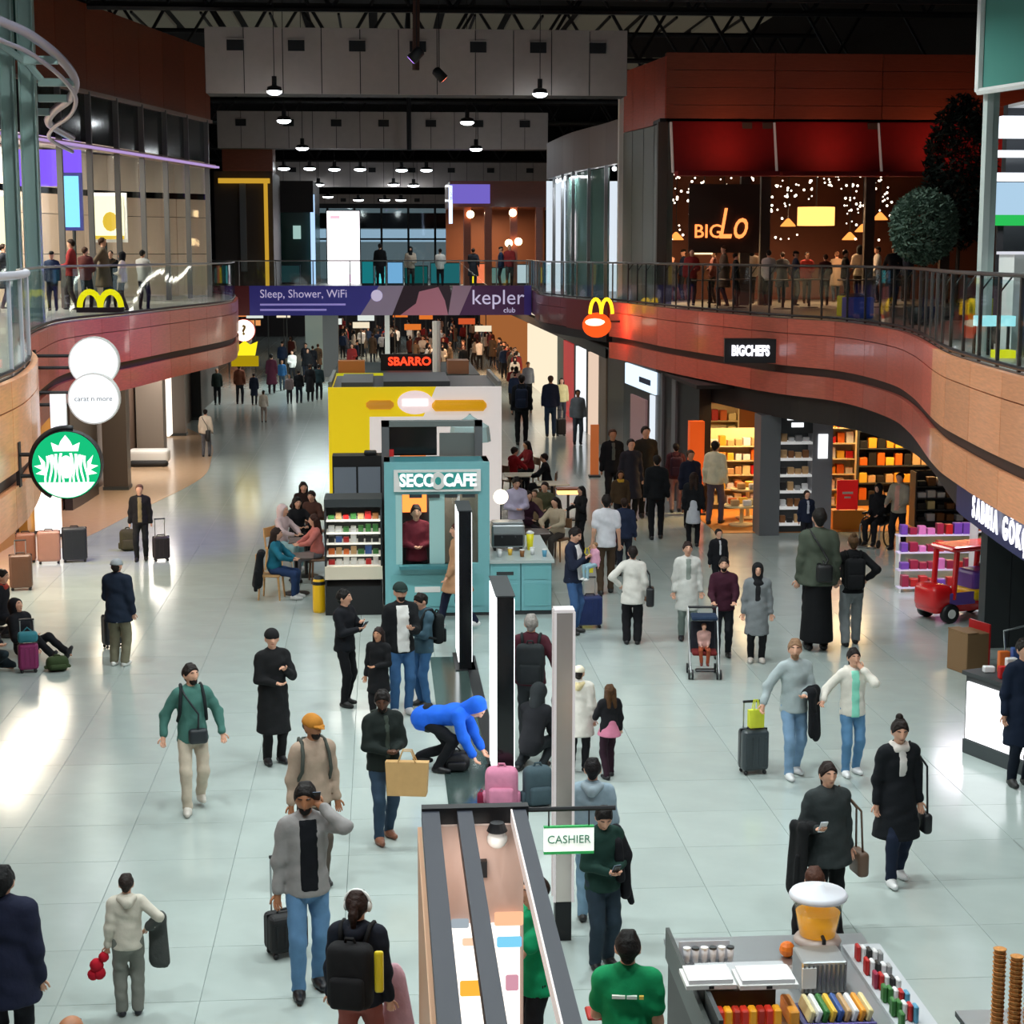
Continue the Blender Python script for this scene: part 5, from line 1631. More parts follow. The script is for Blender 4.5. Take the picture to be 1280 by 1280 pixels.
mbox(x0, x0 + .1, .12, 4.6, 0, zt - .02).build('side_wall', m_yel, k1)
mbox(x1 - .1, x1, .12, 4.6, 0, zt - .02).build('side_wall', mat('kiosk_grey', '#9a9a98', rough=.5), k1)
rf = mbox(x0 + .02, x1 - .02, .12, 4.6, zt - .10, zt - .04).build('roof', mat('roof_slate', '#33373c', rough=.4), k1)
mbox(x0 + .3, x0 + 1.05, .5, 3.6, zt - .04, zt + .08).build('roof_hatch', M_GREY, rf)
mbox(x0 + 1.3, x1 - 1.2, .5, 3.8, zt - .04, zt + .10).build('roof_deck', mat('roof_deck', '#4a5056', rough=.35), rf)
for a, b in ((x0, x0 + .08), (x1 - .08, x1)):
    mbox(a, b, .12, 4.6, zt - .04, zt + .12).build('roof_edge', mat('edge_grey', '#80847e', rough=.4), rf)
for (px0, px1, py, r, c) in ((458, 492, 506, .11, '#c88828'), (540, 608, 507, .14, '#e0a010')):
    a, b = atY(px0, py, KY), atY(px1, py, KY)
    MB().tube([(a.x, -.02, a.z), (a.x + .08, -.03, a.z), (b.x - .08, -.03, a.z), (b.x, -.02, a.z)], [.05, r, r, .05], 10).build('baguette_picture', mat('bread' + c, c, rough=.5, emit=.5), k1, smooth=True)
a = atY(519, 503, KY)
MB().poly([(a.x + .42 * math.cos(t * PI / 12), a.z + .28 * math.sin(t * PI / 12)) for t in range(24)], -.03, 0).build('round_logo', mat('logo_pinkwhite', '#f6e0e0', rough=.4, emit=.6), k1)
mbox(a.x - .3, a.x + .3, -.05, -.03, a.z - .08, a.z + .08).build('logo_bar', mat('logo_white', '#ffffff', emit=.9), k1)
area_light('kiosk_light', ((x0 + x1) / 2, KY + 2, zt - .3), 60, 2, (1, .9, .7))
# second kiosk behind
K2Y = 50.0
a, b = atY(418, 462, K2Y), atY(600, 440, K2Y)
k2 = thing('dark_kiosk', 'dark kiosk with red lit sign and lime roof edge behind the yellow one', 'kiosk', (0, K2Y, 0))
mbox(a.x, b.x, 0, 6, 0, 2.85).build('body', M_DGREY, k2)
mbox(a.x - .05, a.x + 1.7, -.08, 0, 2.72, 2.98).build('lime_edge', mat('lime_edge', '#c8c818', rough=.4, emit=.4), k2)
mbox(a.x - .05, b.x, -.02, 6.1, 2.85, 2.92).build('roof', mat('roof_green', '#20302e', rough=.5), k2)
mbox(a.x + .1, a.x + .85, .3, .9, 2.92, 3.3).build('orange_box', mat('orange_box', '#b06a30', rough=.5, emit=.15), k2)
q = atY(512, 452, K2Y + 2)
mbox(q.x - .85, q.x + .85, 2.0, 2.2, 2.92, q.z + .22).build('sign_backing', M_BLACK, k2)
lettering('SBARRO', .34, glow('neon_red', '#ff3a20', 2.6), k2, (q.x, 1.97, q.z), bold=.01)
mbox(b.x - .9, b.x - .3, .3, 1.2, 2.92, 3.3).build('roof_unit', mat('brown_unit', '#9a6a50', rough=.5), k2)
MB().tube([(b.x - 1.2, 1, 2.9), (b.x - 1.2, 1, 4.4)], .12, 8).build('white_post', M_WHITE, k2)

# ------------------------------------------------------------------ café kiosk
CY = 30.4
def cx(px): return atY(px, 680, CY).x
def cz(py): return atY(545, py, CY).z
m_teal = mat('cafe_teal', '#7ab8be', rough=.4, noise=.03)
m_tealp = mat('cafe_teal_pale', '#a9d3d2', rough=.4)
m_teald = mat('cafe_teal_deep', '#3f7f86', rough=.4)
ck = thing('cafe_kiosk', 'pale teal cafe booth with white SECCO CAFE sign and serving hatch', 'kiosk', (0, CY, 0))
X0, X1 = cx(481), cx(612)
ZT = cz(578)
zs = cz(705)       # sill
mbox(X0, cx(495), 0, .12, zs, ZT).build('post', m_teal, ck)
mbox(cx(598), X1, 0, .12, zs, ZT).build('post', m_teal, ck)
mbox(cx(495), cx(598), 0, .12, cz(618), ZT).build('lintel', m_teal, ck)
mbox(X0, X1, 0, .12, .06, zs).build('lower_panel', m_teal, ck)
mbox(X0 + .1, X1 - .1, -.012, 0, cz(758), cz(718)).build('inset_panel', mat('cafe_teal2', '#74b6ba', rough=.4), ck)
mbox(cx(518), cx(550), -.02, 0, cz(740), cz(733)).build('vent_strip', M_WHITE, ck)
mbox(X0, X1, .02, .1, 0, .06).build('plinth', M_DGREY, ck)
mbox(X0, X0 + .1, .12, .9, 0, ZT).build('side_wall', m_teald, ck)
mbox(X1 - .1, X1, .12, .9, zs, ZT).build('side_wall', m_teal, ck)
mbox(X0, X1, .9, .98, 0, ZT).build('rear_wall', mat('cafe_inner', '#7a6a60', rough=.6), ck)
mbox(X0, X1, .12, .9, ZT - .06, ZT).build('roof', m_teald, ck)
sg = mbox(cx(493), cx(601), -.05, 0, cz(614), cz(587)).build('sign', M_WHITE, ck)
m_st = mat('sign_teal', '#3aa09a', rough=.4)
MB().poly([(cx(498), cz(590)), (cx(596), cz(590)), (cx(592), cz(611)), (cx(502), cz(611))], -.06, -.05).build('sign_field', m_st, sg)
lettering('SECC', .30, mat('letter_pure', '#ffffff', emit=.5), sg, (cx(521), -.07, cz(600.5)), bold=.012, sx=.82)
lettering('CAFE', .30, mat('letter_pure', '#ffffff', emit=.5), sg, (cx(575), -.07, cz(600.5)), bold=.012, sx=.82)
MB().poly([(cx(548) + .13 * math.cos(a * PI / 12), cz(600.5) + .15 * math.sin(a * PI / 12)) for a in range(24)], -.075, -.05).build('sign_ring', M_WHITE, sg)
MB().poly([(cx(548) + .055 * math.cos(a * PI / 8), cz(600.5) + .07 * math.sin(a * PI / 8)) for a in range(16)], -.08, -.05).build('sign_bean', m_st, sg)
hp = mbox(cx(495), cx(503), .0, .1, zs, cz(618)).build('window_jamb', m_tealp, ck)
mbox(cx(537), cx(556), .02, .1, zs, cz(618)).build('window_post', m_tealp, ck)
mbox(cx(571), cx(575), .02, .08, zs, cz(618)).build('window_post', M_WHITE, ck)
mbox(cx(556), cx(598), .05, .06, zs, cz(620)).build('glass_pane', M_GLASS, ck)
mbox(cx(499), cx(590), -.22, .12, zs - .06, zs).build('serving_shelf', m_teald, ck)
mbox(cx(504), cx(535), .78, .84, cz(648), cz(622)).build('menu_screen', glow('menu_orange', '#ff8a40', 2.0), ck)
mbox(cx(500), cx(540), .84, .89, 0, cz(620)).build('screen_wall', mat('cafe_dark', '#2a2226', rough=.5), ck)
for k in range(4):
    mbox(cx(512 + k * 22), cx(528 + k * 22), -.03, 0, cz(622), cz(618)).build('name_plate', M_DGREY, ck)
area_light('cafe_light', ((X0 + X1) / 2, CY + .5, ZT - .15), 22, .6, (1, .9, .8))
# teal counter run
cc = thing('cafe_counter', 'low teal cafe counter with steel top beside the booth', 'counter', (0, CY, 0))
XC = cx(690)
for k in range(2):
    a, b = X1 + .01 + k * (XC - X1) / 2, X1 + (k + 1) * (XC - X1) / 2 - .01
    mbox(a, b, 0, .05, .08, .93).build('panel', m_teal, cc)
    mbox(a + .05, b - .05, -.012, 0, .16, .56).build('inset_panel', mat('cafe_teal2', '#74b6ba', rough=.4), cc)
    mbox(a + .05, b - .05, -.012, 0, .64, .86).build('inset_panel', mat('cafe_teal2', '#74b6ba', rough=.4), cc)
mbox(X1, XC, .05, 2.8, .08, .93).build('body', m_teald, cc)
mbox(X1, XC, .03, 2.7, 0, .08).build('plinth', M_DGREY, cc)
mbox(X1, XC + .04, -.04, 2.8, .93, .98).build('worktop', mat('worktop', '#b8c4c2', rough=.3), cc)
mbox(X1 + .12, X1 + .42, -.02, 0, .72, .78).build('handle', M_DGREY, cc)
# things on the counter
def cup(x, y, z, c, r=.045, h=.12, label='', name='cup'):
    t = thing(name, label, 'cup', (x, y, z), group='cups on the cafe counter')
    MB().lathe([(r * .75, 0), (r, h), (r * .9, h), (r * .65, .01)], 12).build('body', mat('cup_' + c.strip('#'), c, rough=.4), t, smooth=True)
    MB().lathe([(r * 1.05, h), (r * 1.05, h + .012), (r * .6, h + .02)], 12).build('lid', M_WHITE, t)
for k in range(5):
    c = ['#e8e8e8', '#f0c040', '#8a5a30', '#e8e8e8', '#5aa0c0'][k]
    cup(X1 + .2 + k * .2, CY + .35 + (k % 2) * .2, .98, c, label='%s takeaway cup %s on the teal cafe counter' % (colour_name(c), ['by the booth', 'beside the steel urn', 'in the middle', 'near the end', 'at the far end'][k]))
t = thing('coffee_machine', 'steel coffee machine on the teal cafe counter', 'coffee machine', (X1 + .4, CY + 1.2, .98))
MB().rbox(-.3, .3, -.22, .22, .06, .48, .03, 2).build('body', M_STEEL, t)
mbox(-.26, .26, -.28, -.20, .10, .30).build('group_recess', M_BLACK, t)
for s in (-1, 1):
    MB().tube([(s * .12, -.26, .28), (s * .12, -.38, .26)], .015, 6).build('portafilter', M_BLACK, t)
    mbox(s * .24 - .02, s * .24 + .02, -.18, .18, 0, .06).build('foot', M_BLACK, t)
MB().rbox(-.28, .28, -.18, .18, .48, .52, .01, 1).build('cup_tray', M_STEEL, t)
t = thing('pendant_globe', 'glowing white globe lamp over the cafe counter', 'lamp', (atY(626, 621, CY + 2).x, CY + 2, .98))
MB().tube([(0, 0, 0), (0, 0, atY(626, 621, CY + 2).z - .98 - .12)], .015, 6).build('stem', M_BLACK, t)
MB().sphere((0, 0, atY(626, 621, CY + 2).z - .98), .14, 12).build('globe', glow('globe_warm', '#fff2d8', 3.0), t, smooth=True)
MB().lathe([(.1, 0), (.1, .02), (.02, .03)], 12).build('base', M_BLACK, t)
# upper booth behind: dark screen in a grey frame
BYY = 31.5
t = thing('screen_booth', 'grey framed booth with a big dark screen behind the cafe sign', 'booth', (0, BYY, 0))
a, b = atY(477, 575, BYY), atY(603, 526, BYY)
mbox(a.x, a.x + .14, 0, .2, 0, b.z).build('post', M_GREY, t)
mbox(b.x - .14, b.x, 0, .2, 0, b.z).build('post', M_GREY, t)
mbox(a.x, b.x, 0, .25, b.z - .1, b.z).build('top_rail', mat('grey_top', '#7c8482', rough=.4), t)
s0, s1 = atY(486, 570, BYY), atY(546, 532, BYY)
mbox(s0.x, s1.x, .05, .15, s0.z, s1.z).build('screen', M_BLACKG, t)
mbox(s0.x + .2, s1.x - .2, .03, .05, s0.z - .1, s0.z).build('lit_strip', glow('amber_strip', '#e08040', 1.2), t)
mbox(a.x + .14, a.x + .22, -.02, 0, s0.z - .1, s0.z + .12).build('red_tag', mat('tag_red', '#b02020', emit=.3), t)
mbox(s1.x + .05, b.x - .1, .1, .2, .0, s1.z - .15).build('steel_panel', mat('steel_misc', '#8a8f8c', rough=.4, metal=.4), t)
c = atY(590, 541, 34.0)
t = thing('pale_umbrella', 'pale blue folded sun shade standing beside the dark screen booth', 'umbrella', (c.x, 34.8, 0))
MB().tube([(0, 0, 0), (0, 0, c.z + .3)], .025, 6).build('pole', M_STEEL, t)
MB().lathe([(.42, c.z - .25), (.38, c.z + .05), (.06, c.z + .25), (.01, c.z + .3)], 10).build('canopy', mat('shade_pale', '#b8d4d4', rough=.6), t)
MB().lathe([(.22, 0), (.22, .05), (.05, .07)], 12).build('base', M_DGREY, t)
# grab-and-go fridge
FY = 30.6
def fx(px): return atY(px, 700, FY).x
def fz(py): return atY(440, py, FY).z
fr = thing('display_fridge', 'open dark display fridge with rows of snacks beside the cafe booth', 'fridge', (0, FY, 0))
fa, fb = fx(406), fx(478)
mbox(fa, fb, 0, .8, 0, fz(733)).build('base_cabinet', M_BLACK, fr)
mbox(fa, fb, -.04, .06, fz(724), fz(708)).build('bumper', mat('cream_bumper', '#d8cdb8', rough=.4), fr)
mbox(fa, fa + .03, 0, .8, fz(733), fz(630)).build('side_panel', M_BLACK, fr)
mbox(fb - .03, fb, 0, .8, fz(733), fz(630)).build('side_panel', M_BLACK, fr)
mbox(fa, fb, .6, .8, fz(733), fz(630)).build('rear_panel', M_DGREY, fr)
mbox(fa, fb, -.02, .8, fz(634), fz(624)).build('canopy', M_DGREY, fr)
for k, py in enumerate((651, 667, 680, 695, 708)):
    z = fz(py)
    mbox(fa + .03, fb - .03, .05, .6, z - .02, z).build('shelf', mat('shelf_cream_lit', '#e8e4d8', rough=.4, emit=.3), fr)
    products((fa + .05, FY + .25), fb - fa - .1, z, 7, [['#c02020', '#3a7a3a', '#8a5a30', '#c8a070'], ['#e8e8e8', '#f0c040', '#222222', '#3a7a3a'], ['#c02020', '#3a5a9a', '#e8e8e8', '#222222'], ['#d86a20', '#3a5a9a', '#c8a070', '#3a7a3a'], ['#e8d9a0', '#c02020', '#e8e8e8', '#3a7a3a']][k],
             '%s snack packet on the ' + ['bottom', 'second', 'middle', 'fourth', 'top'][4 - k] + ' shelf of the display fridge', 'snacks in the display fridge', .14, .15)
area_light('fridge_light', ((fa + fb) / 2, FY - .05, fz(634) - .02), 14, .9, (1, .97, .9), (math.radians(-25), 0, 0), size_y=.08)
t = thing('cabinet', 'tall cabinet with two grey doors behind the display fridge', 'cabinet', (0, 35.0, 0))
a, b = atY(416, 626, 35.0), atY(477, 570, 35.0)
mbox(a.x, b.x, .02, .6, 0, b.z).build('body', M_BLACK, t)
m_door = mat('door_blue_grey', '#7d8794', rough=.4)
mid = (a.x + b.x) / 2
for u, v in ((a.x + .03, mid - .02), (mid + .02, b.x - .03)):
    d = mbox(u, v, -.01, .02, .3, b.z - .22).build('door', m_door, t)
    mbox(u + .03, u + .05, -.03, -.01, 1.2, 1.35).build('handle', M_STEEL, d)
MB().rbox(b.x - .35, b.x - .1, .1, .4, b.z, b.z + .08, .02, 1).build('bag', M_BLACK, label='small black pouch lying on the tall grey cabinet', cat='bag').location = (0, 35.0, 0)
t = thing('bin', 'slim yellow bin beside the display fridge', 'bin', (*gp(399, 765)[:2], 0))
MB().lathe([(.10, 0), (.11, .05), (.11, .55), (.09, .6)], 16).build('body', mat('bin_yellow', '#e0b010', rough=.4, emit=.1), t, smooth=True)
MB().lathe([(.115, .5), (.115, .56)], 16).build('band', M_BLACK, t)
MB().lathe([(.09, .6), (.08, .64), (.03, .66)], 16).build('lid', M_DGREY, t)

# ------------------------------------------------------------------ totems and the bright post
def totem(px, py, Y_, w, h, d, label):
    q = gp(px, py)
    t = thing('screen_totem', label, 'totem', (q.x, q.y, 0))
    mbox(-w / 2, w / 2, 0, d, .0, h).build('housing', M_BLACKG, t)
    mbox(-w / 2 - .012, -w / 2, .04, d - .04, .12, h - .04).build('screen', glow('totem_white', '#f4f8fa', 2.0), t)
    mbox(w / 2, w / 2 + .012, .04, d - .04, .12, h - .04).build('screen', glow('totem_white', '#f4f8fa', 2.0), t)
    mbox(-w / 2 - .06, w / 2 + .06, -.05, d + .05, 0, .02).build('base', M_BLACK, t)
    mbox(-w / 2 - .015, w / 2 + .015, -.005, d + .005, h, h + .012).build('cap', M_DGREY, t)


totem(582, 838, 0, .19, 2.46, 1.1, 'double-sided screen totem standing before the cafe booth')
totem(632, 998, 0, .195, 2.40, 1.3, 'double-sided screen totem beside the pink backpack')
q = gp(703, 1172)
t = thing('mirror_post', 'tall square mirrored steel post on a black base', 'post', (q.x, q.y, 0))
m_mir = mat('mirror_metal', '#e6d8d2', rough=.22, metal=.7)
mbox(-.085, .085, -.085, .085, .38, 3.1).build('shaft', m_mir, t)
for sx in (-1, 1):
    for sy in (-1, 1):
        mbox(sx * .085 - .012, sx * .085 + .012, sy * .085 - .012, sy * .085 + .012, .38, 3.11).build('edge_strip', mat('edge_pale', '#e8dfe0', rough=.3, emit=.2), t)
mbox(-.075, .075, -.075, .075, 0, .38).build('base', M_BLACK, t)
mbox(-.09, .09, -.09, .09, 3.1, 3.13).build('cap', mat('edge_pale', '#e8dfe0', rough=.3, emit=.2), t)

# ------------------------------------------------------------------ near sales kiosk with the open beams
NY = 12.15
zb = 2.4
def nx(px): return atY(px, 1012, NY).x
nk = thing('sales_kiosk', 'open-topped sales kiosk with dark beams and a backlit display wall', 'kiosk', (0, 0, 0))
m_beam = mat('beam_navy', '#2b2f3a', rough=.45)
zb = atY(590, 1012, NY).z
B1 = (nx(527), nx(549)); B2 = (nx(571), nx(590)); B3 = (nx(640), nx(657))
for (a, b) in (B1, B2, B3):
    mbox(a, b, 7.0, NY, zb - .10, zb).build('beam', m_beam, nk)
mbox(B3[0] - .012, B3[0], 7.0, NY, zb - .1, zb + .003).build('beam_trim', mat('trim_white', '#e8dcd8', rough=.4, emit=.3), nk)
mbox(B1[0], B3[1] + .02, NY - .02, NY + .08, zb - .1, zb + .02).build('cross_beam', M_BLACK, nk)
MB().tube([(B3[1], NY + .03, zb - .02), (nx(770), NY + .03, zb - .02)], .018, 6).build('sign_arm', M_BLACK, nk)
wall = mbox(B1[0] + .02, B3[1] - .02, NY - .06, NY - .02, 0, zb - .1).build('back_wall', mat('pinkish_panel', '#cdb0a4', rough=.6), nk)
zl = atY(600, 1150, NY).z
for k, (a, b) in enumerate(((B1[1], B2[0] + .05), (B2[1] - .08, B3[0] + .05))):
    mbox(a, b, NY - .09, NY - .06, .7, zl).build('light_box', glow('kiosk_lightbox', '#fff4ea', 1.7), nk)
for (px0, px1, py0, py1, c) in ((564, 586, 1148, 1160, '#9aa4ac'), (575, 606, 1225, 1245, '#f0b040'), (618, 654, 1139, 1157, '#f4b890'), (621, 652, 1170, 1184, '#7ac8e8'), (632, 648, 1218, 1238, '#c890a0'), (578, 600, 1172, 1182, '#f6c8a8')):
    a, b = atY(px0, py1, NY - .1), atY(px1, py0, NY - .1)
    MB().rbox(a.x, b.x, NY - .12, NY - .09, a.z, b.z, .01, 1).build('display_picture', glow('pic' + c, c, 1.2), nk)
a = atY(600, 1086, NY - .1)
mbox(a.x - .05, a.x + .05, NY - .12, NY - .06, a.z - .06, a.z + .06).build('card_reader', M_BLACK, nk)
a = atY(629, 1042, NY - .12)
t = thing('security_camera', 'white dome camera with black cap on the kiosk wall', 'camera', (a.x - .045, NY - .14, a.z))
MB().sphere((0, 0, -.03), (.075, .07, .07), 12).build('dome', M_WHITE, t, smooth=True)
MB().lathe([(.06, .02), (.075, .03), (.05, .09)], 14).build('cap', M_BLACK, t)
mbox(B1[0] - .03, B1[0] + .0, 7.0, NY, 0, zb - .12).build('side_wall', mat('peach_panel', '#d9a986', rough=.5), nk)
mbox(B1[0], B3[1], 7.0, 11.0, 0, .9).build('counter', M_WHITE, nk)
area_light('sales_light', ((B1[1] + B3[0]) / 2, NY - .55, zb - .2), 4, .5, (1, .93, .86), (math.radians(20), 0, 0))
a, b = atY(680, 1066, NY), atY(743, 1035, NY)
t = thing('cashier_sign', 'small white CASHIER sign with green edge hanging from a black arm', 'sign', ((a.x + b.x) / 2, NY + .03, a.z))
w, hh = (b.x - a.x) / 2, b.z - a.z
mbox(-w, w, -.012, .012, 0, hh).build('board', mat('cashier_white', '#f2fbf2', rough=.4, emit=.7), t)
mbox(-w, w, -.014, .014, -.02, 0).build('edge', mat('sign_green', '#2a9a50', emit=.4), t)
mbox(-w, w, -.014, .014, hh, hh + .012).build('edge', mat('sign_green', '#2a9a50', emit=.4), t)
lettering('CASHIER', .085, mat('cashier_ink', '#5a9a80', rough=.5), t, (0, -.016, hh * .5), depth=.003, sx=.95)
for s in (-1, 1):
    MB().tube([(s * w * .8, 0, hh), (s * w * .8, 0, zb - .02 - a.z)], .006, 5).build('hanger', M_BLACK, t)

# ------------------------------------------------------------------ juice and snack cart
ct = thing('snack_cart', 'dark snack cart with steel top and glowing display', 'cart', (0, 0, 0))
KX0, KX1, KYa, KYb, KZ = gp(846, 1200, 1.1).x, gp(1092, 1200, 1.1).x, 10.6, 12.75, 1.1
mbox(KX0, KX1, KYa, KYb, .12, KZ - .04).build('body', mat('cart_dark', '#2a2624', rough=.5), ct)
mbox(KX0 - .03, KX1 + .05, KYa, KYb + .03, KZ - .04, KZ).build('worktop', M_STEEL, ct)
mbox(KX0 - .04, KX0 - .01, KYa, KYb - .1, KZ - .1, KZ + .14).build('side_guard', mat('cart_guard', '#3a3f3c', rough=.4), ct)
for x in (KX0 + .1, KX1 - .1):
    for y in (KYa + .1, KYb - .1):
        MB().lathe([(.06, -.02), (.06, .02)], 12, Matrix.Translation((x, y, .06)) @ Matrix.Rotation(PI / 2, 4, 'Y')).build('wheel', M_BLACK, ct)
        mbox(x - .02, x + .02, y - .02, y + .02, .06, .12).build('fork', M_STEEL, ct)
a, b = gp(872, 1262, 1.0), gp(985, 1262, 1.0)
a = Vector((KX0 + .06, 0, 0)); b = Vector((KX0 + .45, 0, 0))
m_fire = glow('display_amber', '#ffb850', 2.0)
hs = mbox(a.x, b.x, KYa + .6, 12.02, KZ, KZ + .02).build('lit_tray', m_fire, ct)
y1_ = gp(920, 1242, 1.3).y
mbox(a.x - .05, b.x + .05, y1_, y1_ + .05, KZ, KZ + .22).build('hood_front', M_BLACK, ct)
mbox(a.x - .05, KX0 + .64, y1_ + .02, y1_ + .42, KZ + .22, KZ + .25).build('hood_top', mat('hood_grey', '#b8babd', rough=.4), ct)
mbox(a.x - .05, a.x - .02, y1_ - .5, y1_ + .42, KZ, KZ + .24).build('hood_side', M_DGREY, ct)
for k in range(8):
    t = MB().rbox(-.025, .025, -.05, .05, 0, .13, .01, 1).build('drink_carton', mat('carton%d' % (k % 3), ['#c83020', '#e8a020', '#a82818'][k % 3], rough=.4, emit=.15), label='%s drink carton in the glowing cart display' % ['red', 'amber', 'dark red'][k % 3], cat='carton', group='cartons in the cart display')
    t.location = (a.x + .03 + k * .056, y1_ - .12, KZ + .02)
for k, (px0, px1) in enumerate(((858, 910), (925, 986))):
    u, v = gp(px0, 1238, KZ + .25), gp(px1, 1214, KZ + .25)
    t = thing('paper_tray', ['white paper napkin tray beside the cart guard', 'white paper napkin tray next to the steel box'][k], 'tray', (u.x, u.y, KZ + .25))
    wv, dv = v.x - u.x, v.y - u.y
    mbox(0, wv, 0, dv, 0, .03).build('tray', M_WHITE, t)
    mbox(.02, wv - .02, .02, dv - .02, .03, .06).build('napkins', mat('napkin', '#f6f4f6', rough=.8), t)
    mbox(wv * .45, wv * .55, -.004, 0, .005, .025).build('mark', M_BLACK, t)
u = gp(885, 1198, KZ)
t = thing('cup_rack', 'clear rack of small white cups at the edge of the cart', 'rack', (u.x - .05, u.y - .15, KZ))
mbox(-.18, .2, -.02, .1, 0, .02).build('base', M_STEEL, t)
mbox(-.18, .2, .09, .1, 0, .16).build('back', mat('clear_rack', '#d0d0d6', rough=.2), t)
for k in range(6):
    c = thing('paper_cup', 'small white paper cup in the clear cart rack', 'cup', (u.x - .18 + k * .065, u.y - .11, KZ + .02), group='paper cups in the cart rack')
    MB().lathe([(.02, 0), (.028, .11), (.026, .11), (.018, .01)], 10).build('body', mat('cup_white', '#e4e4ea', rough=.5), c, smooth=True)
    MB().lathe([(.029, .10), (.029, .115)], 10).build('rim', M_DGREY if k % 2 else M_WHITE, c)
u, v = gp(1002, 1240, KZ + .02), gp(1066, 1204, KZ + .28)
t = thing('steel_box', 'ribbed steel box on the snack cart below the juice dispenser', 'box', ((u.x + v.x) / 2, u.y, KZ))
wv = (v.x - u.x) / 2
MB().rbox(-wv, wv, 0, .3, 0, .24, .01, 1).build('body', M_STEEL, t)
for k in range(10):
    x = -wv + (k + .5) * 2 * wv / 10
    mbox(x - .006, x + .006, -.012, .004, .02, .22).build('rib', M_GREY, t)
mbox(-wv, -wv + .1, -.02, 0, .05, .2).build('label_plate', M_WHITE, t)
# candy bar rack
u = gp(1008, 1278, KZ + .05)
t = thing('candy_rack', 'slanted rack of wrapped candy bars on the snack cart', 'rack', (u.x, u.y, KZ))
mbox(-.02, .48, -.02, .36, 0, .03).build('base', mat('rack_navy', '#2a2a66', rough=.4), t)
mbox(-.02, .48, -.03, -.01, 0, .045).build('front_panel', mat('rack_violet', '#6a60a8', rough=.4), t)
for k in range(9):
    c = ['#e8d9a0', '#e8e8e8', '#3a7a3a', '#f0c040', '#3a5a9a', '#c8a070', '#e8e8e8', '#f0a030', '#e8d9a0'][k]
    o = MB().rbox(-.018, .018, 0, .30, 0, .09, .008, 1).build('candy_bar', mat('pack_' + c.strip('#'), c, rough=.3), label='%s wrapped candy bar in the slanted cart rack' % colour_name(c), cat='candy bar', group='candy bars in the cart rack')
    o.location = (u.x + .03 + k * .05, u.y + .02, KZ + .03)
    o.rotation_euler = (0, math.radians(18), 0)
MB().rbox(-.05, .02, 0, .3, 0, .12, .01, 1).build('amber_box', mat('pack_f0a030', '#f0a030', rough=.4), label='amber cardboard box beside the candy bar rack', cat='box').location = (u.x - .06, u.y + .02, KZ)
for k in range(26):
    row, colu = divmod(k, 5)
    px = 1072 + row * 11 + colu * 7
    py = 1192 + row * 17 + colu * 2
    c = (['#c02020', '#e8e8e8', '#222222', '#e8e8e8', '#9a9a9a'] if row < 2 else ['#a02848', '#c02020', '#e8e8e8', '#222222', '#e8e8e8'] if row < 3 else ['#3a7a3a', '#3a7a3a', '#e8e8e8', '#c02020', '#5aa0c0'])[colu]
    q = gp(px, py, KZ + .08)
    if q.y > KYb or q.x > KX1 + .04:
        pass
    o = MB().rbox(-.0155, .0155, -.04, .04, 0, .12, .008, 1).build('sweet_packet', mat('pack_' + c.strip('#'), c, rough=.3), label='%s sweet packet in the slanted row at the cart edge' % colour_name(c), cat='packet', group='sweet packets at the cart edge')
    o.location = (q.x, q.y, KZ + .03)
mbox(gp(1062, 1200, KZ).x, gp(1150, 1280, KZ).x + .1, 11.0, gp(1075, 1188, KZ).y + .05, KZ, KZ + .03).build('packet_tray', mat('tray_clear', '#c8ccd0', rough=.2), ct)
# juice dispenser
q = gp(1021, 1193, KZ)
t = thing('juice_dispenser', 'clear round dispenser of orange juice with white lid', 'dispenser', (q.x, q.y, KZ))
mbox(-.15, .15, -.12, .12, 0, .10).build('stand', M_STEEL, t)
LIFT = Matrix.Translation((0, 0, .10))
MB().lathe([(.17, 0), (.18, .02), (.16, .05), (.1, .06)], 24, LIFT).build('base', mat('disp_base', '#b8a8a0', rough=.4), t, smooth=True)
MB().lathe([(.13, .06), (.165, .24), (.16, .24), (.001, .245)], 24, LIFT).build('juice', mat('orange_juice', '#f6ae10', rough=.25, emit=.35), t, smooth=True)  # slight glow put into the juice to make it brighter
MB().lathe([(.138, .055), (.195, .36), (.188, .36), (.132, .065)], 24, LIFT).build('bowl', glass('bowl_glass', (.96, .95, .92), .06), t, smooth=True)
MB().lathe([(.215, .35), (.22, .37), (.2, .40), (.05, .42), (.04, .45), (.001, .45)], 24, LIFT).build('lid', mat('lid_white', '#e9ecf4', rough=.4), t, smooth=True)
MB().tube([(0, -.15, .1), (0, -.2, .09), (0, -.2, .06)], .015, 6, True, LIFT).build('tap', M_BLACK, t)
MB().sphere((gp(984, 1180, KZ + .1).x, gp(984, 1180, KZ + .1).y, KZ + .06), .06, 10).build('orange', mat('orange_fruit', '#f07a18', rough=.5, noise=.08, nscale=40, bump=.2), label='whole orange beside the juice dispenser', cat='orange')
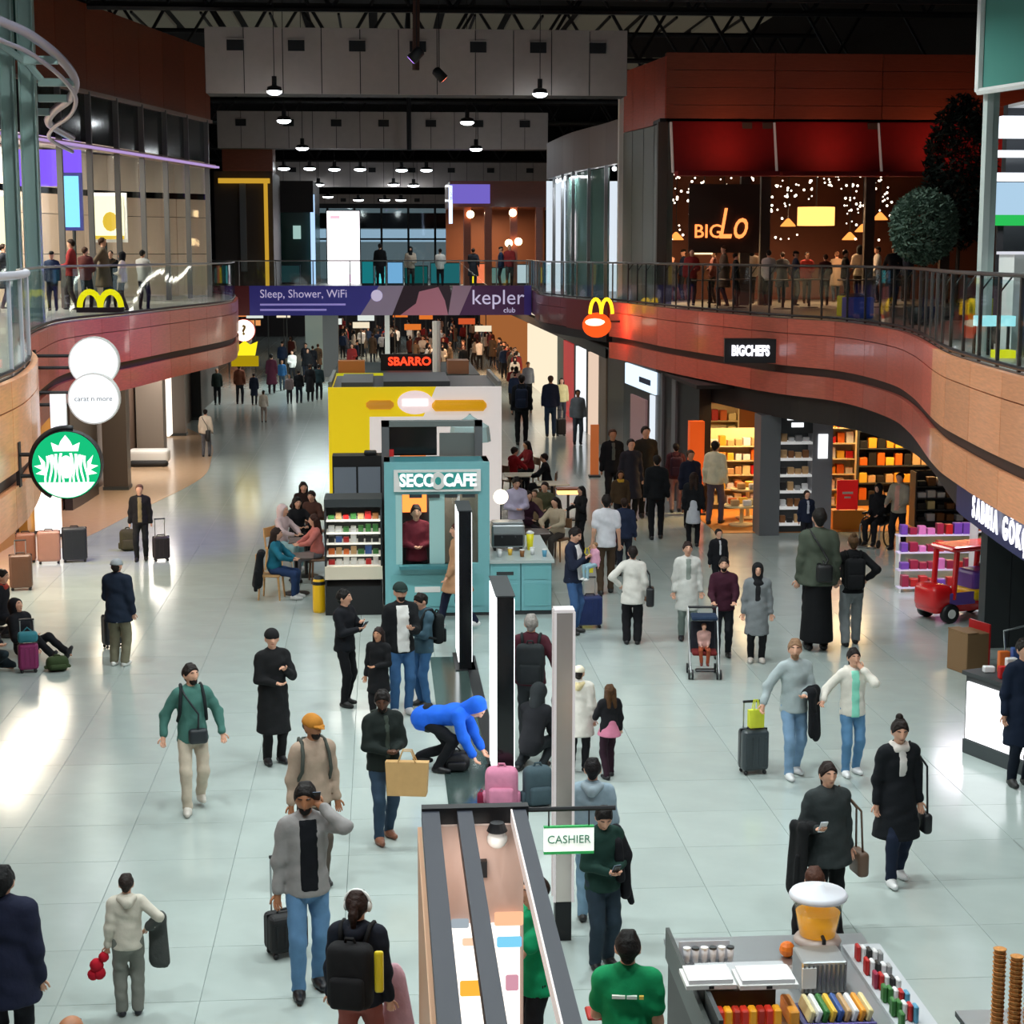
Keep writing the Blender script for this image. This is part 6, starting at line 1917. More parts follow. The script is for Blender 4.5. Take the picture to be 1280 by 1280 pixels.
# waffle cone stacks
t = thing('cone_counter', 'small dark counter under the waffle cone stacks', 'counter', (*gp(1268, 1290, 1.15)[:2], 0))
mbox(-.25, .4, -.25, .35, 0, 1.1).build('body', M_DGREY, t)
mbox(-.28, .43, -.28, .38, 1.1, 1.14).build('top', M_STEEL, t)
cone = MB().lathe([(.028, 0), (.043, .05), (.046, .052), (.040, .055), (.001, .03)], 12).mesh('waffle_cone', mat('waffle', '#c98a48', rough=.7, noise=.2, nscale=60, bump=.4), True)
for si, (px, n, dy) in enumerate(((1249, 18, .05), (1267, 17, 0), (1282, 16, -.06))):
    q = gp(px, 1291, 1.15)
    for k in range(n):
        o = link('waffle_cone', cone, None, 'ribbed tan waffle cone in the %s stack on the small dark counter' % ['tallest', 'middle', 'outermost'][si], 'waffle cone', 'stacked waffle cones')
        o.location = (q.x, q.y + dy, 1.14 + k * .031)
# ------------------------------------------------------------------ luggage, bags, furniture
def suitcase(x, y, w, h, d, color, rz, label, handle=.35, soft=False, tilt=0.0, z0=0.0):
    t = thing('suitcase', label, 'suitcase', (x, y, z0), rz)
    t.rotation_euler = (tilt, 0, rz)
    m = mat('case_' + color.strip('#') + ('s' if soft else 'h'), color, rough=.75 if soft else .35, noise=.05)
    shell = MB().rbox(-w / 2, w / 2, -d / 2, d / 2, .05, h, .05, 3).build('shell', m, t, smooth=False)
    for k in range(4):
        xx = -w / 2 + w * (k + .7) / 4.4
        for s in (-1, 1):
            mbox(xx - .012, xx + .012, s * d / 2 - .008, s * d / 2 + .008, .12, h - .08).build('rib', m, shell)
    mbox(-.004 - w / 2, w / 2 + .004, -.008, .008, .08, h + .003).build('zip', M_BLACK, shell)
    for sx in (-1, 1):
        for sy in (-1, 1):
            MB().sphere((sx * (w / 2 - .05), sy * (d / 2 - .04), .028), .028, 8).build('wheel', M_BLACK, t)
    MB().tube([(-.08, 0, h), (-.07, 0, h + .03), (.07, 0, h + .03), (.08, 0, h)], .012, 6).build('grip', M_BLACK, t)
    if handle:
        for s in (-1, 1):
            MB().tube([(s * .10, d / 2 - .03, h - .02), (s * .10, d / 2 - .03, h + handle)], .009, 6).build('pull_rod', M_STEEL, t)
        MB().tube([(-.11, d / 2 - .03, h + handle), (.11, d / 2 - .03, h + handle)], .016, 6).build('pull_handle', M_BLACK, t)
    return t


def worn_backpack(o, color, label, sz=1.0, straps=True, pocket=True):
    i = INFO[o.name]
    S, T, RL = i['S'], i['T'], i['RL']
    t = thing('backpack', label, 'backpack', o.location, o.rotation_euler.z)
    m = cloth(color)
    R4 = RL.to_4x4()
    M = Matrix.Diagonal((S, S, S, 1)) @ Matrix.Translation(T(0, -.225, 1.20)) @ R4
    MB().rbox(-.155 * sz, .155 * sz, -.09 * sz, .085, -.26 * sz, .22, .07, 4, M).build('body', m, t, smooth=True)
    if pocket:
        MB().rbox(-.12 * sz, .12 * sz, -.13 * sz, -.07, -.24 * sz, -.02, .04, 3, M).build('pocket', m, t, smooth=True)
    MB().tube([M @ Vector((-.04, .0, .215)), M @ Vector((-.03, -.02, .26)), M @ Vector((.03, -.02, .26)), M @ Vector((.04, .0, .215))], .012 * S, 6).build('grab_loop', m, t)
    if straps:
        for s in (-1, 1):
            pts = [T(s * .10, -.15, 1.40), T(s * .115, -.08, 1.505), T(s * .12, .03, 1.495), T(s * .135, .115, 1.38), T(s * .15, .125, 1.22), T(s * .165, .02, 1.10), T(s * .13, -.14, 1.05)]
            MB().tube([p * S for p in pts], .02 * S, 6).build('strap', m, t, smooth=True)
    return t


def floor_backpack(px, py, h, color, rz, label, w=.34, d=.24, name='backpack'):
    q = gp(px, py)
    t = thing(name, label, name.replace('_', ' '), (q.x, q.y, 0), rz)
    m = cloth(color)
    MB().rbox(-w / 2, w / 2, -d / 2, d / 2, 0, h * .93, .09, 4).build('body', m, t, smooth=True)
    MB().rbox(-w * .38, w * .38, -d / 2 - .06, -d / 2 + .04, .04, h * .5, .04, 3).build('pocket', m, t, smooth=True)
    MB().tube([(-.05, 0, h * .91), (-.03, 0, h), (.03, 0, h), (.05, 0, h * .91)], .013, 6).build('grab_loop', m, t)
    for s in (-1, 1):
        MB().rbox(s * w / 2 - .03, s * w / 2 + .03, -.06, .06, .04, h * .35, .025, 2).build('side_pocket', m, t, smooth=True)
    return t


def shoulder_bag(o, s, color, label, w=.26, h=.26, d=.10, drop=.55, fwd=0.0, out=.26, cross=False, name='handbag', pad=1.0):
    """bag hanging from a shoulder on a strap"""
    i = INFO[o.name]
    S, T = i['S'], i['T']
    t = thing(name, label, 'bag', o.location, o.rotation_euler.z)
    m = mat('bag_' + color.strip('#'), color, rough=.5, noise=.05)
    c = T(s * out, fwd, 1.45 - drop)
    MB().rbox(c.x - d / 2, c.x + d / 2, c.y - w / 2, c.y + w / 2, c.z - h, c.z, .04, 3, Matrix.Diagonal((S, S, S, 1))).build('body', m, t, smooth=True)
    a = T((-s if cross else s) * .12, 0, 1.51)
    if cross:
        pts = [Vector((c.x, c.y + w * .3, c.z)), T(s * .06, .165 * pad, 1.20), T(-s * .02, .165 * pad, 1.32), T(-s * .09, .12 * pad, 1.43), T(-s * .12, .0, 1.505), T(-s * .09, -.12 * pad, 1.43), T(0, -.165 * pad, 1.28), T(s * .08, -.165 * pad, 1.15), Vector((c.x, c.y - w * .3, c.z))]
    else:
        pts = [Vector((c.x, c.y + w * .3, c.z)), T(s * out * .95, .06, 1.25), a, T(s * out * .95, -.06, 1.25), Vector((c.x, c.y - w * .3, c.z))]
    MB().tube([p * S for p in pts], .012 * S, 6).build('strap', m, t, smooth=True)
    return t


def held_coat(o, s, color, label, ln=.62, out=.08, name='jacket'):
    """a coat folded over the forearm"""
    i = INFO[o.name]
    for a in i['AR']:
        if a[0] == s:
            _, sh, el, wr, fd = a
    fh = Vector((fd.x, fd.y, 0)).normalized()
    n = Vector((-fh.y, fh.x, 0))
    if n.dot(Vector((s * .5, 1, 0) if abs(fh.x) > .6 else (s, .2, 0))) < 0:
        n = -n
    a1, a2 = el.lerp(wr, .15) + n * out, el.lerp(wr, .70) + n * out
    mid = a2
    pr = [(el.lerp(wr, .1), .058, el.lerp(wr, .75), .054), (el.lerp(wr, .2), .05, a1, .06), (el.lerp(wr, .7), .05, a2, .06),
          (a1, .075, a1 + Vector((0, 0, -ln)) + n * .02, .10, n, .5), (a2, .075, a2 + Vector((0, 0, -ln * .85)) + n * .02, .10, n, .5)]
    V, Q = blend(pr, .024, .05)
    t = link(name, np_mesh(name, V, Q, [cloth(color, .9)], i['S']), None, label, 'jacket', loc=o.location, rz=o.rotation_euler.z)
    V, Q = blend([(mid + n * .05 + Vector((0, 0, -ln * .45)), .035, mid + n * .06 + Vector((0, 0, -ln * .98)), .045)], .02)
    link('sleeve', np_mesh('sleeve', V, Q, [cloth(color, .9)], i['S']), t)
    return t


def paper_bag(x, y, z, w, h, d, color, rz, label, handles=True, name='paper_bag'):
    t = thing(name, label, 'bag', (x, y, z), rz)
    m = mat('paper_' + color.strip('#'), color, rough=.7, noise=.06, nscale=10)
    MB().add([(-w * .45, -d / 2, 0), (w * .45, -d / 2, 0), (w * .45, d / 2, 0), (-w * .45, d / 2, 0), (-w / 2, -d * .3, h), (w / 2, -d * .3, h), (w / 2, d * .3, h), (-w / 2, d * .3, h)],
             [(0, 3, 2, 1), (0, 1, 5, 4), (1, 2, 6, 5), (2, 3, 7, 6), (3, 0, 4, 7), (4, 5, 6, 7)]).build('body', m, t)
    for s in (-1, 1):
        MB().tube([(-w * .2, s * d * .3, h), (-w * .1, s * d * .2, h + .12), (w * .1, s * d * .2, h + .12), (w * .2, s * d * .3, h)], .008, 6).build('handle', m, t)
    return t


def phone_in(o, s, label, color='#16181c', name='phone'):
    p = hand(o, s)
    t = thing(name, label, 'phone', p, o.rotation_euler.z)
    MB().rbox(-.037, .037, -.006, .006, -.03, .12, .006, 1).build('body', mat('phone_' + color.strip('#'), color, rough=.3), t)
    mbox(-.033, .033, -.008, -.006, -.024, .114).build('screen', mat('phone_screen', '#9ab0c8', rough=.2, emit=.3), t)
    t.rotation_euler = (math.radians(-35), 0, o.rotation_euler.z)
    return t


def chair(x, y, rz, label, color='#c8965a', group=None):
    t = thing('chair', label, 'chair', (x, y, 0), rz, group)
    m = mat('chairwood_' + color.strip('#'), color, rough=.5, noise=.1, stretch=(1, 1, 8))
    MB().rbox(-.21, .21, -.21, .21, .43, .47, .015, 1).build('seat', m, t)
    for sx in (-1, 1):
        for sy in (-1, 1):
            MB().tube([(sx * .17, sy * .17, .43), (sx * .20, sy * .20, 0)], [.022, .016], 6).build('leg', m, t)
        MB().tube([(sx * .19, -.19, .45), (sx * .19, -.23, .86)], .017, 6).build('back_post', m, t)
    MB().rbox(-.2, .2, -.245, -.215, .66, .86, .012, 1).build('backrest', m, t)
    return t


def table(x, y, label, r=.38, h=.73, color='#5a4a44', rz=0, group=None):
    t = thing('table', label, 'table', (x, y, 0), rz, group)
    m = mat('tabletop_' + color.strip('#'), color, rough=.35)
    MB().rbox(-r, r, -r, r, h - .03, h, .01, 1).build('table_top', m, t)
    MB().tube([(0, 0, .03), (0, 0, h - .03)], .035, 8).build('stem', M_BLACK, t)
    MB().lathe([(.24, 0), (.24, .02), (.05, .04)], 14).build('foot', M_BLACK, t)
    return t


# ------------------------------------------------------------------ people in the near and middle hall
def P(px, py, hy, face, label, **k):
    pos, h = at_foot(px, py, hy)
    return person(pos, h, face, label, **k)


def PH(px, hy, h, face, label, **k):
    pos, h = at_head(px, hy, h)
    return person(pos, h, face, label, **k)


o = P(243, 1012, 829, 12, 'man in teal green sweatshirt and beige trousers striding with arms apart', top='#47756c', legs='#c9bba8', shoes='#d8d2c8', hair='short', hair_color='#1d1613', larm='swing', rarm='swing', stride=.17,
      head=(25, 0), skin='light', st=.021, beard=True)
shoulder_bag(o, -1, '#23292e', 'dark crossbody bag on the man in teal sweatshirt', w=.10, h=.18, d=.22, drop=.42, fwd=.16, out=.05, cross=True, name='crossbody_bag')
worn_backpack(o, '#1f2628', 'dark backpack worn by the man in teal sweatshirt', .85)
o = P(343, 954, 787, 25, 'woman in long black coat and black beanie', top='#17181a', coat=.42, legs='#141416', shoes='#16161a', hair='beanie', hat_color='#141416', larm='chest', rarm='belly', head=(-15, 0), st=.021, girth=1.05)
o = PH(390, 894, 1.76, 20, 'bearded man in mustard cap and beige sweater', top='#b09a88', legs='#5a5048', shoes='#333333', hair='cap', hat_color='#b5782c', hair_color='#1c1410', beard=True, skin='tan', st=.022, head=(20, 5))
worn_backpack(o, '#4a4e48', 'olive grey backpack worn by the man in mustard cap', .8)
o = P(386, 1240, 977, 12, 'man in grey jacket and jeans holding a phone to his ear', top='#93908f', legs='#5f86ac', shoes='#17171b', hair='short', hair_color='#15100e', inner=('#111319', .075, .90), larm='ear', rarm='down', stride=.10,
      beard=True, skin='tan', st=.019, head=(-14, 12), collar='#93908f')
phone_in(o, -1, 'dark phone held to the ear by the man in grey jacket')
c = gp(358, 1192)
suitcase(c.x, c.y, .36, .40, .26, '#1a1a1c', .4, 'small black cabin case pulled by the man in grey jacket', handle=.5, soft=True)
o = PH(447, 1113, 1.66, 165, 'woman in navy hooded jacket and white headphones seen from behind', top='#171b26', legs='#8f5048', shoes='#222222', hair='pony', hair_color='#2c1a14', hood='#171b26', stride=.06, st=.020, girth=1.08, larm='down', rarm='down')
worn_backpack(o, '#1d1d1f', 'large black backpack on the woman with white headphones', 1.15, True)
i_ = INFO[o.name]
t = thing('headphones', 'white headphones on the woman in navy hooded jacket', 'headphones', o.location, o.rotation_euler.z)
MB().tube([i_['H'](.1 * math.cos(a), -.005, 1.655 + .11 * math.sin(a)) * i_['S'] for a in [PI * k / 10 for k in range(11)]], .012, 6).build('band', M_WHITE, t, smooth=True)
for s in (-1, 1):
    MB().sphere(i_['H'](s * .092, 0, 1.635) * i_['S'], (.022, .04, .045), 10).build('ear_cup', M_WHITE, t, smooth=True)
q = gp(493, 1275, .55)
t = thing('pink_coat', 'pale pink coat carried beside the woman with white headphones', 'coat', (q.x, q.y, .0))
V, Q = blend([((0, 0, .95), .06, (.02, 0, .5), .12, (0, 1, 0), .6), ((.04, 0, .9), .04, (.10, .02, .42), .06)], .02, .05)
link('cloth_fold', np_mesh('cloth_fold', V, Q, [cloth('#c79aa4', .9)]), t)
MB().tube([(-.02, 0, .98), (.07, -.03, .8), (.11, -.03, .5)], .012, 6).build('cuff', cloth('#8a3a5a'), t)
q = wpos(o, i_['T'](.17, -.10, 1.20))
MB().rbox(-.035, .035, -.02, .02, -.16, .16, .02, 2).build('folder', mat('yellow_folder', '#e8d020', rough=.4), label='bright yellow pouch tucked beside the large black backpack', cat='pouch').location = q + Vector((.02, -.12, 0))
o = P(163, 1268, 1093, 190, 'boy in cream hooded top seen from behind carrying a grey coat', top='#cfc9bb', legs='#7d7f78', shoes='#22242c', hair='short', hair_color='#2a211d', hood='#cfc9bb', rarm='hip', larm='down', st=.019, loose=.03, head=(-10, 8))
held_coat(o, 1, '#4c504e', 'dark grey coat over the arm of the boy in cream top', .55)
hd = hand(o, -1)
t = thing('toy', 'red plush toy dangling from the hand of the boy in cream top', 'toy', (hd.x - .05, hd.y, hd.z))
for k, (x, z, r) in enumerate(((.02, -.05, .045), (-.04, -.12, .06), (-.02, -.19, .055), (-.07, -.20, .05))):
    MB().sphere((x, 0, z), r, 10).build(['head', 'body', 'limb', 'limb'][k], cloth('#b8182c'), t, smooth=True)
o = PH(2, 1083, 1.78, 175, 'man in long navy puffer coat at the edge of the concourse', top='#1b2036', coat=.72, legs='#12141c', shoes='#111111', hair='short', hair_color='#121214', st=.022, girth=1.12, puffy=.02)
o = PH(88, 1268, 1.70, 180, 'balding person whose head top shows at the tiled floor edge', top='#3a3430', legs='#2a2a2e', hair='bald', skin='tan', st=.024)
o = P(480, 1050, 861, 22, 'bearded man in dark green jacket and jeans holding a kraft bag', top='#1c2422', legs='#33475c', shoes='#8a5a44', hair='short', hair_color='#120d0b', skin='dark', larm='belly', rarm='belly', stride=.09, beard=True, inner=('#3d463f', .035, 1.0),
      st=.020, head=(-25, 18), hood='#2b332f', girth=1.1)
q = hand(o, -1)
paper_bag(q.x + .16, q.y - .12, q.z - .42, .46, .36, .16, '#c79f68', -.15, 'kraft paper bag held by the man in dark green jacket')
pos = gp(536, 962)
o = person((pos.x, pos.y), 1.72, 68, 'person in bright blue hooded jacket bending down beside the dark floor reflection', top='#1f62d8', legs='#15171c', shoes='#141418', hair='hoodup', hat_color='#1f62d8', sit='bend', lean=78, larm='low', rarm='low', st=.021,
           stride=.16, hip_drop=.18, head=(0, -20), puffy=.01)
t = link('backpack', None, None, 'black rucksack on the ground under the person in blue jacket', 'backpack', loc=(*gp(570, 962)[:2], 0))
MB().rbox(-.17, .17, -.13, .13, 0, .24, .08, 3).build('body', M_BLACK, t, smooth=True)
MB().rbox(-.12, .12, -.17, -.1, .02, .14, .03, 2).build('pocket', M_BLACK, t, smooth=True)
MB().tube([(-.08, 0, .22), (0, 0, .30), (.08, 0, .22)], .012, 6).build('grab_loop', M_BLACK, t)
o = P(432, 882, 737, 55, 'man all in black looking up from a phone beside the display fridge', top='#14161c', legs='#121317', shoes='#101012', hair='short', hair_color='#120f0e', rarm='phone', larm='chest', stride=.05, st=.023, head=(15, 0))
phone_in(o, 1, 'black phone held by the man all in black')
o = P(474, 905, 785, -25, 'woman in black jacket with dark brown hair behind the man with kraft bag', top='#16171a', legs='#1b1b1d', shoes='#141414', hair='long', hair_color='#221512', skin='mid', st=.023, larm='belly', rarm='down', coat=.6)
o = P(502, 893, 729, 15, 'man in black cap, open black vest and white shirt', top='#191b1e', legs='#3c638f', shoes='#dadada', hair='cap', hat_color='#1d2f2c', inner=('#e6e6e2', .085, .86), larm='phone', rarm='down', st=.022, beard=True)
o = P(530, 883, 741, -60, 'man in slate blue jacket with black backpack looking at a phone', top='#3f5a68', legs='#3f6a98', shoes='#2a2a2a', hair='short', hair_color='#15110f', rarm='phone', larm='phone', head=(0, 25), st=.022, hood='#3f5a68')
worn_backpack(o, '#1b2022', 'black backpack with pale badge on the man in slate blue jacket', .95)
phone_in(o, 1, 'dark phone held by the man in slate blue jacket')
o = P(572, 786, 652, -80, 'woman in tan coat striding past the cafe booth', top='#b58a68', coat=.62, legs='#1c2138', shoes='#e2e2e2', hair='short', hair_color='#4a241a', stride=.27, larm='fwd', rarm='back', st=.026)
o = PH(664, 768, 1.76, 172, 'grey-haired man in maroon jumper seen from behind beside the totem', top='#4a1f2a', legs='#33383a', shoes='#151515', hair='short', hair_color='#8f8a84', st=.023, girth=1.08, rarm='swing')
worn_backpack(o, '#23282a', 'large charcoal backpack on the grey-haired man in maroon', 1.15)
q = hand(o, 1)
t = thing('duffel_bag', 'round black bag hanging beside the man in maroon jumper', 'bag', (q.x + .10, q.y - .02, q.z - .46))
MB().sphere((0, 0, .2), (.2, .13, .22), 14).build('body', cloth('#14181a'), t, smooth=True)
MB().tube([(-.08, 0, .38), (0, 0, .47), (.08, 0, .38)], .012, 6).build('handle', M_BLACK, t)
MB().sphere((.05, -.11, .24), (.05, .03, .05), 8).build('badge', M_GREY, t, smooth=True)
q = gp(664, 962)
o = person((q.x, q.y), 1.62, 150, 'person in black jacket crouching by the totem among backpacks', top='#17191d', legs='#23282c', shoes='#151515', hair='hoodup', hat_color='#23282a', sit='crouch', lean=22, larm='low', rarm='low', st=.023)
floor_backpack(672, 1006, .50, '#44565e', .2, 'slate grey backpack standing on the floor beside the pink one')
floor_backpack(627, 1007, .50, '#d88aa8', -.1, 'pink school backpack standing on the floor at the totem', w=.38)
t = thing('pouch', 'dark red pouch leaning on the pink school backpack', 'pouch', (*gp(602, 1007)[:2], 0))
MB().rbox(-.05, .05, -.05, .05, 0, .16, .03, 2).build('body', cloth('#8a2040'), t, smooth=True)
MB().tube([(-.03, 0, .15), (0, 0, .2), (.03, 0, .15)], .008, 5).build('loop', cloth('#8a2040'), t)
o = P(723, 965, 832, 165, 'woman in white puffer coat with fur hood and cream hat', top='#d6d2c8', coat=.62, legs='#1c1c20', shoes='#1a1a1a', hair='beanie', hat_color='#e8dfc8', hood='#d8c89a', st=.022, puffy=.02, stride=.08)
o = P(761, 972, 855, 200, 'girl in black jacket with pink hem beside the white puffer coat', top='#17171b', legs='#2e1a26', shoes='#16161a', hair='long', hair_color='#4a3018', st=.021, stride=.10, larm='chest', skirt=('#c87a94', .80))
o = PH(741, 948, 1.60, 170, 'person in pale blue-grey hoodie seen from behind at the mirrored post', top='#8fa3b0', legs='#7fa0b8', shoes='#333333', hair='short', hair_color='#141013', hood='#9fb0ba', st=.022)
o = P(752, 1208, 1004, 20, 'man in dark green shirt looking down at a phone beside the mirrored post', top='#1d3a33', legs='#2a3844', shoes='#1a1a1c', hair='short', hair_color='#15110f', rarm='belly', larm='belly', head=(-15, 30), st=.020, stride=.04, girth=1.08, loose=.025)
phone_in(o, -1, 'phone held by the man in dark green shirt')
i_ = INFO[o.name]
t = thing('dark_jacket', 'black jacket draped over the shoulder of the man in dark green shirt', 'jacket', o.location, o.rotation_euler.z)
T_ = i_['T']
V, Q = blend([(T_(-.16, -.02, 1.44), .07, T_(-.24, .03, 1.18), .085), (T_(-.24, .03, 1.18), .085, T_(-.25, .02, .80), .10, (1, 0, 0), .6), (T_(-.12, .10, 1.35), .05, T_(-.14, .14, .98), .05)], .022, .05)
link('cloth_fold', np_mesh('cloth_fold', V, Q, [cloth('#16171c', .9)], i_['S']), t)
V, Q = blend([(T_(-.27, .02, .85), .05, T_(-.33, .02, .66), .035)], .02)
link('sleeve', np_mesh('sleeve', V, Q, [cloth('#16171c', .9)], i_['S']), t)
o = PH(785, 1164, 1.74, 172, 'kiosk worker in green polo shirt seen from behind', top='#0f8a55', legs='#1c1c20', hair='short', hair_color='#14110f', sleeve='short', collar='#e8ece8', st=.018, larm='belly', rarm='down', girth=1.08, skin='light')
i_ = INFO[o.name]
t = thing('shirt_print', 'small white print on the back of the green polo shirt', 'print', o.location, o.rotation_euler.z)
for k, (x, w, c) in enumerate(((.095, .03, '#e8d060'), (.03, .07, '#eaf4ea'), (-.06, .09, '#eaf4ea'))):
    p = i_['T'](x, -.137, 1.335) * i_['S']
    mbox(p.x - w / 2, p.x + w / 2, p.y - .012, p.y + .01, p.z - .011, p.z + .011).build('print_patch', mat('print' + c.strip('#'), c, rough=.7), t)
o = PH(668, 1097, 1.70, -70, 'kiosk worker in green polo leaning towards the backlit display', top='#14a06a', legs='#1c1c20', hair='short', hair_color='#2a1a14', sleeve='short', st=.020, larm='reach', rarm='reach', skin='light', lean=0)
q = gp(760, 1262, .9)
t = thing('food_tray', 'small red tray with black bowl beside the worker in green polo', 'tray', (q.x, q.y, .86))
MB().rbox(-.16, .16, -.1, .1, 0, .03, .01, 1).build('tray', mat('tray_red', '#b82a20', rough=.4), t)
MB().lathe([(.06, .03), (.09, .09), (.085, .09), (.05, .04)], 14).build('bowl', M_BLACK, t, smooth=True)
MB().tube([(0, 0, 0), (0, 0, -.84)], .02, 6).build('stand', M_BLACK, t)
MB().lathe([(.14, -.86), (.14, -.84), (.02, -.83)], 12).build('stand_base', M_BLACK, t)
o = PH(1027, 1090, 1.53, 195, 'balding vendor in dark clothes behind the juice dispenser', top='#1c1b1d', legs='#1c1c20', hair='short', hair_color='#4a2c20', skin='light', st=.020, larm='fwd', rarm='belly', head=(-30, 15), lean=10)
o = P(1030, 1162, 954, 8, 'woman in charcoal jumper carrying a black coat and a white phone', top='#33393a', legs='#181a1c', shoes='#1a1a1a', hair='pony', hair_color='#241713', rarm='carry', larm='down', st=.019, girth=1.22, stride=.06, coat=.72, loose=.02)
held_coat(o, 1, '#17181a', 'black coat over the arm of the woman in charcoal jumper', .62, .12)
p = hand(o, 1)
phone_in(o, 1, 'white phone held by the woman in charcoal jumper', '#e8e8ec')
shoulder_bag(o, -1, '#6a5242', 'brown handbag on the shoulder of the woman in charcoal jumper', w=.28, h=.26, d=.12, drop=.62, out=.36)
o = P(1118, 1102, 898, 8, 'woman in long black coat with white collar and hair bun', top='#15181d', coat=.50, legs='#1b2438', shoes='#ececec', hair='bun', hair_color='#1c120f', inner=('#dcd8d4', .045, 1.18), scarf='#dcd6d0', st=.020, stride=.12, head=(-10, 12), larm='down', rarm='down')
shoulder_bag(o, -1, '#16181c', 'black bag carried by the woman in long black coat with white collar', w=.24, h=.22, d=.10, drop=.70, out=.31)
o = P(990, 970, 799, 10, 'man in pale blue-grey sweatshirt carrying a black jacket', top='#a4b0b2', legs='#7d9dbc', shoes='#e4e4e4', hair='short', hair_color='#8a6a50', larm='belly', rarm='out', st=.021, stride=.12, beard=True, head=(-20, 0))
held_coat(o, -1, '#15171b', 'black jacket over the arm of the man in pale blue-grey sweatshirt', .55, .07)
c = gp(941, 966)
suitcase(c.x, c.y, .34, .56, .24, '#3a4246', .15, 'dark grey suitcase with a yellow bag on top', handle=.32)
paper_bag(c.x + .02, c.y - .02, .585, .2, .22, .1, '#d6dc3a', .2, 'lime yellow bag standing on the dark grey suitcase')
o = P(1063, 968, 811, 5, 'woman in white jacket and mint top touching her face', top='#e4dfd4', legs='#5f8bb2', shoes='#efefef', hair='pony', hair_color='#1a120f', inner=('#8fe0c8', .06, .84), larm='face', rarm='side', st=.021, stride=.06, hood='#e4dfd4')
o = P(1020, 812, 636, 178, 'tall man in olive jacket over a long black garment seen from behind', top='#4b5347', legs='#121316', shoes='#121316', hair='short', hair_color='#1a1613', skirt=('#101114', .12), st=.024, girth=1.15, coat=.82)
shoulder_bag(o, 1, '#17181a', 'small black bag on the back of the man in olive jacket', w=.12, h=.22, d=.20, drop=.34, out=.02, fwd=-.27, cross=True, name='crossbody_bag', pad=1.22)
o = P(1063, 806, 668, 175, 'woman in black top and grey jogging trousers walking away', top='#17181b', legs='#858a8c', shoes='#1b1b1d', hair='bun', hair_color='#5a4028', st=.024, stride=.10, loose=.03, larm='hip', rarm='hip')
worn_backpack(o, '#16171a', 'black backpack on the woman in grey jogging trousers', 1.0)
o = P(1007, 690, 613, 10, 'man in navy jacket behind the tall man in olive', top='#1c2438', legs='#1a1c22', hair='short', hair_color='#2a1c16', st=.03, inner=('#c0c4cc', .04, 1.1))
o = P(903, 822, 697, -10, 'man in dark maroon jumper pushing a pushchair', top='#3a1626', legs='#1c1e24', shoes='#1a1a1a', hair='short', hair_color='#1a1210', skin='light', larm='push', rarm='push', st=.024, beard=True, stride=.07, girth=1.08)
# pushchair
q = gp(880, 846)
t = thing('pushchair', 'pushchair with red and white seat pushed by the man in maroon', 'pushchair', (q.x, q.y, 0), -.1)
for s in (-1, 1):
    MB().tube([(s * .22, .45, .98), (s * .22, .25, .6), (s * .21, -.15, .08)], .014, 6).build('frame_bar', M_STEEL, t)
    MB().tube([(s * .22, .2, .55), (s * .21, .25, .08)], .014, 6).build('rear_bar', M_STEEL, t)
    for y in (-.17, .26):
        for dx in (-.025, .025):
            MB().lathe([(.075, -.012), (.075, .012)], 14, Matrix.Translation((s * .21 + dx, y, .075)) @ Matrix.Rotation(PI / 2, 4, 'Y')).build('wheel', M_BLACK, t)
MB().tube([(-.22, .45, .98), (.22, .45, .98)], .02, 6).build('push_bar', M_BLACK, t)
MB().rbox(-.19, .19, -.1, .2, .34, .40, .03, 2).build('seat', cloth('#6a2020'), t)
MB().rbox(-.19, .19, .14, .22, .36, .85, .03, 2, Matrix.Rotation(-.25, 4, 'X')).build('backrest', cloth('#2a2c34'), t)
MB().rbox(-.2, .2, -.02, .34, .86, .92, .03, 2).build('canopy', cloth('#22324a'), t)
MB().rbox(-.15, .15, -.22, -.1, .12, .16, .02, 1).build('footrest', M_BLACK, t)
o = person((q.x, q.y + .06), .80, -6, 'toddler in red and white sitting in the pushchair', top='#b89088', legs='#9a4a30', shoes='#6a2a20', hair='short', hair_color='#5a3a28', sit='chair', z0=.20, st=.03, larm='lap', rarm='lap', hip_drop=.06)
o = P(945, 828, 704, -8, 'woman in black headscarf and long grey coat', top='#7c8184', coat=.50, legs='#16171a', shoes='#c8c0b8', hair='hijab', hat_color='#17181b', inner=('#1c1d20', .05, .9), st=.024, larm='down', rarm='down')
o = P(858, 800, 678, 0, 'woman in white knee-length coat beside the pushchair', top='#cfcfca', coat=.55, legs='#6a7670', shoes='#1c1c20', hair='short', hair_color='#2a1a16', inner=('#8a938c', .05, .8), st=.024)
o = P(897, 748, 661, 12, 'person in black jacket with white stripe behind the man in maroon', top='#15161b', legs='#17181c', hair='short', hair_color='#16110f', inner=('#d0d0d4', .03, 1.1), st=.03)
o = P(790, 805, 683, 172, 'woman in white jacket and black trousers seen from behind', top='#d4d1ca', legs='#151519', shoes='#151519', hair='short', hair_color='#1a1210', st=.023, larm='hip', rarm='down', coat=.74, loose=.03)
shoulder_bag(o, 1, '#15161a', 'big black shoulder bag on the woman in white jacket', w=.30, h=.34, d=.14, drop=.42, out=.31)
o = P(716, 792, 659, 60, 'person in navy gilet and white sleeves holding a small child', top='#1b2236', legs='#3a5a86', hair='short', hair_color='#1a1312', larm='chest', rarm='chest', st=.026, head=(-10, 20), inner=('#e0e0e0', .09, .9))
q = hand(o, 1)
o2 = person((q.x + .1, q.y), .78, -60, 'small child in pink carried by the person in navy gilet', top='#d09ab0', legs='#8fb0bc', shoes='#e8e8e8', hair='short', hair_color='#8a6a4a', sit='chair', z0=q.z - .40, st=.03)
c = gp(737, 784)
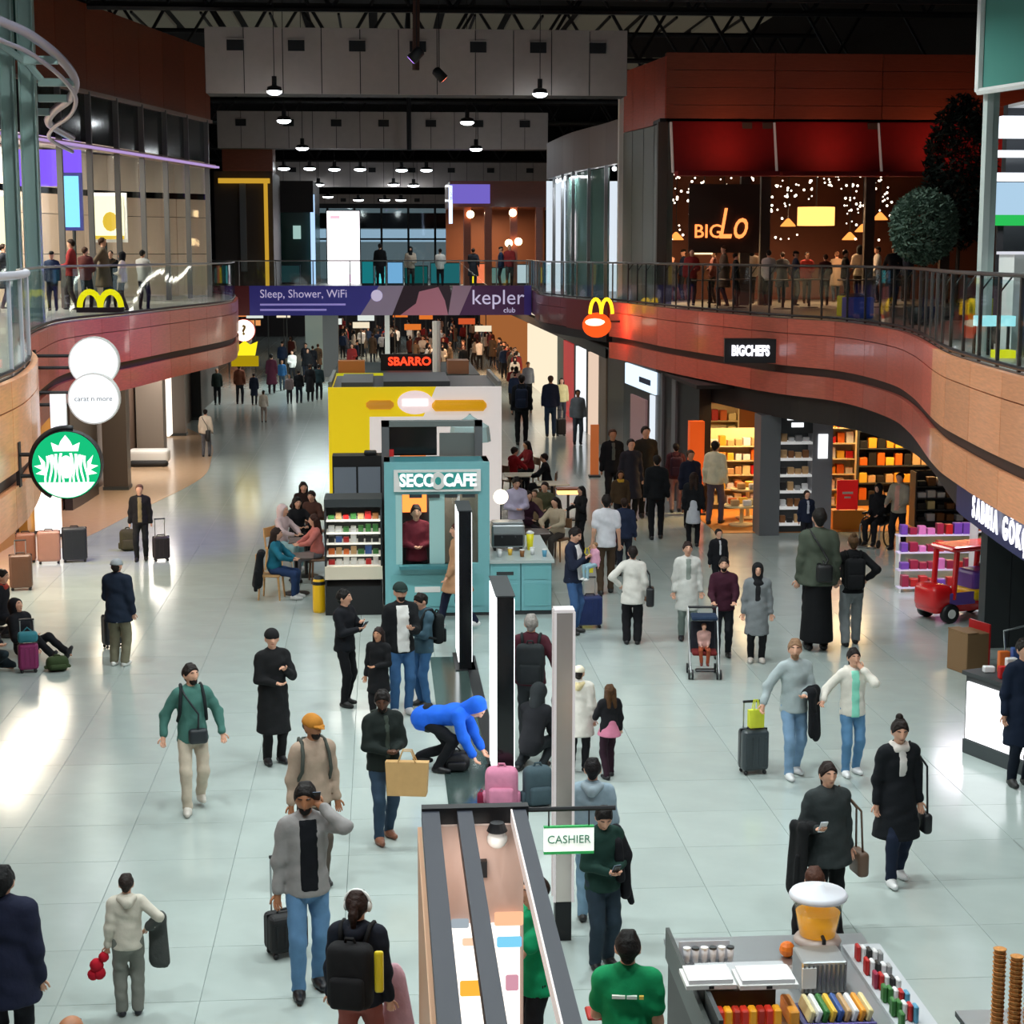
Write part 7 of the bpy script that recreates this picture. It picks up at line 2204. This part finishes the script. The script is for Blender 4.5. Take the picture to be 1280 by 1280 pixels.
suitcase(c.x, c.y, .42, .55, .26, '#1c2f66', 0, 'royal blue suitcase beside the teal cafe counter', handle=.3)
o = P(757, 742, 618, 178, 'person in white T-shirt and brown trousers with dark rucksack straps', top='#dfdfe6', legs='#4a3a2c', hair='short', hair_color='#1c1412', st=.027, sleeve='short', stride=.1)
q = hand(o, -1)
paper_bag(q.x - .09, q.y - .02, q.z - .45, .24, .34, .12, '#e0d020', 0, 'bright yellow shopping bag carried past the cafe tables')

# ------------------------------------------------------------------ people further off along the shops
MIDS = [
    (820, 674, 568, 175, 'person in black suit walking away between the shops', '#14161a', '#131418', 'short', {}),
    (866, 683, 590, 170, 'woman in black top with pale coat round her waist', '#17181c', '#17181c', 'long', dict(skirt=('#c4c8d0', .55))),
    (893, 655, 550, 150, 'man in cream shirt by the cream sweets shelves', '#d8d4b8', '#5a5360', 'short', {}),
    (765, 640, 536, 5, 'man in black jacket beside the orange banner stand', '#15171c', '#17181c', 'short', dict(inner=('#5a605c', .04, 1.1))),
    (788, 652, 548, 8, 'person in dark grey coat behind the crowd near the white door frame', '#2a2830', '#1a1a1e', 'short', dict(coat=.5)),
    (775, 668, 588, 2, 'woman in brown jacket with mustard scarf', '#4a3826', '#1c1c20', 'long', dict(scarf='#c89a30')),
    (844, 640, 553, 175, 'person in maroon hoodie and grey trousers walking towards the sweets shop', '#4e2a30', '#8a7470', 'short', {}),
    (862, 660, 562, 10, 'man in navy jumper beside the orange stand', '#1a1e30', '#17181c', 'short', {}),
    (806, 646, 532, 10, 'person in dark olive coat at the dark shop wall', '#2c2820', '#1a1a1c', 'short', dict(coat=.55)),
    (780, 720, 622, 170, 'person in navy denim beside the white T-shirt', '#232c44', '#20222c', 'short', {}),
    (772, 705, 648, 178, 'woman in crimson top partly hidden by the white jacket', '#6a1826', '#1e1c22', 'long', {}),
    (688, 546, 469, 178, 'man in navy jacket walking away with a small black case', '#1a2036', '#24344c', 'short', {}),
    (652, 556, 468, 175, 'man in black jacket and blue rucksack walking away', '#14161c', '#15161a', 'short', {}),
    (722, 556, 487, 5, 'person in light grey by the red shopfront', '#7a8088', '#4a5460', 'short', {}),
    (702, 530, 472, 0, 'person in yellow top near the red shopfront', '#d8c890', '#3a3a40', 'long', {}),
    (660, 505, 452, 5, 'person in pale shirt beside the kiosk roof edge', '#9098a8', '#2a2c30', 'short', {}),
    (258, 571, 511, 175, 'person in cream jacket with black bag walking away in the side aisle', '#d2c4b4', '#5a5a60', 'short', {}),
    (330, 528, 488, 175, 'person in white coat with dark cap in the side aisle', '#d8d0c4', '#a89890', 'beanie', {}),
    (177, 701, 605, 4, 'man in black open jacket pulling a case past the bronze column', '#1c1a1c', '#1c1c1e', 'short', dict(inner=('#8a7a58', .05, .9), stride=.08, hair_color='#6a4a38')),
    (272, 506, 460, 5, 'person in dark green jacket near the black column', '#24302c', '#1a1c20', 'bald', {}),
    (300, 505, 455, 175, 'person in rust jacket under the yellow sign', '#6a3a28', '#24242a', 'short', {}),
    (318, 506, 466, 180, 'person in navy coat under the yellow sign', '#1e2638', '#1a1c20', 'short', dict(coat=.5)),
    (340, 492, 442, 180, 'person in burgundy coat in the side aisle', '#4a1e30', '#221a20', 'short', dict(coat=.4)),
    (353, 488, 450, 5, 'person in blue jacket in the side aisle', '#2a5a8a', '#3a4a5a', 'short', {}),
    (374, 504, 462, 175, 'man in black jacket, first of the dark trio by the grey pillar', '#15171c', '#1c2230', 'short', {}),
    (388, 502, 455, 175, 'taller man in black coat, second of the dark trio by the grey pillar', '#131418', '#131418', 'short', dict(coat=.45)),
    (399, 500, 455, 178, 'person in deep teal jacket, third of the dark trio by the grey pillar', '#1a2c30', '#17191e', 'short', {}),
    (362, 505, 468, 5, 'person in pinkish grey top near the dark trio', '#8a7a7c', '#2a2a30', 'short', {}),
    (1122, 687, 590, -40, 'man in pale jacket and pink shirt pushing a wheelchair', '#a39a88', '#17181c', 'short', dict(inner=('#d09a8a', .06, .9), larm='push', rarm='push', stride=.12)),
]
for k, (px, py, hy, f, lab, tc, lc, hr, kw) in enumerate(MIDS):
    kw = dict(kw)
    kw.setdefault('stride', [.08, .0, .11, .04][k % 4])
    kw.setdefault('hair_color', ['#1c1411', '#2c1c14', '#15110f', '#4a3020'][k % 4])
    kw.setdefault('skin', ['light', 'mid', 'light', 'tan'][(k * 7) % 4])
    st = .030 if hy > 560 or py - hy > 80 else .042
    o = P(px, py, hy, f, lab, top=tc, legs=lc, shoes='#1b1b1d', hair=hr, st=st, **kw)
    if lab.startswith('person in cream jacket'):
        shoulder_bag(o, 1, '#15161a', 'black bag on the person in cream jacket', w=.25, h=.4, d=.16, drop=.45, out=.12, fwd=-.18, cross=True)
    if 'blue rucksack' in lab:
        worn_backpack(o, '#1c2438', 'dark blue rucksack on the man walking beside the yellow kiosk')
    if lab.startswith('person in maroon hoodie'):
        worn_backpack(o, '#3a2430', 'plum backpack on the person in maroon hoodie')
    if lab.startswith('person in white T'):
        worn_backpack(o, '#20222a', 'dark rucksack')
c = gp(200, 701)
suitcase(c.x + .03, c.y, .34, .52, .24, '#2a2024', .3, 'dark plum suitcase pulled by the man in black open jacket', handle=.35)
c = gp(159, 690)
t = floor_backpack(160, 688, .5, '#4a4634', .2, 'olive duffel bag beside the man in black open jacket', name='duffel_bag')
c = gp(701, 545)
suitcase(c.x, c.y, .34, .6, .24, '#17171a', .2, 'black cabin case behind the man in navy jacket', handle=.3)
o = P(150, 832, 699, 165, 'man in navy puffer jacket and olive trousers seen from behind', top='#172233', legs='#7c7864', shoes='#e2e2de', hair='beanie', hat_color='#9aa0a4', st=.023, larm='belly', rarm='down', puffy=.02, loose=.03, coat=.74)
c = gp(140, 815)
suitcase(c.x - .05, c.y + .35, .3, .55, .22, '#1c1e22', .5, 'dark suitcase behind the man in olive trousers', handle=0)
# wheelchair
q = gp(1096, 681)
t = thing('wheelchair', 'black wheelchair pushed past the sweets shop', 'wheelchair', (q.x, q.y, 0), math.radians(-40) + PI)
for s in (-1, 1):
    MB().tube([(s * .28, .30 * math.cos(a), .30 + .30 * math.sin(a)) for a in [2 * PI * k / 20 for k in range(21)]], .02, 6, False).build('wheel', M_BLACK, t)
    for k in range(6):
        a = PI * k / 6
        MB().tube([(s * .28, .29 * math.cos(a), .30 + .29 * math.sin(a)), (s * .28, -.29 * math.cos(a), .30 - .29 * math.sin(a))], .004, 4).build('spoke', M_STEEL, t)
    MB().lathe([(.09, -.015), (.09, .015)], 12, Matrix.Translation((s * .22, .42, .09)) @ Matrix.Rotation(PI / 2, 4, 'Y')).build('caster', M_BLACK, t)
    MB().tube([(s * .23, -.2, .95), (s * .23, -.2, .5), (s * .23, .38, .48), (s * .22, .42, .1)], .014, 6).build('frame_bar', M_STEEL, t)
    mbox(s * .25 - .03, s * .25 + .03, -.15, .2, .68, .72).build('armrest', M_BLACK, t)
mbox(-.23, .23, -.2, .25, .47, .51).build('seat', M_BLACK, t)
mbox(-.23, .23, -.23, -.19, .5, .92).build('backrest', M_BLACK, t)
mbox(-.2, .2, .38, .6, .015, .035).build('footplate', M_STEEL, t)
o = person((q.x, q.y), 1.65, -40, 'person in black sitting in the wheelchair', top='#16171b', legs='#17181c', hair='hijab', hat_color='#1a1a1e', sit='chair', st=.03, larm='lap', rarm='lap', z0=.04)

# ------------------------------------------------------------------ seated group by the luggage shop
q = gp(30, 835)
o = person((q.x - .15, q.y + .85), 1.7, 60, 'person in black puffer sitting on the floor with legs stretched out', top='#15171c', legs='#15171c', shoes='#2a2c30', hair='hoodup', hat_color='#17191e', sit='floor', lean=-12, st=.022, larm='down', rarm='belly', puffy=.02)
q = gp(8, 842)
o = person((q.x - .32, q.y + .1), 1.68, 70, 'person in dark jacket and pale cap slumped at the edge of the seated group', top='#1c1f26', legs='#1e2a30', shoes='#2c3034', hair='beanie', hat_color='#8aa0aa', sit='crouch', lean=10, st=.022, larm='belly', rarm='belly')
q = gp(5, 800)
o = person((q.x - .1, q.y + .3), 1.7, 80, 'person with dark hood and red scarf leaning against the seated group', top='#1a1a20', legs='#22252c', shoes='#222222', hair='short', hair_color='#1c1512', sit='crouch', lean=5, st=.022, scarf='#a03a30')
c = gp(36, 840)
suitcase(c.x, c.y, .30, .46, .22, '#8a2a62', .25, 'magenta suitcase with a teal bag strapped on top', handle=.34)
t = thing('teal_bag', 'teal soft bag resting on the magenta suitcase', 'bag', (c.x, c.y, .475), .25)
MB().rbox(-.15, .15, -.13, .055, 0, .16, .05, 3).build('body', cloth('#3a7f8c'), t, smooth=True)
MB().tube([(-.07, 0, .15), (0, 0, .22), (.07, 0, .15)], .01, 6).build('handle', cloth('#3a7f8c'), t)
t = floor_backpack(72, 838, .24, '#3a4a2c', .3, 'olive camouflage bag under the stretched legs on the floor', name='duffel_bag')
# suitcases for sale
for k, (px, py, w, h, col, lab) in enumerate(((33, 703, .40, .62, '#8a5a44', 'rose brown ribbed suitcase at the start of the luggage display'), (62, 704, .46, .68, '#a87a68', 'pale rose ribbed suitcase in the middle of the luggage display'),
                                             (94, 702, .50, .72, '#23262c', 'big charcoal ribbed suitcase at the end of the luggage display'), (27, 737, .42, .68, '#6a4a38', 'dark brown ribbed suitcase standing before the luggage display'))):
    q = gp(px, py)
    suitcase(q.x, q.y, w, h, .28, col, .15, lab, handle=.0 if k != 3 else .25)

# ------------------------------------------------------------------ café tables
TB = [(371, 742, 'dark cafe table at the display fridge with seated guests'), (383, 720, 'second dark cafe table behind the display fridge')]
for k, (px, py, lab) in enumerate(TB):
    q = gp(px, py)
    table(q.x, q.y, lab, .33)
SEATS = [
    (343, 748, 80, 'woman in teal jumper seated at the cafe table with a black coat on her chair', '#1f6a80', '#2a3f66', 'long', '#2a1a14'),
    (352, 712, 60, 'person in pale pink hood seated behind the woman in teal', '#c8b0b0', '#8ab0b8', 'hoodup', '#d8c0c0'),
    (398, 727, -80, 'woman in coral top seated by the display fridge', '#c07068', '#6a6a70', 'long', '#3a2018'),
    (372, 700, 20, 'person in black seated at the second cafe table', '#17171b', '#1c1c20', 'long', '#14100e'),
    (392, 690, -20, 'curly haired person in brown seated at the second cafe table', '#4a3028', '#1c1c20', 'short', '#241611'),
    (380, 676, 10, 'person in dark brown coat seated at the rear of the cafe tables', '#2a1a16', '#1c1c20', 'long', '#1a100c'),
]
for k, (px, py, f, lab, tc, lc, hr, hc) in enumerate(SEATS):
    q = gp(px, py)
    chair(q.x - .05 * math.sin(math.radians(f)), q.y, math.radians(f) + PI, 'wooden cafe chair under the ' + lab.split(' seated')[0].split(' with')[0], '#c89a62' if k < 2 else '#6a4a34', 'cafe chairs')
    person((q.x, q.y), 1.66, f, lab, top=tc, legs=lc, shoes='#d8d8d8' if k < 2 else '#222222', hair=hr, hair_color=hc, sit='chair', larm='table', rarm='table', lean=6, st=.028, hat_color=hc if hr == 'hoodup' else None)
q = gp(335, 750)
t = thing('draped_coat', 'black coat hung over the chair of the woman in teal', 'coat', (q.x - .1, q.y + .02, 0))
V, Q = blend([((0, -.12, .86), .06, (0, .14, .86), .06), ((-.03, -.1, .85), .06, (-.08, -.12, .35), .09), ((-.03, .12, .85), .06, (-.08, .1, .38), .09), ((-.04, 0, .8), .06, (-.09, 0, .3), .10)], .026, .06)
link('cloth_fold', np_mesh('cloth_fold', V, Q, [cloth('#15171b', .9)]), t)
V, Q = blend([((-.09, -.17, .55), .045, (-.11, -.18, .22), .04)], .026)
link('sleeve', np_mesh('sleeve', V, Q, [cloth('#15171b', .9)]), t)
SEATS2 = [(640, 622, 120, 'person in red jumper seated beside the yellow kiosk', '#9a1a20', '#222228', 'short'), (662, 612, -70, 'woman in dark red coat seated beside the yellow kiosk', '#7a1c24', '#1c1c20', 'long'),
          (684, 632, -100, 'person in black seated with head bowed at the cream table', '#16171b', '#1c1c20', 'short'), (657, 690, 30, 'woman in dark plum seated at the cafe counter tables', '#3a2030', '#221c24', 'long'),
          (682, 676, -20, 'person in olive jacket seated among the cafe tables', '#4a4a34', '#22241f', 'short'), (697, 700, -40, 'person in beige jumper seated at the end of the cafe tables', '#b8a890', '#4a4440', 'long')]
for k, (px, py, f, lab, tc, lc, hr) in enumerate(SEATS2):
    q = gp(px, py)
    chair(q.x, q.y, math.radians(f) + PI, 'brown cafe chair under the ' + lab.split(' seated')[0], '#7a5a40', 'cafe chairs')
    person((q.x, q.y), 1.68, f, lab, top=tc, legs=lc, hair=hr, hair_color=['#241713', '#1a1110'][k % 2], sit='chair', larm='table', rarm='table', lean=8, st=.03)
q = gp(650, 628); table(q.x, q.y, 'cream cafe table beside the red jumper', .4, color='#e8dcc4')
q = gp(690, 640); table(q.x, q.y, 'cream cafe table under the warm lamp', .4, color='#e8dcc4')
q = gp(664, 708); table(q.x, q.y, 'dark cafe table behind the teal counter', .36)
o = P(645, 700, 596, 10, 'waiter in lilac shirt standing behind the teal counter', top='#b8b0c8', legs='#22222a', hair='short', hair_color='#1a1210', st=.028, larm='belly', rarm='belly', head=(0, 20))
o = P(726, 690, 608, -60, 'woman in black with long hair raising an arm among the cafe tables', top='#141518', legs='#17181b', hair='long', hair_color='#14100e', st=.028, larm='chest', rarm='side')
o = P(668, 684, 612, -20, 'man in tan jacket standing among the cafe tables', top='#8a7458', legs='#2a2824', hair='short', hair_color='#3a2a1c', st=.03)
q = atY(520, 632, CY + .45)
o = person((q.x, CY + .45), q.z, 5, 'barista in dark red top inside the cafe booth', top='#6a2430', legs='#1c1c20', hair='short', hair_color='#1a1210', st=.028, larm='belly', rarm='belly')
q = gp(710, 650)
t = thing('warm_lamp', 'warm glowing heat lamp box among the cafe tables', 'lamp', (q.x, q.y, 0))
zz = atY(710, 612, q.y).z
mbox(-.26, .26, -.15, .15, zz - .1, zz).build('shade', glow('heat_lamp', '#ffc070', 2.5), t)
mbox(-.28, .28, -.17, .17, zz, zz + .04).build('cap', mat('copper', '#a85a38', rough=.4, metal=.5), t)
mbox(-.03, .03, -.03, .03, 0, zz - .1).build('post', M_BLACK, t)
mbox(-.2, .2, -.15, .15, 0, .03).build('base', M_BLACK, t)
q = gp(743, 596)
t = thing('banner_stand', 'narrow orange banner stand in the walkway', 'banner stand', (q.x, q.y, 0))
mbox(-.12, .12, 0, .02, .06, 1.5).build('panel', mat('orange_banner', '#d8743c', rough=.5, emit=.25), t)
mbox(-.16, .16, -.15, .15, 0, .05).build('base', M_DGREY, t)
q = gp(664, 690, .98)
t = thing('tall_cup', 'tall lime yellow drink on the table behind the teal counter', 'cup', (q.x, 31.5, .98))
MB().lathe([(.05, 0), (.07, .3), (.06, .3), (.04, .02)], 14).build('body', mat('lime_drink', '#d8d020', rough=.3, emit=.15), t, smooth=True)
MB().lathe([(.072, .3), (.072, .32), (.03, .35)], 14).build('lid', M_WHITE, t)

# ------------------------------------------------------------------ toys and till near the dark wall
q = gp(1198, 772)
t = thing('toy_car', 'red coin-operated toy car with yellow trim and black wheels', 'toy car', (q.x, q.y, 0), .35)
m_tr = mat('toy_car_red', '#d81a1e', rough=.25, coat=.5)
MB().rbox(-.75, .75, -.3, .3, .16, .42, .08, 3).build('body', m_tr, t, smooth=True)
MB().rbox(-.78, -.35, -.32, .32, .2, .66, .12, 3).build('bonnet', m_tr, t, smooth=True)
MB().rbox(-.55, .1, -.315, -.29, .3, .52, .03, 2).build('door', mat('toy_violet', '#6a4aa8', rough=.3), t)
MB().rbox(.05, .5, -.33, .33, .34, .54, .05, 2).build('wing', mat('toy_yellow', '#f0c818', rough=.3), t)
for x, s in ((-.35, -1), (-.35, 1), (.55, -1), (.55, 1)):
    MB().tube([(x, s * .28, .4), (x + .05, s * .28, 1.25)], .05, 8).build('roof_post', m_tr, t)
MB().rbox(-.42, .72, -.34, .34, 1.22, 1.32, .05, 2).build('roof', m_tr, t)
MB().rbox(.1, .6, -.26, .26, .4, .85, .06, 2).build('seat', mat('toy_violet', '#6a4aa8', rough=.3), t)
for x in (-.45, .5):
    for s in (-1, 1):
        M = Matrix.Translation((x, s * .32, .17)) @ Matrix.Rotation(PI / 2, 4, 'X')
        w = MB().lathe([(.12, -.06), (.17, -.05), (.17, .05), (.12, .06)], 18, M).build('wheel', M_BLACK, t, smooth=True)
        MB().lathe([(.08, -.07), (.08, .07)], 14, M).build('hub', M_WHITE, w)
for lv in range(4):
    q = gp(1168 + lv * 3, 746)
    z = .1 + lv * .3
    t = thing('shelf', 'white tiered toy shelf, %s tier, beside the red toy car' % ['lowest', 'second', 'third', 'highest'][lv], 'shelf', (q.x + .35, q.y + .55 + lv * .2, 0))
    mbox(-.9, .6, -.095, .095, z - .03, z).build('board', mat('lilac_white', '#e0d8f0', rough=.4, emit=.15), t)
    for s in (-.88, .56):
        mbox(s, s + .03, -.09, .09, 0, z - .03).build('support', M_WHITE, t)
    products((q.x - .5, q.y + .55 + lv * .2), 1.4, z, 8, ['#e080c0', '#7a4ab0', '#c02020', '#e8e8e8', '#a02848'], '%s boxed toy on the ' + ['lowest', 'second', 'third', 'highest'][lv] + ' tier of the toy shelf', 'boxed toys on the tiered shelf', .15, .22)
area_light('toy_light', (10.7, 30.8, 3.1), 90, 1.2, (1, .9, 1))
t = gondola('shelf', 'narrow white shelf of packets at the edge of the dark wall', atY(1226, 720, 31.3).x, 31.3, .32, 1.9, 6, depth=.35, cols=['#e8e8e8', '#d86a20', '#8a5a30', '#e8d9a0'], per=3, prod_label='%s packet on the narrow shelf by the dark wall', group='packets on the narrow shelf')
q = gp(1209, 838)
t = thing('carton', 'brown cardboard carton with red edge beside the bright counter', 'carton', (q.x, q.y, 0), .3)
MB().rbox(-.2, .2, -.25, .25, 0, .62, .01, 1).build('box', mat('card_brown', '#8a6a48', rough=.8), t)
mbox(.19, .215, -.26, .26, 0, .75).build('red_edge', mat('edge_red', '#c01c20', rough=.4), t)
mbox(-.2, .0, -.25, .25, .62, .64).build('flap', mat('card_brown', '#8a6a48', rough=.8), t)
# bright counter
a, b = gp(1203, 940), gp(1292, 975)
t = thing('light_counter', 'dark-framed counter with a glowing white front panel', 'counter', (a.x, a.y, 0), -math.atan2(a.y - b.y, b.x - a.x))
L = math.hypot(b.x - a.x, b.y - a.y)
mbox(0, L, .02, .6, 0, 1.02).build('body', M_DGREY, t)
mbox(.05, L - .03, -.01, .02, .2, .94).build('light_panel', glow('counter_panel', '#f6f8fb', 1.9), t)
mbox(-.03, L + .03, -.03, .64, 1.02, 1.07).build('top', M_DGREY, t)
mbox(0, L, -.005, .02, 0, .18).build('kick_plate', mat('kick', '#3c4346', rough=.4), t)
th = -math.atan2(a.y - b.y, b.x - a.x)
def on_counter(u, v): return (a.x + u * math.cos(th) - v * math.sin(th), a.y + u * math.sin(th) + v * math.cos(th))
for k, (u, v, c, hh, lab) in enumerate(((.2, .2, '#e8e8e8', .08, 'white paper stack on the bright counter'), (.3, .35, '#d86a20', .28, 'orange packet on the bright counter'), (.5, .3, '#e8e8e8', .24, 'white packet on the bright counter'), (.55, .15, '#c02020', .16, 'red packet on the bright counter'), (.42, .45, '#3a5a9a', .34, 'blue bottle box on the bright counter'), (.72, .3, '#f0c040', .12, 'yellow packet on the bright counter'))):
    x, y = on_counter(u, v)
    MB().rbox(-.07, .07, -.05, .05, 0, hh, .015, 2).build('packet', mat('pack_' + c.strip('#'), c, rough=.4), label=lab, cat='packet').location = (x, y, 1.07)
x, y = on_counter(.18, .5)
t = thing('desk_lamp', 'slim steel desk lamp arm on the bright counter', 'lamp', (x, y, 1.07))
MB().tube([(0, 0, 0), (-.05, 0, .5), (.45, 0, .62)], .015, 6).build('arm', M_STEEL, t)
MB().sphere((.47, 0, .62), .05, 8).build('head', M_LAMPF, t)
MB().lathe([(.07, 0), (.07, .02), (.02, .03)], 12).build('base', M_DGREY, t)
o = PH(1281, 800, 1.78, 10, 'man in navy clothes standing at the bright counter', top='#101c30', legs='#0f1826', hair='short', hair_color='#1a1512', st=.024, coat=.5)

# ------------------------------------------------------------------ crowd beyond the kiosks
CC = [('#15171c', 'black'), ('#2a2c34', 'charcoal'), ('#5a2a26', 'rust'), ('#c8b8a8', 'cream'), ('#22304a', 'navy'), ('#6a5a4a', 'brown'), ('#d8d4d0', 'white'), ('#8a2a2a', 'red'), ('#3a4a3a', 'green'), ('#8a8a90', 'grey')]
proto = []
for k in range(8):
    c, nm = CC[k]
    o = person((0, 0), 1.72, 0, 'crowd', top=c, legs=['#1a1c22', '#2a3444', '#15161a', '#3a3430'][k % 4], hair=['short', 'long', 'short', 'hijab', 'beanie'][k % 5], hair_color=['#1a1210', '#2c1a12', '#4a3020'][k % 3], st=.055,
               stride=[0, .1, .05, .12][k % 4], larm=['down', 'phone', 'fwd', 'belly'][k % 4], rarm=['down', 'back', 'belly', 'down'][k % 4], coat=.55 if k in (1, 5) else None)
    proto.append((o, nm))
used = set()
TAKEN = [(o.location.x, o.location.y, o.location.z, .30) for o in bpy.data.objects if o.name in INFO and o not in [p[0] for p in proto]]
TAKEN += [(o.location.x, o.location.y, o.location.z, .45) for o in bpy.data.objects if o.parent is None and o.name.split('.')[0] in ('table', 'chair')]
TAKEN += SIGN_POSTS
TAKEN += [(atY(905 + k * 48, 330, 41.8).x, 43.6 + (k % 2) * 1.1, F2, .5) for k in range(6)]
TAKEN += [(atY(px, 300, RY).x, RY, F2, .3) for px in (826, 930, 955, 1085, 1180)] + [(8.4 + .3 * k, RY - .2, F2, .25) for k in range(8)] + [(8.65, RY + .2, F2, .4), (11.7, RY + .2, F2, .5)]
def crowd(px, py, h, face, k, where, grp, z0=0.0, pos=None):
    o, nm = proto[k]
    if k in used:
        c = o.copy()
        COL.objects.link(c)
        for ch in o.children:
            d = ch.copy()
            COL.objects.link(d)
            d.parent = c
    else:
        c = o
        used.add(k)
    q = gp(px, py, z0) if pos is None else pos
    if pos is None and q[0] > 6.6:
        q = (6.6, q[1])
    s = h / 1.72
    x, y = q[0], q[1]
    for tr in range(60):
        if all(abs(z0 - tz) > 1 or (x - tx) ** 2 + (y - ty) ** 2 > (.34 + tr_) ** 2 for tx, ty, tz, tr_ in TAKEN):
            break
        f = 1 + (.006 + .004 * tr) * (1 if tr % 2 else -1)      # step along the hall until nobody is in the way
        x, y = q[0] * f + .04 * (tr % 5 - 2), q[1] * f
        if z0 == 0:
            x = min(x, 6.6)
    TAKEN.append((x, y, z0, .34))
    c.location = (x, y, z0)
    c.scale = (s, s, s)
    c.rotation_euler = (0, 0, math.radians(face) + PI)
    c['label'] = 'person in %s %s' % (nm, where)
    c['group'] = grp


n = 0
for k in range(110):
    px = RND.uniform(425, 650)
    py = RND.uniform(437, 474) if k % 3 else RND.uniform(424, 442)
    if 455 < px < 500 and py > 452:
        py -= 20
    crowd(px, py, RND.uniform(1.6, 1.82), RND.choice((0, 180, 170, 10, 90, -80)), k % 8, 'clothes in the crowd beyond the kiosks', 'crowd beyond the kiosks')
for k in range(14):
    crowd(RND.uniform(634, 652), RND.uniform(462, 520), RND.uniform(1.62, 1.82), RND.choice((0, 180, 175, 5)), (k * 3) % 8, 'clothes walking beside the kiosks', 'walkers beside the kiosks')
for k in range(10):
    crowd(RND.uniform(300, 408), RND.uniform(448, 480), RND.uniform(1.6, 1.8), RND.choice((0, 180)), (k * 5 + 1) % 8, 'clothes far down the side aisle', 'walkers far down the side aisle')
for k, (px, py) in enumerate(((106, 308), (128, 296), (138, 313), (152, 314), (178, 312), (4, 304), (64, 314), (88, 298))):
    q = atY(px, py, 43 + (k % 3) * .8)
    crowd(0, 0, min(max(q.z - F2, 1.35), 1.78), [160, 90, 0, -90][k % 4], (k * 3 + 2) % 8, 'clothes behind the lounge balustrade', 'people in the lounge gallery', F2, (q.x, q.y))
for k in range(18):
    q = atY(840 + k * 17 + RND.uniform(-6, 6), 312, 45.5 + RND.uniform(0, 6))
    crowd(0, 0, RND.uniform(1.3, 1.62), RND.choice((0, 90, -90, 180)), (k * 3 + 1) % 8, 'clothes among the restaurant terrace tables', 'diners on the terrace', F2, (q.x, q.y))
for k in range(6):
    q = atY(475 + k * 36, 318, 73.5 + RND.uniform(0, 2))
    crowd(0, 0, RND.uniform(1.55, 1.78), RND.choice((0, 90, -90, 180)), (k * 3) % 8, 'clothes on the footbridge', 'people on the footbridge', F2, (min(q.x, 5.2), 69.5 + (k % 3)))
for k in range(6):
    x = atY(905 + k * 48, 330, 41.8).x
    t = table(x, 43.6 + (k % 2) * 1.1, 'dark terrace table behind the restaurant balustrade', .4, group='terrace tables')
    t.location.z = F2

# ------------------------------------------------------------------ plants on the terrace
def leafy(name, label, x, y, z, R, hz, n, colr, pot=True, seed=3, ls=.07):
    rr = random.Random(seed)
    t = thing(name, label, 'tree', (x, y, z))
    mb = MB()
    for k in range(n):
        a, b = rr.uniform(0, 2 * PI), math.acos(rr.uniform(-1, 1))
        f = rr.uniform(.45, 1) ** .5
        c = Vector((R[0] * f * math.sin(b) * math.cos(a), R[0] * f * math.sin(b) * math.sin(a), hz + R[1] * f * math.cos(b)))
        u = Vector((rr.gauss(0, 1), rr.gauss(0, 1), rr.gauss(0, 1))).normalized()
        v = u.orthogonal().normalized()
        mb.add([c - u * ls, c + v * ls * .35, c + u * ls, c - v * ls * .35], [(0, 1, 2, 3)])
    o = mb.build('foliage', colr, t, kind='stuff')
    MB().tube([(0, 0, .3), (.03, 0, hz * .6), (0, 0, hz)], [.05, .04, .03], 8).build('trunk', mat('bark', '#4a3a2c', rough=.9), t)
    for k in range(5):
        a = k * 1.25
        MB().tube([(0, 0, hz * .75), (R[0] * .5 * math.cos(a), R[0] * .5 * math.sin(a), hz + R[1] * .2)], [.025, .01], 6).build('branch', mat('bark', '#4a3a2c', rough=.9), t)
    if pot:
        MB().lathe([(.22, 0), (.28, .35), (.25, .35), (.24, .3)], 16).build('pot', M_DGREY, t, smooth=True)
    return t


q = atY(1155, 283, 33.6)
leafy('olive_tree', 'round clipped olive tree behind the terrace balustrade', q.x, 33.6, F2, (.66, .74), q.z - F2, 5200, mat('olive_leaf', '#7d9a86', rough=.6, rand=.1), seed=3)
q = atY(1200, 215, 36)
leafy('dark_tree', 'tall dark leafy tree beside the restaurant awning', q.x, 36, F2, (.75, 1.6), q.z - F2, 4200, mat('dark_leaf', '#1c2a22', rough=.7), seed=5, ls=.09)
for k, (px, c) in enumerate(((1066, '#d8c020'), (1185, '#b8c828'), (1072, '#2a3f8a'))):
    q = atY(px, [352, 346, 390][k], 37.2 if k == 2 else 38.5)
    t = thing('planter', ['yellow planter box behind the terrace glass', 'lime planter box under the olive tree', 'blue planter box behind the terrace glass'][k], 'planter', (q.x, [38.5, 36.0, 37.2][k], F2))
    MB().rbox(-.3, .3, -.2, .2, 0, .45, .03, 2).build('box', mat('planter' + c.strip('#'), c, rough=.5, emit=.1), t)
    MB().rbox(-.25, .25, -.15, .15, .42, .5, .05, 2).build('soil', mat('bark', '#4a3a2c', rough=.9), t)
